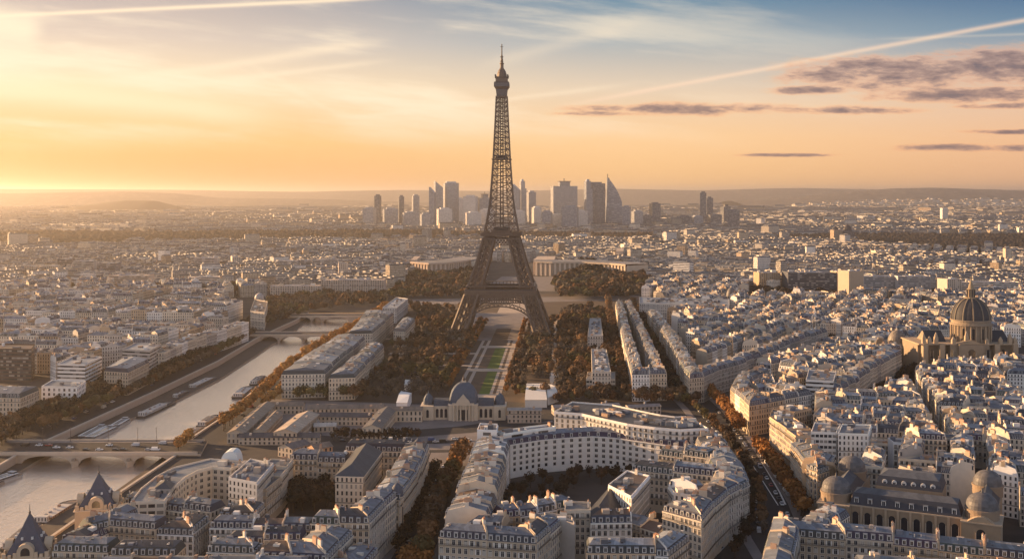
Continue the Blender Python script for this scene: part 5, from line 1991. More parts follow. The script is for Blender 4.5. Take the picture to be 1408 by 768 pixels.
def corner_dome(label, px, py, z, rpx):
    c = P(px, py, z)
    r = rpx * c[1] / F
    root = thing('corner_turret', label, 'turret', (c[0], c[1], 0))
    at = (c[0], c[1], 0)
    wl = MB()
    wl.lathe(c[0], c[1], [(r, 0), (r, z), (r * 1.08, z + .05), (r * 1.08, z + .7), (r * .95, z + .72)], 18, 'facade', (.5, .40, .3), nu=8)
    wl.obj('wall', root, at)
    d = MB()
    d.lathe(c[0], c[1], [(r * .95, z + .7), (r * .93, z + 2.5), (r * .75, z + 4.6), (r * .4, z + 6), (.3, z + 6.6), (0, z + 8)], 18, 'slate', (.09, .10, .125))
    d.obj('dome', root, at)


corner_dome('dark-domed rounded corner between the lit corner row and the street front', 546, 683, 20, 9)
corner_dome('small domed corner at the school square end of the street block', 575, 619, 19, 8)


# ---- the curved palace wings beyond the tower
def wing_palace(label, pts, h, depth, tint, pillars, end_block):
    O = [P(x, y, h) for x, y in pts]
    I = inset(O, depth)
    at = (*O[0], 0)
    root = thing('colonnade_palace', label, 'palace', at)
    wl, rf = MB(), MB()
    for a, b in zip(O[:-1], O[1:]):
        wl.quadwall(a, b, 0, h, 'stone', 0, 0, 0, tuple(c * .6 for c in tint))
    for a, b in zip(I[:-1], I[1:]):
        wl.quadwall(b, a, 0, h, 'stone', 0, 0, 0, tint)
    wl.quadwall(I[0], O[0], 0, h, 'stone', 0, 0, 0, tint)
    wl.quadwall(O[-1], I[-1], 0, h, 'stone', 0, 0, 0, tint)
    wl.obj('wall', root, at)
    for i in range(len(O) - 1):
        o0, o1 = O[i] + (O[i] - I[i]) * .07, O[i + 1] + (O[i + 1] - I[i + 1]) * .07
        rf.face([(*o0, h + 2.4), (*o1, h + 2.4), (*I[i + 1], h + 2.6), (*I[i], h + 2.6)], 'zinc', None, (.33, .28, .24))
        rf.quadwall(o0, o1, h - 1, h + 2.4, 'stone', 0, 0, 0, tint)
    rf.obj('roof', root, at)
    n = 0
    for i in range(len(O) - 1):
        d = O[i + 1] - O[i]
        L = np.linalg.norm(d)
        nrm = np.array((d[1], -d[0])) / L
        m_ = max(2, int(L / pillars))
        for k_ in range(m_):
            p = O[i] + d * (k_ + .5) / m_ + nrm * .9
            c_ = MB()
            c_.box(p[0], p[1], 0, pillars * .45, 1.8, h - 1, math.atan2(d[1], d[0]), 'stone', tuple(min(.75, c * 1.15) for c in tint))
            c_.obj('pillar', root, at)
    for q in end_block:
        e = MB()
        c4 = [P(x, y, h + 4) for x, y in q]
        e.prism([tuple(p) for p in c4], 0, h + 4, 'stone', tint)
        e.obj('end_pavilion', root, at)
    reserve(O + I[::-1])


wing_palace('curved colonnaded palace wing among trees beyond the tower, on the river-bend side', [(566, 361), (590, 363), (615, 362), (640, 359), (664, 355)], 24, 50, (.46, .36, .29), 9, [[(565, 357), (573, 357), (578, 352), (570, 352)]])
wing_palace('curved colonnaded palace wing beyond the tower, on the side of the wooded mound', [(735, 360), (760, 361), (800, 361), (840, 363), (862, 365)], 26, 50, (.50, .40, .31), 9, [[(733, 357), (762, 357), (764, 352), (740, 352)], [(847, 345), (857, 345), (858, 341), (848, 341)]])


# ---- bridges
def bridge(name, label, pxl, pxr, py_front, py_back, z, spans, pier, thick=1.6, tint=(.44, .35, .27)):
    df, db = F * (H - z) / (py_front - HY), F * (H - z) / (py_back - HY)
    x0, x1 = (pxl - CX) * df / F, (pxr - CX) * df / F
    skew = ((pxl - CX) * db / F - x0) * .35
    at = ((x0 + x1) / 2, df, 0)
    root = thing(name, label, 'bridge', at)
    n = 20
    L = x1 - x0
    clear = [(a * L, b * L) for a, b in spans]
    body = MB()
    def soff(u):
        for a, b in clear:
            if a < u < b:
                t = (u - a) / (b - a) * 2 - 1
                return WATER_Z + .8 + (z - thick - WATER_Z - .8) * math.sqrt(max(0, 1 - abs(t) ** 2.4))
        return -8.0
    us = sorted(set([0, L] + [a + (b - a) * k_ / n for a, b in clear for k_ in range(n + 1)]))
    G = lambda u, f: (x0 + u + skew * f, df + (db - df) * f)
    for u0, u1 in zip(us[:-1], us[1:]):
        e = 1e-4
        z0, z1 = soff(u0 + e), soff(u1 - e)
        for f, flip in ((0, 1), (1, -1)):
            a, b = G(u0, f), G(u1, f)
            body.face([(*a, z0), (*b, z1), (*b, z), (*a, z)][::flip], 'stone', None, tint)
        a, b, c, d = G(u0, 0), G(u1, 0), G(u1, 1), G(u0, 1)
        if z0 > -8 and z1 > -8:
            body.face([(*d, z0), (*c, z1), (*b, z1), (*a, z0)], 'stone', None, tint)
    body.face([(*G(0, 0), z), (*G(L, 0), z), (*G(L, 1), z), (*G(0, 1), z)], 'asphalt')
    body.obj('span', root, at)
    for f, s_ in ((0, 1), (1, -1)):
        pp = MB()
        a, b = G(-14, f), G(L + 14, f)
        pp.box((a[0] + b[0]) / 2, a[1] + .35 * s_ * 0 - .2 * s_, z - .5, L + 28, .7, 1.6, 0, 'stone', tuple(c * 1.15 for c in tint), bottom=True)
        pp.box((a[0] + b[0]) / 2, a[1] - .35 * s_, z - .9, L + 28, .9, .4, 0, 'stone', tuple(c * 1.15 for c in tint), bottom=True)
        pp.obj('parapet', root, at)
    sw = MB()
    for f in (.08, .92):
        a = G(L / 2, f)
        sw.box(a[0], a[1], z + .004, L + 26, abs(db - df) * .13, .16, 0, 'paving')
    ap = MB()
    for u0, u1 in ((-16, 0), (L, L + 16)):
        ap.prism([G(u0, 0), G(u1, 0), G(u1, 1), G(u0, 1)], -8, z - .01, 'stone', tint, top='asphalt')
    ap.obj('approach', root, at)
    sw.obj('sidewalk', root, at)
    for (a, b), (c, d) in zip(clear[:-1], clear[1:]):
        pr = MB()
        um = (b + c) / 2
        p = G(um, 0)
        w_ = (c - b)
        pr.prism([(p[0] - w_ / 2, p[1] - .3), (p[0], p[1] - 4.5), (p[0] + w_ / 2, p[1] - .3)], -8, pier, 'stone', tint)
        pr.box(p[0], p[1] - 1.6, pier, w_ * .5, 2.0, 1.4, 0, 'stone', tuple(c_ * .6 for c_ in tint))
        pr.obj('pier', root, at)
    return df, db


BR_Z = 1.6
b_df, b_db = bridge('stone_bridge', 'broad stone road bridge with three low arches, carrying cars across the river', 18, 240, 623, 606, BR_Z, ((.05, .36), (.405, .70), (.745, .97)), -2.6)
bridge('stone_bridge', 'stone bridge with low arches at the river bend, the middle one of three', 352, 474, 460.5, 456.5, 2.0, ((.06, .24), (.27, .52), (.55, .82)), -2.5)
bridge('stone_bridge', 'small stone bridge with low arches, farthest up the river', 400, 500, 435, 431.5, 2.0, ((.08, .28), (.30, .42), (.45, .80)), -2.5, 1.2)

# lamp posts on the near bridge
for i, px in enumerate((60, 98, 150, 190, 216)):
    for f, yy in (('far', b_db),) if i in (0, 1, 3, 4) else (('far', b_db),):
        x = (px - CX) * yy / F
        at = (x, yy - 1.2, BR_Z)
        r_ = thing('street_lamp', f'dark lamp post on the far parapet of the near bridge, {nth(i)} from the left', 'lamp', at, 'lamp posts on the near bridge')
        p = MB()
        p.lathe(x, at[1], [(.22, BR_Z), (.14, BR_Z + 1), (.1, BR_Z + 8.5), (0, BR_Z + 8.6)], 8, 'iron_dark')
        p.obj('post', r_, at)
        hd = MB()
        hd.box(x, at[1] - .5, BR_Z + 8.5, .5, 1.6, .35, 0, 'grey_metal', bottom=True)
        hd.obj('lamp_head', r_, at)


# ================================================================== SKYSCRAPERS AND LARGE FAR BLOCKS
mat('tower_glass', 0.35, (1, 1, 1), var=0.05, spec=0.5, build=facade_build(-1, 2, 0.42, 0.92, False))
mat('tower_grid', 0.45, (1, 1, 1), var=0.05, spec=0.5, build=facade_build(0.2, 0.85, 0.25, 0.85, False))
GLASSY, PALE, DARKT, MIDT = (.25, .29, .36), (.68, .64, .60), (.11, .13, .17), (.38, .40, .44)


def skyscraper(label, x0, x1, ytop, d, tint, shape='box', m='tower_glass', py_base=None, dep=None, rot=0.25, group='skyscrapers on the horizon'):
    sc_ = d / F
    cx, w = ((x0 + x1) / 2 - CX) * sc_, (x1 - x0) * sc_
    h = H + (HY - ytop) * sc_
    dep = dep or min(w, 45)
    # keep the seen width when the block is turned
    a = rot
    k_ = w / (w * math.cos(a) + dep * abs(math.sin(a)))
    lw, ld = w * k_, dep * k_
    at = (cx, d, 0)
    root = thing('skyscraper', label, 'skyscraper', at, group, a)
    bd, rf = MB(), MB()
    nu = 4.0
    if shape == 'box':
        bd.box(0, 0, 0, lw, ld, h, 0, m, tint, nu=nu)
        rf.box(0, 0, h, lw * .6, ld * .6, h * .03 + 2, 0, 'paint', tuple(c * .8 for c in tint))
    elif shape == 'slope':                       # roof falling to one side
        z2 = h * .86
        A = [(-lw / 2, -ld / 2), (lw / 2, -ld / 2), (lw / 2, ld / 2), (-lw / 2, ld / 2)]
        zt = [h, z2, z2, h]
        for i in range(4):
            j = (i + 1) % 4
            bd.face([(*A[i], 0), (*A[j], 0), (*A[j], zt[j]), (*A[i], zt[i])], m, [(0, 0), (8, 0), (8, zt[j] / 3.6), (0, zt[i] / 3.6)], tint)
        rf.face([(*A[i], zt[i]) for i in range(4)], 'paint', None, tint)
    elif shape == 'step':                        # lower shoulder
        bd.box(-lw * .14, 0, 0, lw * .72, ld, h, 0, m, tint, nu=nu)
        bd.box(lw * .36, 0, 0, lw * .28, ld * .9, h * .84, 0, m, tint, nu=nu)
        rf.box(-lw * .14, 0, h, lw * .4, ld * .5, h * .04, 0, 'paint', tint)
    elif shape == 'arc':                         # rounded front
        n = 10
        pl = [(-lw / 2 + lw * i / n, -ld / 2 - ld * .3 * math.sin(math.pi * i / n)) for i in range(n + 1)] + [(lw / 2, ld / 2), (-lw / 2, ld / 2)]
        bd.prism(pl, 0, h, m, tint, nu=nu, top='paint')
        rf.box(0, 0, h, lw * .7, ld * .4, h * .03, 0, 'paint', tint)
    elif shape == 'hat':                         # broad shaft under a narrower crown block
        bd.box(0, 0, 0, lw, ld, h * .86, 0, m, tint, nu=nu)
        bd.box(0, 0, h * .86, lw * .42, ld * .7, h * .10, 0, m, tuple(c * .7 for c in tint), nu=nu)
        rf.box(0, 0, h * .96, lw * .03, lw * .03, h * .07, 0, 'iron_dark')
        rf.box(0, 0, h * .955, lw * .5, ld * .8, h * .015, 0, 'iron_dark')
    elif shape == 'sail':                        # tall fin: straight back, front swelling out then sweeping up to a point
        n, prev = 18, None
        for i in range(n + 1):
            f = i / n
            z = h * .94 * f
            wr = lw * (.42 + .08 * math.sin(f * 4.2)) if f < .5 else lw * .5 * math.cos((f - .5) * math.pi) ** .55 - lw * .46 * (f - .5) / .5 * (1 if f < 1 else 1)
            wl_ = -lw * (.5 - .10 * f)
            wr = max(wr, wl_ + lw * .10)
            dd = ld * (1 - .5 * f)
            cur = [(wl_, -dd / 2, z), (wr, -dd / 2, z), (wr, dd / 2, z), (wl_, dd / 2, z)]
            if prev:
                for k2 in range(4):
                    j = (k2 + 1) % 4
                    za, zc = h * .94 * (i - 1) / n / 3.6, z / 3.6
                    bd.face([prev[k2], prev[j], cur[j], cur[k2]], m, [(0, za), (6, za), (6, zc), (0, zc)], tint)
            prev = cur
        bd.face(prev, 'paint', None, tint)
        rf.beam((-lw * .36, 0, h * .93), (-lw * .36, 0, h * 1.01), 3.0, 'iron_dark')
    bd.obj('body', root)
    rf.obj('roof', root)
    return root


D1 = 4950
SK = [
    (590, 599, 257, GLASSY, 'slope', 'slim grey tower'), (596, 609.5, 249, MIDT, 'slope', 'grey tower with curved slanting top'),
    (609, 631, 251.5, MIDT, 'arc', 'broad round-shouldered grey tower'), (515, 524, 269, DARKT, 'box', 'slim dark tower standing apart at the river-bend end'),
    (547, 556, 270, DARKT, 'box', 'second slim dark tower standing apart'), (566, 577, 269, MIDT, 'box', 'short grey slab beside the two dark towers'),
    (499, 517, 286, MIDT, 'box', 'low grey slab at the outer end of the towers'), (526, 548, 287, MIDT, 'box', 'low wide slab between the two slim dark towers'),
    (619, 639, 273, PALE, 'box', 'pale squarish block under the round-shouldered tower'), (637, 657, 270, PALE, 'box', 'pale block with flat top beside the iron tower'),
    (656, 677, 265, GLASSY, 'hat', 'grey block with crown partly behind the iron tower'), (600, 622, 287, PALE, 'box', 'bright low block before the slanting tower'),
    (705, 716, 253, MIDT, 'slope', 'grey slanting tower just past the iron tower'), (714, 724, 249, MIDT, 'step', 'taller grey stepped tower just past the iron tower'),
    (724, 737, 264, MIDT, 'box', 'blue-grey box tower beside the stepped tower'), (720, 732, 280, PALE, 'box', 'pale low tower before the stepped tower'),
    (731, 744, 285, PALE, 'box', 'small pale block in the tower cluster gap'), (757, 794, 247, MIDT, 'hat', 'wide pale-grey tower with crown box and mast'),
    (772, 796, 284, GLASSY, 'box', 'low glass block before the wide crowned tower'), (803, 815, 249, GLASSY, 'step', 'slim stepped tower behind the dark blue tower'),
    (806, 832, 252, DARKT, 'arc', 'large dark blue tower with rounded face'), (832, 855, 240, GLASSY, 'sail', 'curved sail-shaped tower with needle'),
    (833, 853, 272, PALE, 'slope', 'pale slanted block at the foot of the sail-shaped tower'), (893, 908, 279.5, DARKT, 'box', 'single dark tower standing apart past the sail-shaped tower'),
    (962, 972, 265, DARKT, 'box', 'tall slim dark tower of the outer pair'), (968, 980, 272, DARKT, 'box', 'shorter dark tower of the outer pair'),
    (991, 1004, 280, DARKT, 'hat', 'small dark tower with crown beyond the outer pair'), (745, 760, 291, GLASSY, 'box', 'low dark block at the foot of the wide crowned tower'),
    (752, 776, 295, PALE, 'box', 'pale low hall before the wide crowned tower'), (786, 808, 290, PALE, 'box', 'pale low block left of the dark blue tower'),
    (855, 868, 284, GLASSY, 'box', 'grey low tower at the shoulder of the sail-shaped tower'), (868, 884, 290, MIDT, 'box', 'low grey block between sail-shaped and single dark towers'),
    (880, 897, 296, DARKT, 'box', 'low dark block before the single dark tower'), (930, 952, 297, DARKT, 'box', 'low dark slab before the outer pair of towers'),
    (950, 966, 297, MIDT, 'box', 'low grey slab at the foot of the outer pair'), (972, 992, 295, DARKT, 'box', 'dark low slab right below the shorter outer tower'),
    (1000, 1018, 289, DARKT, 'box', 'dark low slab at the far end of the towers'), (577, 592, 294, MIDT, 'box', 'low grey block left of the slim grey tower'),
    (640, 662, 292, PALE, 'box', 'bright low block at the foot of the flat-topped block'), (660, 680, 288, PALE, 'box', 'bright low block beside the iron tower shaft'),
    (704, 722, 290, PALE, 'box', 'pale low block at the other side of the iron tower shaft'), (553, 576, 292, MIDT, 'box', 'low hazy slab under the short grey slab'),
]
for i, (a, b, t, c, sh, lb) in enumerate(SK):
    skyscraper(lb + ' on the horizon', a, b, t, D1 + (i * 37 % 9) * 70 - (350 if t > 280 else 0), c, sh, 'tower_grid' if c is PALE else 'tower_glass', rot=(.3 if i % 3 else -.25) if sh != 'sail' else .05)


def slab(label, x0, x1, ytop, ybase, tint, m='ribbon_facade', dep=18, rot=0.0, roof=True, name='office_block', cat='office block'):
    d = F * H / (ybase - HY)
    sc_ = d / F
    cx, w, h = ((x0 + x1) / 2 - CX) * sc_, (x1 - x0) * sc_, (ybase - ytop) * sc_
    k_ = w / (w * math.cos(rot) + dep * abs(math.sin(rot)))
    root = thing(name, label, cat, (cx, d + dep / 2, 0), None, rot)
    bd, rf = MB(), MB()
    bd.box(0, 0, 0, w * k_, dep, h, 0, m, tint, nu=3.6)
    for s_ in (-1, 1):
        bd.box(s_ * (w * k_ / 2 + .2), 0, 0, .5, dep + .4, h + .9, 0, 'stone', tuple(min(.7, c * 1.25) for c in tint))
    rf.box(0, 0, h, w * .5, dep * .6, .6, 0, 'paint', (.3, .3, .32))
    for j in range(max(2, int(w / 14))):
        rf.box(rnd.uniform(-.4, .4) * w * k_, rnd.uniform(-.25, .25) * dep, h, rnd.uniform(3, 8), rnd.uniform(3, 6), rnd.uniform(1.5, 3.5), 0, 'paint', rnd.choice([(.6, .56, .5), (.3, .3, .33), (.45, .38, .3)]))
    bd.obj('body', root)
    rf.obj('roof_plant', root)
    reserve([(cx - w / 2 - 4, d - 3), (cx + w / 2 + 4, d - 3), (cx + w / 2 + 4, d + dep + 4), (cx - w / 2 - 4, d + dep + 4)])
    return root


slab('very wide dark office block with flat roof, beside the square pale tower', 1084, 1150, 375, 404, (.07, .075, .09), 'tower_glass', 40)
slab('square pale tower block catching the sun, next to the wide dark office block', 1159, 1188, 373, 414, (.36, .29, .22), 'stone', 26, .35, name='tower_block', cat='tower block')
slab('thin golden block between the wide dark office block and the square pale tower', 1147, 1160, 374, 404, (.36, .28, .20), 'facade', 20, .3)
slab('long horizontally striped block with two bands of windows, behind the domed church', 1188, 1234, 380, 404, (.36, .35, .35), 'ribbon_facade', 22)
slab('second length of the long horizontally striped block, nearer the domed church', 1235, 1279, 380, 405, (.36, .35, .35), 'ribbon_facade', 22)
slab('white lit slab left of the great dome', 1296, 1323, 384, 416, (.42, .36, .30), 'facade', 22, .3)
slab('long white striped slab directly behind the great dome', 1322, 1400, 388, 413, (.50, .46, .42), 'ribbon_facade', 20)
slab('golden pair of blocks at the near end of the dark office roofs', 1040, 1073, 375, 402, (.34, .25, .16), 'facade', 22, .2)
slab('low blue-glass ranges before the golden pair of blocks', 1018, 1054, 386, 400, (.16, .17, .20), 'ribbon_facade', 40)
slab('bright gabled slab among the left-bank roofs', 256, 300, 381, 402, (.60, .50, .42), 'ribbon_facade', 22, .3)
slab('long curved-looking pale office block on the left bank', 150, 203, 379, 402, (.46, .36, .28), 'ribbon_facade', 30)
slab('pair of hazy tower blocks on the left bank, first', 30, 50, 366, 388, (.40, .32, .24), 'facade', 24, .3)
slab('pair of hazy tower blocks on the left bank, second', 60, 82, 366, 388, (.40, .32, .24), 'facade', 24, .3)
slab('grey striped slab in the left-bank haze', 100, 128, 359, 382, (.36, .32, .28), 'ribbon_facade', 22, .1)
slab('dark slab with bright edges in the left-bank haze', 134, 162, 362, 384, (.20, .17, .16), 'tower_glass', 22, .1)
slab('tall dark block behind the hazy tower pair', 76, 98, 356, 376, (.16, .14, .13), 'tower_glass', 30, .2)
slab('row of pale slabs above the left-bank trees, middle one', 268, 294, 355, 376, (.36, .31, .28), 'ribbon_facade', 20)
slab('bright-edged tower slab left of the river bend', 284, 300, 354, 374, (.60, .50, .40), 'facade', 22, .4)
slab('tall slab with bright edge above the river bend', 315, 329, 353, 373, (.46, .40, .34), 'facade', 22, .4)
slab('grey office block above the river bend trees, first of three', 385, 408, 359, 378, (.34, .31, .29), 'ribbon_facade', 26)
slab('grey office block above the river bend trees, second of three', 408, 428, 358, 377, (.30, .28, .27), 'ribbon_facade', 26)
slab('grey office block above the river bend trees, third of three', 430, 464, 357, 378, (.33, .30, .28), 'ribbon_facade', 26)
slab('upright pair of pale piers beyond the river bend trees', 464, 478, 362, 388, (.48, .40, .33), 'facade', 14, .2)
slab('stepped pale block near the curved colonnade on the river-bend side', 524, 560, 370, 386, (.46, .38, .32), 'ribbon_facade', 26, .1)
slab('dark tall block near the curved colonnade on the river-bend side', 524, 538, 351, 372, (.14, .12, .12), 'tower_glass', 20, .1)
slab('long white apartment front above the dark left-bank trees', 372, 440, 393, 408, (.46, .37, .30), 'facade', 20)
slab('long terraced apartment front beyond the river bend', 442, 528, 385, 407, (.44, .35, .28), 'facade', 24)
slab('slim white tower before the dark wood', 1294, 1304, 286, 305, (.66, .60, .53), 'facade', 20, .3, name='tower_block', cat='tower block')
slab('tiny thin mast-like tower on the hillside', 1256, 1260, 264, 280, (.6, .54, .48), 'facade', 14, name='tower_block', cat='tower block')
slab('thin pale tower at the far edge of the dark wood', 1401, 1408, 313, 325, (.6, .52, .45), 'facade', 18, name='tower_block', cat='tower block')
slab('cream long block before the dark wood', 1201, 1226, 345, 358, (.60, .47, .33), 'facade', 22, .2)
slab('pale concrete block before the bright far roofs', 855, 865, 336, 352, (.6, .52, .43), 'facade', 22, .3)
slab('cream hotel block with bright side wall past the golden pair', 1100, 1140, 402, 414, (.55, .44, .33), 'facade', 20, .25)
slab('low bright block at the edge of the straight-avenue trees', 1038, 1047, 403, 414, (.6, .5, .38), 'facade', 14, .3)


# the dark twin-towered hotel
def hotel():
    d = F * H / (337 - HY)
    sc_ = d / F
    X = lambda px: (px - CX) * sc_
    root = thing('dark_hotel', 'dark bulky hotel with twin pointed roof towers, before the dark wood', 'building', (X(1158), d, 0))
    at = (X(1158), d, 0)
    b = MB()
    b.box(X(1150), d, 0, X(1155) - X(1143), 40, (337 - 316) * sc_, 0, 'facade', (.34, .25, .18), nu=4)
    b.box(X(1165), d + 10, 0, X(1173) - X(1156), 40, (337 - 317) * sc_, 0, 'facade', (.12, .10, .10), nu=4)
    b.obj('wall', root, at)
    r = MB()
    for px, w, zt in ((1149, 10, 311), (1166, 12, 308)):
        z0, z1 = (337 - 317) * sc_, (337 - zt) * sc_
        r.lathe(X(px), d + 5, [(w * sc_ / 2, z0), (w * sc_ / 2 * .8, z0 + (z1 - z0) * .5), (w * sc_ * .12, z1 - 2), (0, z1)], 10, 'slate', (.05, .05, .06))
    r.obj('roof', root, at)


hotel()

# temporary white halls in the park
def tent(label, px4, h, tint=(.70, .66, .60)):
    q = [P(x, y, h) for x, y in px4]
    c = sum(q) / 4
    root = thing('white_hall', label, 'hall', (c[0], c[1], 0))
    at = (c[0], c[1], 0)
    w, r = MB(), MB()
    w.prism([tuple(p) for p in q], 0, h, 'paint', tint, top='paint')
    w.obj('wall', root, at)
    m0, m1 = (q[0] + q[3]) / 2, (q[1] + q[2]) / 2
    e = 1.03
    g = [c + (p - c) * e for p in q]
    for a, b, cc, dd in ((g[0], g[1], m1, m0), (g[2], g[3], m0, m1)):
        r.face([(*a, h), (*b, h), (*cc, h + 2.2), (*dd, h + 2.2)], 'paint', None, tint)
    for a, b, mm in ((g[1], g[2], m1), (g[3], g[0], m0)):
        r.face([(*a, h), (*b, h), (*mm, h + 2.2)], 'paint', None, tint)
    r.obj('roof', root, at)
    reserve(q)


tent('large white temporary hall between school and right-hand park trees', [(722, 549), (752, 549), (748, 527), (724, 527)], 6)
tent('curved white annex of the large temporary hall', [(753, 546), (768, 541), (758, 528), (750, 528)], 6)
tent('white tent beside the school among left-hand park trees', [(545, 553), (560, 553), (566, 540), (552, 537)], 7, (.72, .72, .72))
tent('small white pavilion roof deep in the left-hand park trees', [(556, 528), (566, 528), (568, 523), (558, 522)], 5)
tent('small pale kiosk among the right-hand park trees', [(756, 518), (768, 518), (767, 514), (757, 514)], 5)

# ================================================================== FILL OF CITY BLOCKS
for pl, w in ((AVENUE, 36), (STREET, 30), (CROSSAV, 30), (RIGHTST, 24), (QUAYROAD, 42)):
    for q in ribbon(gpoly(pl), w):
        reserve(q)
# open courtyards and tree places seen between the near blocks
for q in ([(1080, 830), (1440, 850), (1440, 768), (1140, 742)], [(1030, 419), (1335, 419), (1335, 404), (1030, 404)], [(-60, 568), (58, 562), (58, 518), (-60, 521)], [(56, 566), (150, 548), (150, 524), (66, 527)], [(140, 546), (215, 520), (210, 508), (140, 512)], [(222, 708), (330, 704), (335, 645), (250, 660)], [(200, 694), (262, 604), (302, 604), (302, 642), (225, 692)], [(390, 705), (460, 705), (462, 668), (398, 668)], [(560, 760), (610, 760), (640, 640), (600, 640)]):
    reserve(gpoly(q))

blocks('roofs above the domed palace', [(1120, 600), (1180, 560), (1255, 520), (1440, 518), (1440, 640), (1150, 655)], dirang((1168, 735), (1320, 752)) + .12, 74, 34, 8, clutter=2.6, kinds=(7, 2, .5))
blocks('roofs beside and behind the domed palace', [(1130, 660), (1440, 630), (1440, 800), (1180, 800)], dirang((1168, 735), (1320, 752)), 36, 60, 8, clutter=3)
blocks('roofs inside the triangular block', [(1010, 600), (1040, 545), (1150, 480), (1230, 468), (1290, 500), (1180, 566), (1110, 585)], dirang((1030, 595), (1115, 575)), 84, 34, 8, clutter=2.4, kinds=(8, 1.6, .4))
blocks('roofs of the triangular district', [(940, 560), (880, 432), (1005, 430), (1150, 465)], dirang((968, 560), (1138, 475)), 100, 36, 9, clutter=2.4, kinds=(8, 1.4, .4))
blocks('roofs before the great dome', [(1150, 478), (1280, 502), (1275, 470), (1180, 430), (1110, 445)], dirang((968, 560), (1138, 475)), 90, 36, 10, clutter=2.4, kinds=(8, 1.6, .4))
blocks('roofs on the left bank', [(-60, 640), (70, 590), (240, 515), (345, 462), (345, 412), (-60, 412)], dirang((70, 590), (240, 520)), 54, 84, 9, lots=(17, 34), kinds=(3, 4, .6), hh=(15, 26), clutter=3, walls=['white', 'warm white', 'white', 'pale stone', 'tan'])
blocks('roofs at the bottom centre', [(640, 800), (1010, 800), (1010, 730), (640, 730)], .05, 38, 50, 8, clutter=3)
flush()
N_NEAR_ZONE = len(SPECS)
blocks('roofs beyond the triangular district', [(850, 432), (1150, 466), (1290, 470), (1290, 404), (870, 402)], dirang((968, 560), (1138, 475)) + .1, 110, 38, 12, clutter=2, kinds=(8, 1.6, .4))
blocks('roofs right of the great dome', [(1260, 480), (1460, 480), (1460, 404), (1260, 404)], .3, 100, 38, 12, clutter=2, kinds=(8, 1.6, .4))
blocks('roofs far across the river', [(-60, 412), (346, 412), (350, 400), (-60, 400)], .35, 48, 70, 10, clutter=2.5)
flush()

# ------------------------------------------------------------------ which buildings become objects of their own
def visible(b):
    return -25 < b.px < 1433 and b.py - 4 < 768 and b.c[1] > 380


vis = [b for b in SPECS if visible(b)]
plain_ = sorted([b for b in vis if b.name == 'apartment_building' and not b.own], key=lambda b: (not b.force, -b.size))
chosen = plain_[:300]
chosen_ids = {id(b) for b in chosen}
special = [b for b in vis if b.own or b.name != 'apartment_building']
rest = [b for b in SPECS if id(b) not in chosen_ids and b not in special]
zones = {}
for b in chosen:
    zones.setdefault(b.zone, []).append(b)
KINDW = {'mansard': 'mansard roof', 'flat': 'flat roof', 'gable': 'low gabled roof', 'hip': 'hipped roof'}
for z_, lst in zones.items():
    if z_.startswith('roofs'):
        # bands by depth, then from left to right within a band
        lst.sort(key=lambda b: -b.py)
        nb = 9
        for i in range(0, len(lst), nb):
            bnd = sorted(lst[i:i + nb], key=lambda b: b.px)
            for j, b in enumerate(bnd):
                w1 = b.wall.split()[-1] if len(z_.split()) > 7 else b.wall
                b.label = f'{w1} building, {nth(j)} from left, {nth(i // nb)} band of {z_}'
    elif len(lst) == 1:
        b = lst[0]
        b.label = f'{b.wall} building with {b.roof} {KINDW[b.kind]} {"" if z_.split()[0] in ("behind", "beside", "left", "right", "inside") else "at the "}{z_}'
    else:
        lst.sort(key=lambda b: b.px)
        for j, b in enumerate(lst):
            w1 = b.wall if len(z_.split()) < 9 else b.wall.split()[-1]
            b.label = f'{w1} building, {nth(j)} from left in the {z_}'

random_seq = random.Random(5)


def build_individual(b):
    at = (b.c[0], b.c[1], b.base)
    label = b.own or b.label
    label = ' '.join(label.split()[:16])
    root = thing(b.name, label, b.cat, at, None if b.own else 'apartment buildings of the city')
    near = b.c[1] < 660 or b.zone == 'crescent'
    wl, rf, chs = MB(), MB(), []
    def chim():
        chs.append(MB())
        return chs[-1]
    shell(b, wl, rf, chim, random.Random(b.seed), near)
    wl.obj('wall', root, at)
    ro = rf.obj('roof', root, at)
    for c in chs:
        c.obj('chimney', ro, at)
    if near and b.bay < 40:
        near_parts(b, root, ro, at)


for b in chosen + special:
    build_individual(b)

city = MB()
for b in rest:
    shell(b, city, city, lambda: city, random.Random(b.seed), False)
print('specs', len(SPECS), 'visible', len(vis), 'individual', len(chosen), 'special', len(special), 'rest', len(rest), 'faces', len(city.f))
tag(city.obj('city_buildings'), 'dense mass of roofs and walls between the streets, beyond the nearer buildings', kind='stuff')


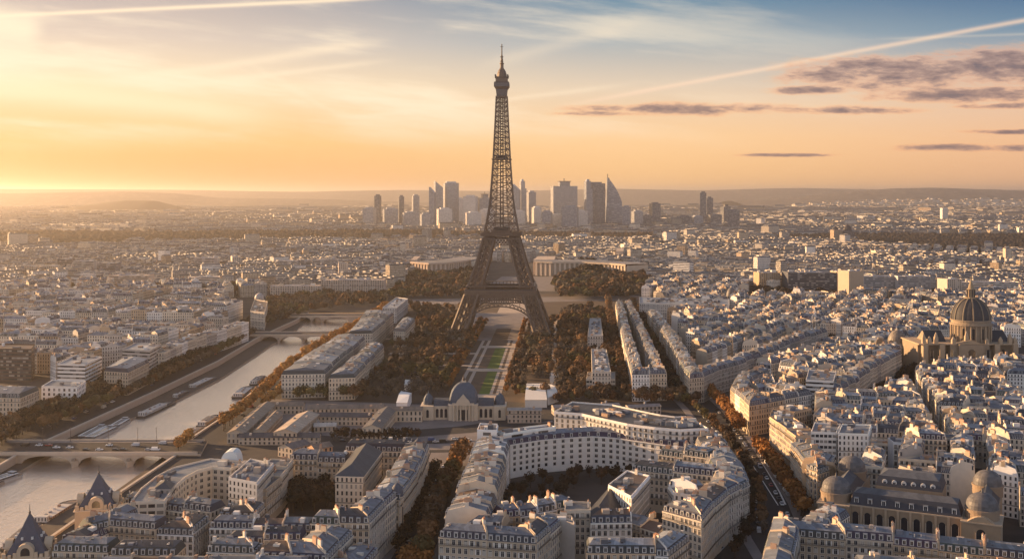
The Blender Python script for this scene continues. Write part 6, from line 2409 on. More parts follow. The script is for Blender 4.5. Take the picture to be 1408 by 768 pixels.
# ------------------------------------------------------------------ the far city, as one mass
def far_city():
    rg = np.random.default_rng(4)
    mb_ = MB()

    def zone(d0, d1, cell, row, dep, ln, hh, tall):
        """districts of their own direction, each of parallel rows of houses with streets and yards between"""
        y = d0
        while y < d1:
            half = .5 * (y + cell)
            for x in np.arange(-half, half, cell):
                th = rg.choice((-.5, -.2, .1, .35, .7, 1.2)) + rg.normal(0, .08)
                ca, sa = math.cos(th), math.sin(th)
                cx, cy = x + cell / 2, y + cell / 2
                base_h = hh * rg.uniform(.8, 1.15)
                pos, par = [], []
                v, q = -cell * .72, 0
                while v < cell * .72:
                    u = -cell * .72 + rg.uniform(0, 30)
                    while u < cell * .72:
                        L = ln * rg.uniform(.45, 1.6)
                        if rg.uniform() < .9:
                            pos.append((cx + (u + L / 2) * ca - v * sa, cy + (u + L / 2) * sa + v * ca))
                            par.append(L)
                        u += L + (0.3 if rg.uniform() < .78 else rg.uniform(8, 16))
                    v += row[q % 2]
                    q += 1
                pos = np.array(pos)
                ok = (abs(pos[:, 0] - cx) < cell / 2) & (abs(pos[:, 1] - cy) < cell / 2)
                for poly in RESERVED:
                    lo, hi = poly.min(0) - 10, poly.max(0) + 10
                    if lo[1] > cy + cell or hi[1] < cy - cell or lo[0] > cx + cell or hi[0] < cx - cell:
                        continue
                    ok &= ~inpoly(pos, poly)
                for (px_, py_), L, o_ in zip(pos, par, ok):
                    if not o_:
                        continue
                    h = base_h * rg.uniform(.82, 1.18)
                    w_ = dep * rg.uniform(.8, 1.2)
                    if rg.uniform() < tall:
                        h *= rg.uniform(1.4, 2.2)
                        w_ *= 1.3
                    w = WALLS[WK[rg.integers(len(WK))]]
                    k_ = rg.uniform(.7, 1.15)
                    w = tuple(c * k_ for c in w)
                    r = ROOFS[RK[rg.integers(len(RK))]]
                    mb_.box(px_, py_, 0, L, w_, h, th, ('facade', 'facade', 'ribbon_facade', 'office_facade')[rg.integers(4)], w, nu=2.7, top='zinc', tt=r)
                    mb_.box(px_, py_, h, L * .97, w_ * .66, dep * .16, th, 'zinc', tuple(c * .7 for c in r), tt=r, taper=1.0)
                    for _ in range(1 + (rg.uniform() < .5)):
                        s_ = (.50, .44, .37) if rg.uniform() < .6 else (.2, .2, .22)
                        oo = rg.uniform(-.42, .42) * L
                        mb_.box(px_ + oo * ca, py_ + oo * sa, h, 2.0, w_ * rg.uniform(.4, .9), dep * .16 + rg.uniform(.8, 2.4), th, 'paint', s_)
            y += cell
    zone(1780, 2580, 200, (21, 25), 12, 22, 19, .012)
    zone(2580, 3780, 300, (26, 32), 15, 32, 19, .02)
    zone(3780, 5580, 450, (48, 60), 26, 50, 19, .03)
    zone(5580, 8800, 800, (90, 120), 50, 90, 18, .04)
    zone(8800, 11600, 1400, (170, 210), 80, 150, 20, .06)
    # houses climbing the foot of the right-hand hill
    for _ in range(900):
        px = rg.uniform(1080, 1450)
        f = .34 * rg.uniform(0, 1) ** 1.4
        yc = np.interp(px, (1000, 1090, 1160, 1225, 1290, 1370, 1450), (276, 271, 264, 259, 258, 261, 264))
        z = (H + (HY - yc) * 13000 / F) * math.sin(f * math.pi / 2) ** 1.3
        w = WALLS[WK[rg.integers(len(WK))]]
        mb_.box((px - CX) * 13000 / F, 11500 + 1500 * f, z - 12, rg.uniform(30, 110), rg.uniform(20, 40), rg.uniform(22, 36), rg.normal(0, .4), 'facade', w, nu=3, top='zinc', tt=(.2, .2, .22))
    print('far faces', len(mb_.f))
    return tag(mb_.obj('distant_city'), 'far roofs and houses of the city stretching to the hills', kind='stuff')


# gardens and mounds that stay free of houses
GARD = [[(535, 412), (665, 412), (665, 388), (648, 374), (562, 381)], [(735, 414), (900, 414), (905, 400), (872, 372), (845, 368), (745, 378)], [(664, 414), (740, 414), (770, 360), (664, 360)], [(-40, 409), (360, 405), (360, 395), (-40, 399)], [(905, 412), (1080, 412), (1080, 404), (905, 402)], [(1188, 418), (1300, 418), (1300, 404), (1188, 404)]]
for q in GARD:
    reserve(gpoly(q))
far_city()


# ================================================================== TREES
def crown_mesh(seed, n=520, leaf=.85, elong=1.0, sparse=False):
    """a crown of leaf-sized faces gathered in clumps, about 1 m radius 1 unit = metre for a 5 m radius tree"""
    rg = np.random.default_rng(seed)
    mb_ = MB()
    nc = 16
    cl = []
    for i in range(nc):
        v = rg.normal(0, 1, 3)
        v /= np.linalg.norm(v)
        r = rg.uniform(.35, .85) * 4.4
        cl.append((v[0] * r, v[1] * r, 8.0 + v[2] * r * .75 * elong, rg.uniform(1.3, 2.3)))
    for i in range(n):
        cx, cy, cz, cr = cl[rg.integers(nc)]
        v = rg.normal(0, 1, 3)
        v /= np.linalg.norm(v)
        r = cr * rg.uniform(.55, 1.05)
        p = np.array((cx, cy, cz)) + v * r
        v = v * .5 + (p - np.array((0, 0, 6.5))) / 6.0
        v /= np.linalg.norm(v)
        s_ = leaf * rg.uniform(.5, 1.15)
        a = np.cross(v + rg.normal(0, .5, 3), rg.normal(0, 1, 3))
        a /= np.linalg.norm(a) + 1e-6
        b = np.cross(v + rg.normal(0, .4, 3), a)
        b /= np.linalg.norm(b) + 1e-6
        pts = [tuple(p + a * s_ * u + b * s_ * w) for u, w in ((-1, -.6), (.2, -1), (1, .3), (-.3, 1))]
        mb_.face(pts, 'leaf')
    o = mb_.obj('crown')
    me = o.data
    bpy.data.objects.remove(o)
    return me


def trunk_mesh(seed):
    rg = random.Random(seed)
    mb_ = MB()
    mb_.lathe(0, 0, [(.42, 0), (.30, 1.5), (.26, 4.0), (.16, 7.5), (0, 9)], 8, 'bark')
    for i in range(6):
        a = i * 1.05 + rg.uniform(-.3, .3)
        z = rg.uniform(3, 5)
        mb_.beam((0, 0, z), (math.cos(a) * 2.6, math.sin(a) * 2.6, z + rg.uniform(2, 4)), .2, 'bark')
        mb_.beam((math.cos(a) * 2.0, math.sin(a) * 2.0, z + 2), (math.cos(a + .5) * 3.6, math.sin(a + .5) * 3.6, z + 4.4), .11, 'bark')
    o = mb_.obj('trunk')
    me = o.data
    bpy.data.objects.remove(o)
    return me


CROWNS = [crown_mesh(20 + i, (520, 330, 560, 420, 260, 480)[i], .74, (1, 1.15, .9, 1.3, 1, .85)[i]) for i in range(6)]
TRUNKS = [trunk_mesh(i) for i in range(3)]
RUST = [(.15, .088, .046), (.12, .072, .04), (.17, .092, .045), (.105, .066, .04), (.14, .085, .048)]
BROWN = [(.10, .085, .052), (.115, .095, .062), (.09, .066, .044), (.075, .042, .027), (.125, .06, .028), (.062, .038, .026), (.15, .072, .03), (.085, .055, .036)]
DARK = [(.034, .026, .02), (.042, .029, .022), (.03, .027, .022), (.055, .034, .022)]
ORANGE = [(.25, .115, .038), (.28, .13, .042), (.20, .092, .036)]
GOLD = [(.38, .21, .07), (.33, .17, .055), (.28, .14, .05)]
TNAMES = {id(RUST): 'rust-brown', id(BROWN): 'brown', id(DARK): 'dark bare', id(ORANGE): 'orange', id(GOLD): 'golden'}
TREES = []


def tree(x, y, h, pal, zone, wide=1.0):
    TREES.append((x, y, h, pal, zone, wide))


def tree_row(zone, px, pal, step=8.0, h=(11, 15), side=0.0, jit=1.2, wide=1.0):
    pts = gpoly(px)
    if side:
        pts = offs([np.array(p) for p in pts], side)
    acc = 0.0
    for a, b in zip(pts[:-1], pts[1:]):
        L = np.linalg.norm(b - a)
        while acc < L:
            p = a + (b - a) * acc / L
            tree(p[0] + rnd.uniform(-jit, jit), p[1] + rnd.uniform(-jit, jit), rnd.uniform(*h), pal, zone, wide)
            acc += step * rnd.uniform(.85, 1.15)
        acc -= L


def tree_zone(zone, px, pal, dens, h=(11, 16), avoid=(), wide=1.0, bump=False):
    g = np.array(gpoly(px))
    lo, hi = g.min(0), g.max(0)
    area = 0.5 * abs(np.dot(g[:, 0], np.roll(g[:, 1], -1)) - np.dot(g[:, 1], np.roll(g[:, 0], -1)))
    n = int(area / dens)
    rg = np.random.default_rng(len(TREES) + 1)
    got = []
    md = math.sqrt(dens) * .72
    tries = 0
    while len(got) < n and tries < n * 14:
        c = rg.uniform(lo, hi)
        tries += 1
        if not inpoly([c], g)[0]:
            continue
        if any((c[0] - q[0]) ** 2 + (c[1] - q[1]) ** 2 < md * md for q in got[-220:]):
            continue
        if any(inpoly([c], a)[0] for a in avoid):
            continue
        got.append(c)
        tree(c[0], c[1], rnd.uniform(*h) * (1 if not bump else .42 + .75 * math.exp(-(((c[0] - g[:, 0].mean()) / (.32 * (hi[0] - lo[0]))) ** 2))), pal, zone, wide)


AX = [np.array(axq(-.1, 1.35, -20, 20))]
PATHS = AX + [np.array(axq(t, t + .02, -150, 150)) for t in (.28, .42, .62)] + [np.array(axq(0, .95, -63, -57)), np.array(axq(0, .95, 57, 63))]
BLD = [np.array([b.O[0], b.O[-1], b.I[-1], b.I[0]]) for b in special + chosen if b.c[1] > 700]
AVO = PATHS + [q for q in BLD if 700 < q[:, 1].mean() < 1500 and -360 < q[:, 0].mean() < 220] + [np.array(gpoly([(655, 468), (738, 468), (728, 430), (664, 430)]))] + [np.array(gpoly(q)) for q in ([(722, 549), (770, 547), (760, 526), (722, 526)], [(545, 553), (560, 553), (566, 540), (552, 537)])]

tree_row('avenue row before the golden fronts', [(972, 545), (985, 556), (1003, 578), (1016, 600)], ORANGE, 7, (11, 14))
tree_row('avenue row below the crossing', [(1042, 622), (1058, 640), (1074, 664), (1094, 694), (1104, 716)], ORANGE, 7, (11, 14))
tree_row('avenue row at the crescent side', [(930, 548), (958, 566), (985, 592), (1010, 620), (1030, 652), (1046, 690), (1050, 740)], RUST, 9, (6.5, 9))
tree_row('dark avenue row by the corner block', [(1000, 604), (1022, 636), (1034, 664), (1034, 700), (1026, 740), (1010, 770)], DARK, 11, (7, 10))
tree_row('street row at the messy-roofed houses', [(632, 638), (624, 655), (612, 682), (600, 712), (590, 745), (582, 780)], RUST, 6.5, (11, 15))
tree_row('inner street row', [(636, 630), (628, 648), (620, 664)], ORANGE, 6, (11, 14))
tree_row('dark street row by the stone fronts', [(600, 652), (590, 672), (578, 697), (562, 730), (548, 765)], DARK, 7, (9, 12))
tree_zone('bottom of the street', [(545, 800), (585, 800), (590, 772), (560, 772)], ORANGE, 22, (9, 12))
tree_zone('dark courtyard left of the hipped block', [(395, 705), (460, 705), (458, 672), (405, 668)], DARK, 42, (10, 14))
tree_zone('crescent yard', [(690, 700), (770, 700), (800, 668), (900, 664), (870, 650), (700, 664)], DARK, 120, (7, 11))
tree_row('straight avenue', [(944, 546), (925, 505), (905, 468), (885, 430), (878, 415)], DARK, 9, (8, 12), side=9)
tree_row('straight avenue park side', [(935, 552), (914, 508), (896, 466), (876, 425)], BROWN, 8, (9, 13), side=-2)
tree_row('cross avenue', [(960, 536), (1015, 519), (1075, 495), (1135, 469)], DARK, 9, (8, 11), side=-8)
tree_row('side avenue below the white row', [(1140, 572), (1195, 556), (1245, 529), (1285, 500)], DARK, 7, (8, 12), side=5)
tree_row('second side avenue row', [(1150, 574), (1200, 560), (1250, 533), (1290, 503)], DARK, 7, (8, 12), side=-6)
tree_zone('foot of the domed church', [(1240, 520), (1330, 530), (1330, 514), (1260, 508)], DARK, 60, (8, 12))
# the park
tree_row('near end of the park, before the school', [(470, 552), (560, 552)], BROWN, 7, (11, 15), side=6)
tree_row('park edge behind the crescent', [(765, 557), (850, 556), (940, 560), (965, 556)], BROWN, 6.5, (10, 14), side=4)
tree_row('second park-edge row behind the crescent', [(775, 552), (860, 551), (945, 553)], RUST, 7, (10, 14), side=3)
for off, pal, nm in ((-25, ORANGE, 'clipped row'), (-32, RUST, 'second clipped row'), (23, ORANGE, 'clipped row'), (30, RUST, 'second clipped row')):
    pts = [axis(t, off) for t in np.linspace(.02, .92, 12)]
    zone_ = f'{nm} {"left" if off < 0 else "right"} of the lawns'
    for a, b in zip(pts[:-1], pts[1:]):
        for f in (0, .33, .66):
            p = a + (b - a) * f
            if any(inpoly([p], q)[0] for q in PATHS[1:4]):
                continue
            tree(p[0], p[1], rnd.uniform(7.5, 9.5), pal if rnd.random() < .7 else BROWN, zone_, 1.05)
tree_zone('park wood left of the lawns', [(405, 553), (575, 552), (606, 548), (622, 522), (640, 490), (652, 466), (640, 430), (560, 424), (577, 442), (560, 462), (533, 480), (500, 522), (452, 540), (400, 542)], BROWN, 142, (9, 14), AVO)
tree_zone('park wood right of the lawns', [(704, 550), (808, 548), (850, 548), (850, 520), (844, 480), (836, 430), (800, 425), (770, 432), (740, 462), (718, 480), (706, 520)], BROWN, 142, (9, 14), AVO)
tree_zone('orange clumps left of the lawns', [(535, 540), (590, 540), (625, 460), (610, 430), (570, 428), (585, 470)], RUST, 420, (12, 17), AVO)
tree_zone('orange clumps right of the lawns', [(730, 545), (800, 545), (835, 500), (830, 440), (770, 440)], RUST, 330, (12, 17), AVO)
tree_row('long row beside the slab among trees', [(800, 540), (797, 500), (800, 460), (812, 425)], RUST, 7, (11, 15))
tree_row('row between slab and long block', [(860, 540), (850, 490), (838, 440), (836, 415)], RUST, 7, (10, 14))
# riverside
tree_row('golden quay row', [(306, 592), (330, 574), (352, 556), (380, 528), (402, 506), (432, 485), (460, 469), (490, 452), (512, 438), (532, 424)], GOLD, 7, (10, 14), side=0)
tree_row('second golden quay row', [(350, 562), (372, 545), (392, 522), (412, 500)], GOLD, 7, (9, 13), side=-8)
tree_row('left-bank quay row', [(-20, 636), (20, 614), (60, 592), (140, 558), (230, 522), (300, 487), (350, 459)], DARK, 6, (10, 14), side=9)
tree_row('kerb row of the left-bank quay', [(64, 594), (140, 562), (230, 525), (300, 490), (352, 461)], BROWN, 7, (10, 13), side=2)
tree_row('second left-bank quay row', [(0, 620), (60, 588), (150, 549), (240, 509), (330, 465), (385, 437)], BROWN, 6.5, (11, 15), side=18)
tree_zone('corner of the near bridge', [(-10, 622), (30, 605), (24, 592), (-10, 600)], RUST, 50, (11, 15))
tree_zone('left-bank corner by the white arched building', [(60, 580), (118, 560), (118, 548), (64, 562)], BROWN, 45, (9, 13))
tree_zone('left-bank corner by the cream corner block', [(143, 545), (170, 535), (160, 520), (140, 522)], BROWN, 45, (9, 13))
tree_row('bank behind the near bridge', [(246, 622), (262, 606)], GOLD, 6, (8, 11))
tree_row('clipped dark row before the domed corner', [(462, 600), (578, 600)], DARK, 4, (6, 8), jit=.4)
tree_row('second clipped dark row before the domed corner', [(458, 605), (580, 605)], DARK, 4, (6, 8), jit=.4)
tree_zone('wooded strip on the left bank', [(-40, 409), (360, 406), (366, 397), (-40, 399)], BROWN, 330, (12, 18), wide=1.6)
tree_zone('river-bend trees', [(362, 452), (400, 440), (470, 424), (530, 420), (540, 408), (440, 407), (366, 415)], BROWN, 130, (10, 15), [np.array(river)])
tree_zone('garden slope beyond the tower on the river-bend side', [(535, 412), (640, 411), (662, 388), (650, 374), (562, 382)], BROWN, 230, (13, 18), wide=1.3)
tree_zone('wooded mound beyond the tower', [(768, 412), (898, 412), (905, 398), (872, 374), (850, 369), (800, 372), (760, 392)], BROWN, 200, (14, 22), wide=1.35)
tree_zone('dark crown of the wooded mound', [(775, 385), (850, 385), (840, 371), (800, 369), (780, 375)], DARK, 170, (20, 25), wide=1.45, bump=True)
tree_zone('trees past the wooded mound', [(900, 414), (1085, 412), (1085, 404), (905, 402)], DARK, 300, (12, 17), wide=1.4)
tree_zone('trees before the striped block', [(1034, 417), (1330, 417), (1330, 406), (1034, 406)], DARK, 300, (10, 14), wide=1.4)

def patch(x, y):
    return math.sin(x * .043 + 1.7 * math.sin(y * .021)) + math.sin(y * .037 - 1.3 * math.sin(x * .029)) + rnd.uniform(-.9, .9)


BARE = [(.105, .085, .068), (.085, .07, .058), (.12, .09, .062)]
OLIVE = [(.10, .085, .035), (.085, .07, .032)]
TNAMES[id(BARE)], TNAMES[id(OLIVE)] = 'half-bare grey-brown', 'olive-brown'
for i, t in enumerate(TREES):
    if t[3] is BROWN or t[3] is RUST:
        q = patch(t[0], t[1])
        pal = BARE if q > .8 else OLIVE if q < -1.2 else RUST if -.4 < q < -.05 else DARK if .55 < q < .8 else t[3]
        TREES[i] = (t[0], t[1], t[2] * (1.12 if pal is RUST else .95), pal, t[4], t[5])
inview = []
for t in TREES:
    px, py = CX + F * t[0] / t[1], HY + F * H / t[1]
    if -20 < px < 1428 and HY + F * (H - t[2]) / t[1] < 775:
        inview.append(t)
inview.sort(key=lambda t: t[1] - (200 if 'lawns' in t[4] and 'clipped' in t[4] else 0))
solo, mass = inview[:300], inview[300:]
tz = {}
for t in solo:
    tz.setdefault(t[4], []).append(t)
for z_, lst in tz.items():
    lst.sort(key=lambda t: t[1])
    for i, (x, y, h, pal, _, wide) in enumerate(lst):
        nm = TNAMES[id(pal)]
        lb = f'{nm} tree, {nth(i)} counting away from the viewer in {"the " if "row" in z_ or "wood" in z_ else ""}{z_}'
        root = thing('tree', ' '.join(lb.split()[:16]), 'tree', (x, y, 0.0), 'autumn trees of the city')
        s_ = h / 12.3
        k_ = rnd.choice((1, 4)) if pal is BARE else rnd.randrange(6)
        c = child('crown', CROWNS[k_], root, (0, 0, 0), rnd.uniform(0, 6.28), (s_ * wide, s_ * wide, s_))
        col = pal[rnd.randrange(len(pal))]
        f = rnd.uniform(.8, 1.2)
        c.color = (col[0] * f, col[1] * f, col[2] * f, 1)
        child('trunk', TRUNKS[k_ % 3], root, (0, 0, 0), rnd.uniform(0, 6.28), (s_, s_, s_))

# the trees past the nearest three hundred read as one brown mass
def quads_obj(name, V, T, m):
    """n separate quads as one mesh: V (n,4,3) corners, T (n,3) tints"""
    n = len(V)
    me = bpy.data.meshes.new(name)
    me.vertices.add(n * 4)
    me.vertices.foreach_set('co', V.reshape(-1).astype(np.float32))
    me.loops.add(n * 4)
    me.loops.foreach_set('vertex_index', np.arange(n * 4, dtype=np.int32))
    me.polygons.add(n)
    me.polygons.foreach_set('loop_start', np.arange(0, n * 4, 4, dtype=np.int32))
    me.polygons.foreach_set('loop_total', np.full(n, 4, dtype=np.int32))
    me.materials.append(MATS[m])
    a = me.attributes.new('tint', 'FLOAT_COLOR', 'FACE')
    a.data.foreach_set('color', np.concatenate((T, np.ones((n, 1))), 1).astype(np.float32).ravel())
    me.update(calc_edges=True)
    o = bpy.data.objects.new(name, me)
    COL.objects.link(o)
    return o


def unit(v):
    return v / (np.linalg.norm(v, axis=-1, keepdims=True) + 1e-9)


rg = np.random.default_rng(9)
VS, TS = [], []
CORN = np.array(((-1, -.6), (.2, -1), (1, .3), (-.3, 1)))
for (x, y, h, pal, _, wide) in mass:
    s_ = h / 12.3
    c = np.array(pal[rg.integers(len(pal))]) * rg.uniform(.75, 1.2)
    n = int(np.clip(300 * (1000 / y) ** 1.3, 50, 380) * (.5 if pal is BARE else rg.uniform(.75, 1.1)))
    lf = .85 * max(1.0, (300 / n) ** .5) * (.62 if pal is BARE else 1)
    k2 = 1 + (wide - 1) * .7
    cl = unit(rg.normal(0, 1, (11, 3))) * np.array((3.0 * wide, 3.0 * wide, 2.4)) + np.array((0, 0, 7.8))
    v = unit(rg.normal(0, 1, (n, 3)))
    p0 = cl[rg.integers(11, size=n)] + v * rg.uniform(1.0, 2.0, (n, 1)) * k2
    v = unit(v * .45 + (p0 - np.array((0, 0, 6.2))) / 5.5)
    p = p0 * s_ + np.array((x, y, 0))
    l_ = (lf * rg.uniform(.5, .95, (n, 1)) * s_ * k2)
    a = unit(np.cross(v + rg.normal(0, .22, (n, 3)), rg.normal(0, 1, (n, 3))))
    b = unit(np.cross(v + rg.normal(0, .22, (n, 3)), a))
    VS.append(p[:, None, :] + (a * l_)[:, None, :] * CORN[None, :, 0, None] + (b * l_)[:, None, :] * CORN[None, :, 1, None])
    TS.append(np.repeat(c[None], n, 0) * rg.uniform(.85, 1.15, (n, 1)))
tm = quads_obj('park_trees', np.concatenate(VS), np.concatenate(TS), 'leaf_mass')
tag(tm, 'brown and rust autumn trees massed in the park and along the avenues', kind='stuff')



# ================================================================== BOATS AND CARS
def boat(label, pa, pb, width, kind, tint=(.6, .57, .52), z=WATER_Z):
    a, b = P(*pa, z), P(*pb, z)
    d = b - a
    L = float(np.linalg.norm(d))
    c = (a + b) / 2
    ang = math.atan2(d[1], d[0])
    root = thing('river_boat', label, 'boat', (c[0], c[1], z), 'boats moored along the quays', ang)
    w = width / 2
    def hullp(s_, zz):
        return [(-L / 2, -w * .8 * s_, zz), (L * .36, -w * s_, zz), (L * .46, -w * .6 * s_, zz), (L / 2, 0, zz), (L * .46, w * .6 * s_, zz), (L * .36, w * s_, zz), (-L / 2, w * .8 * s_, zz), (-L / 2 - .6, 0, zz)]
    h_ = MB()
    lo, hi = hullp(.85, -.4), hullp(1.0, 1.5)
    for i in range(8):
        j = (i + 1) % 8
        h_.face([lo[i], lo[j], hi[j], hi[i]], 'paint', None, (.06, .055, .05) if kind != 'tour' else (.45, .43, .40))
    h_.obj('hull', root)
    dk = MB()
    dk.face([(x, y, 1.3) for x, y, _ in hullp(.95, 1.3)], 'paint', None, (.22, .16, .12))
    dk.obj('deck', root)
    if kind == 'tour':                           # long glazed tour boat with white roof
        cb = MB()
        cb.box(-L * .06, 0, 1.3, L * .78, width * .78, 1.7, 0, 'tower_glass', (.3, .3, .3), nu=2)
        cb.obj('cabin', root)
        rf = MB()
        rf.box(-L * .06, 0, 3.0, L * .8, width * .84, .25, 0, 'paint', (.72, .70, .66), bottom=True)
        for i in range(int(L * .7 / 2.5)):
            rf.box(-L * .40 + i * 2.5, 0, 3.25, 1.4, width * .5, .08, 0, 'glass')
        rf.obj('roof', root)
        wh = MB()
        wh.box(L * .30, 0, 1.3, 3, width * .5, 3.0, 0, 'tower_glass', (.5, .5, .5), nu=1.5)
        wh.obj('wheelhouse', root)
    else:                                        # barge or houseboat
        cb = MB()
        cb.box(-L * .12, 0, 1.3, L * .55, width * .7, 1.6, 0, 'facade', tint, nu=2.0)
        cb.obj('cabin', root)
        rf = MB()
        rf.box(-L * .12, 0, 2.9, L * .57, width * .76, .22, 0, 'paint', (.5, .46, .42) if kind == 'barge' else (.16, .14, .13), bottom=True)
        for i in range(4):
            rf.box(-L * .34 + i * L * .13, rnd.uniform(-.5, .5), 3.12, rnd.uniform(1, 2.5), 1.2, rnd.uniform(.4, 1.0), 0, 'paint', rnd.choice([(.6, .58, .55), (.3, .2, .15), (.2, .22, .25)]))
        rf.obj('roof', root)
        wh = MB()
        wh.box(-L * .43, 0, 1.3, 3.2, width * .6, 2.8, 0, 'facade', (.55, .52, .48), nu=1.6)
        wh.obj('wheelhouse', root)
        hs = MB()
        hs.box(L * .26, 0, 1.3, L * .18, width * .6, .7, 0, 'paint', (.10, .09, .09))
        hs.obj('hatch', root)


boat('long white-roofed tour boat at the left-bank quay, nearer the near bridge', (112, 606), (146, 588), 8, 'tour')
boat('long white-roofed tour boat moored outside the other, near the near bridge', (122, 607), (160, 589), 8, 'tour')
boat('pale tour boat just upstream of the white pair', (157, 590), (176, 579), 7, 'tour')
boat('long barge with pale cabin roof moored at the left bank, past the white pair', (192, 575), (240, 552), 9, 'barge')
boat('dark barge moored farther up the left bank', (262, 536), (300, 518), 9, 'barge', (.3, .25, .2))
boat('slim dark hull between the two left-bank barges', (240, 549), (262, 538), 6, 'house', (.2, .16, .13))
boat('dark boat with pale striped roof at the left edge of the river', (-40, 676), (30, 653), 8, 'tour')
boat('houseboat with dark roof on the near bank, first of the moored pair', (256, 604), (278, 588), 9, 'house', (.34, .28, .22))
boat('houseboat with dark roof on the near bank, second of the moored pair', (276, 588), (300, 572), 9, 'house', (.40, .32, .26))
boat('pale-roofed restaurant boat under the golden quay trees', (326, 548), (346, 532), 12, 'barge', (.46, .36, .28))
boat('small houseboat farther along under the golden quay trees', (348, 530), (362, 518), 9, 'house', (.4, .32, .26))
boat('long brown barge with awnings moored behind the farther turret', (54, 722), (104, 690), 11, 'barge', (.30, .20, .14))
boat('dark work barge moored beside the turret at the corner', (10, 758), (52, 722), 9, 'house', (.2, .15, .12))


def car_mesh(kind):
    b = MB()
    L, W_, h = (4.3, 1.8, .75) if kind != 'van' else (5.2, 2.0, 1.0)
    pr = [(-L / 2, .3), (L / 2 - .1, .3), (L / 2, .6), (L / 2 - .2, h + .05), (L * .22, h + .15), (-L * .42, h + .18), (-L / 2, h)]
    for s_ in (-1, 1):
        b.face([(x, s_ * W_ / 2, z) for x, z in pr][::-s_], 'car_paint')
    for i in range(len(pr)):
        j = (i + 1) % len(pr)
        b.face([(pr[i][0], -W_ / 2, pr[i][1]), (pr[j][0], -W_ / 2, pr[j][1]), (pr[j][0], W_ / 2, pr[j][1]), (pr[i][0], W_ / 2, pr[i][1])][::-1], 'car_paint')
    o = b.obj('body')
    body = o.data
    bpy.data.objects.remove(o)
    c = MB()
    ht = 1.45 if kind != 'van' else 2.1
    lo = [(-L * .44, -.8), (L * .24, -.8), (L * .24, .8), (-L * .44, .8)] if kind != 'van' else [(-L * .49, -.95), (L * .36, -.95), (L * .36, .95), (-L * .49, .95)]
    up_ = [(-L * .32, -.66), (L * .10, -.66), (L * .10, .66), (-L * .32, .66)] if kind != 'van' else [(-L * .48, -.88), (L * .24, -.88), (L * .24, .88), (-L * .48, .88)]
    z0 = h + .1
    for i in range(4):
        j = (i + 1) % 4
        c.face([(*lo[i], z0), (*lo[j], z0), (*up_[j], ht), (*up_[i], ht)], 'glass' if kind != 'van' or i == 1 else 'car_paint')
    c.face([(*p, ht) for p in up_], 'car_paint')
    o = c.obj('cabin')
    cab = o.data
    bpy.data.objects.remove(o)
    wm = MB()
    n = 10
    ring = [(.32 * math.cos(2 * math.pi * i / n), .32 * math.sin(2 * math.pi * i / n)) for i in range(n)]
    for s_ in (-.11, .11):
        wm.face([(x, s_, z) for x, z in ring], 'rail')
    for i in range(n):
        j = (i + 1) % n
        wm.face([(ring[i][0], -.11, ring[i][1]), (ring[j][0], -.11, ring[j][1]), (ring[j][0], .11, ring[j][1]), (ring[i][0], .11, ring[i][1])], 'rail')
    o = wm.obj('wheel')
    wh = o.data
    bpy.data.objects.remove(o)
    return body, cab, wh, L


CARS = {k_: car_mesh(k_) for k_ in ('car', 'van')}
CCOL = {'white': (.75, .74, .72), 'silver': (.45, .46, .48), 'black': (.02, .02, .022), 'dark grey': (.09, .09, .10), 'red': (.32, .03, .02), 'blue': (.04, .08, .2), 'beige': (.5, .42, .33)}


def car(x, y, z, ang, where, i, kind=None):
    kind = kind or ('van' if rnd.random() < .2 else 'car')
    cn_ = rnd.choices(list(CCOL), [5, 3, 3, 2, .6, .8, 1])[0]
    root = thing('parked_car' if 'parked' in where else kind, f'{cn_} {kind}, {nth(i)} in order, {where}', kind, (x, y, z), 'cars on the roads', ang)
    body, cab, wh, L = CARS[kind]
    for nme, me in (('body', body), ('cabin', cab)):
        o = child(nme, me, root)
        o.color = (*CCOL[cn_], 1)
    for sx in (-.31, .31):
        for sy in (-1, 1):
            child('wheel', wh, root, (L * sx, sy * .82, .32))


k_ = 0
for px in (36, 52, 68, 80, 97, 118, 135, 150, 160, 168, 185, 205, 214, 222):
    f = rnd.choice((.25, .42, .6, .75))
    y = b_df + (b_db - b_df) * f
    car((px - CX) * y / F + rnd.uniform(-1, 1), y, BR_Z + .004, 0 if f < .5 else math.pi, 'crossing the near bridge', k_)
    k_ += 1


def cars_along(px, n, where, side, z=.02, jit=.0, flip=False):
    pts = offs([np.array(p) for p in gpoly(px)], side)
    seg = [np.linalg.norm(b - a) for a, b in zip(pts[:-1], pts[1:])]
    tot = sum(seg)
    for i in range(n):
        s_ = tot * (i + .5 + rnd.uniform(-.35, .35)) / n
        for (a, b), L in zip(zip(pts[:-1], pts[1:]), seg):
            if s_ <= L:
                break
            s_ -= L
        p = a + (b - a) * min(1, s_ / L)
        nn = np.array((-(b - a)[1], (b - a)[0])) / L * rnd.uniform(-jit, jit)
        car(p[0] + nn[0], p[1] + nn[1], z, math.atan2(b[1] - a[1], b[0] - a[0]) + (math.pi if flip else 0), where, i)


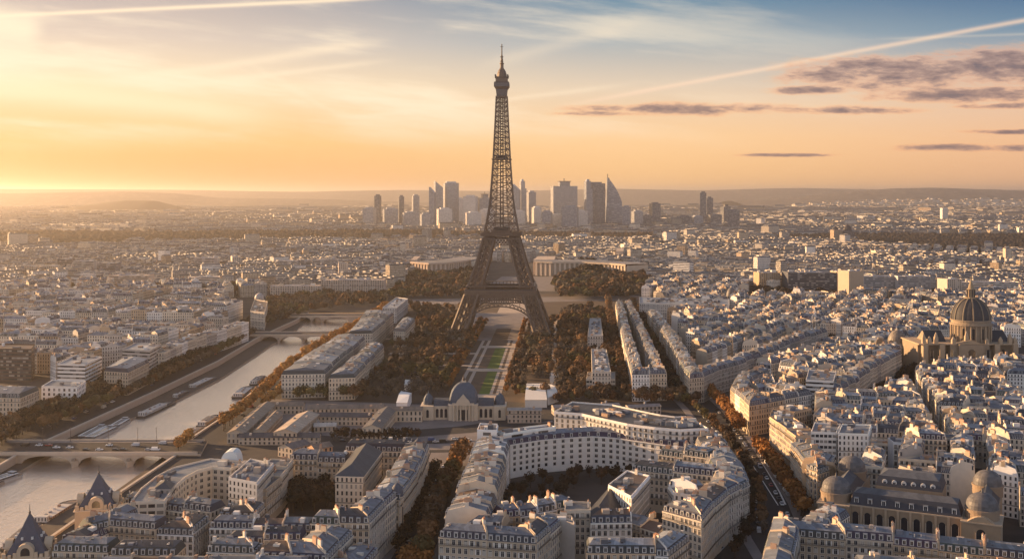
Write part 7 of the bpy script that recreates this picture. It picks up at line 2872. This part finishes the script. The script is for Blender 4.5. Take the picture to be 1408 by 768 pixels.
cars_along([(1060, 740), (1052, 690), (1024, 640), (1000, 600), (968, 562)], 24, 'driving up the avenue by the corner block', 5)
cars_along([(1075, 720), (1060, 690), (1032, 640), (1006, 600), (975, 562)], 22, 'coming down the avenue below the crossing', -5, flip=True)
cars_along([(1072, 700), (1048, 660), (1024, 622)], 8, 'parked beside the white road lines of the avenue', -9)
cars_along([(940, 540), (918, 490), (897, 450)], 14, 'on the straight avenue past the long block', 3, jit=3)
cars_along([(566, 766), (584, 730), (605, 680), (622, 640)], 9, 'parked in the tree-lined street', 5)
cars_along([(566, 766), (584, 730), (605, 680), (622, 640)], 7, 'driving in the tree-lined street', -3)
cars_along([(60, 590), (150, 553), (250, 507), (330, 466)], 34, 'on the left-bank quay road', 0, jit=6)
cars_along([(340, 604), (420, 603), (480, 606), (560, 597)], 8, 'on the yard road before the school', 0, .03, jit=3)
cars_along([(330, 580), (380, 532), (430, 492), (470, 462)], 12, 'parked on the near quay road', 3)
cars_along([(585, 606), (648, 605)], 6, 'on the school square', 0, .04, jit=4)
cars_along([(990, 770), (1015, 745), (1036, 715)], 6, 'parked near the foot of the corner block', 4)

# ================================================================== AIR
hz = bpy.data.materials.new('haze')
hz.use_nodes = True
hz.cycles.volume_sampling = 'DISTANCE'
hz.cycles.homogeneous_volume = True
ht_ = hz.node_tree
ht_.nodes.clear()
pv = ht_.nodes.new('ShaderNodeVolumePrincipled')
pv.inputs['Density'].default_value = HAZE_DENSITY
pv.inputs['Anisotropy'].default_value = HAZE_ANISO
pv.inputs['Color'].default_value = HAZE_COLOR
oo = ht_.nodes.new('ShaderNodeOutputMaterial')
ht_.links.new(pv.outputs[0], oo.inputs['Volume'])
me = bpy.data.meshes.new('haze')
x, y0_, y1_, zb_, zt_ = 31000, -700, 43000, -10.0, 345.0
vv_ = [(-x, y0_, zb_), (x, y0_, zb_), (x, y1_, zb_), (-x, y1_, zb_), (-x, y0_, zt_), (x, y0_, zt_), (x, y1_, zt_), (-x, y1_, zt_)]
me.from_pydata(vv_, [], [(0, 3, 2, 1), (4, 5, 6, 7), (0, 1, 5, 4), (1, 2, 6, 5), (2, 3, 7, 6), (3, 0, 4, 7)])
me.materials.append(hz)
ho = bpy.data.objects.new('haze', me)
COL.objects.link(ho)
tag(ho, kind='stuff')
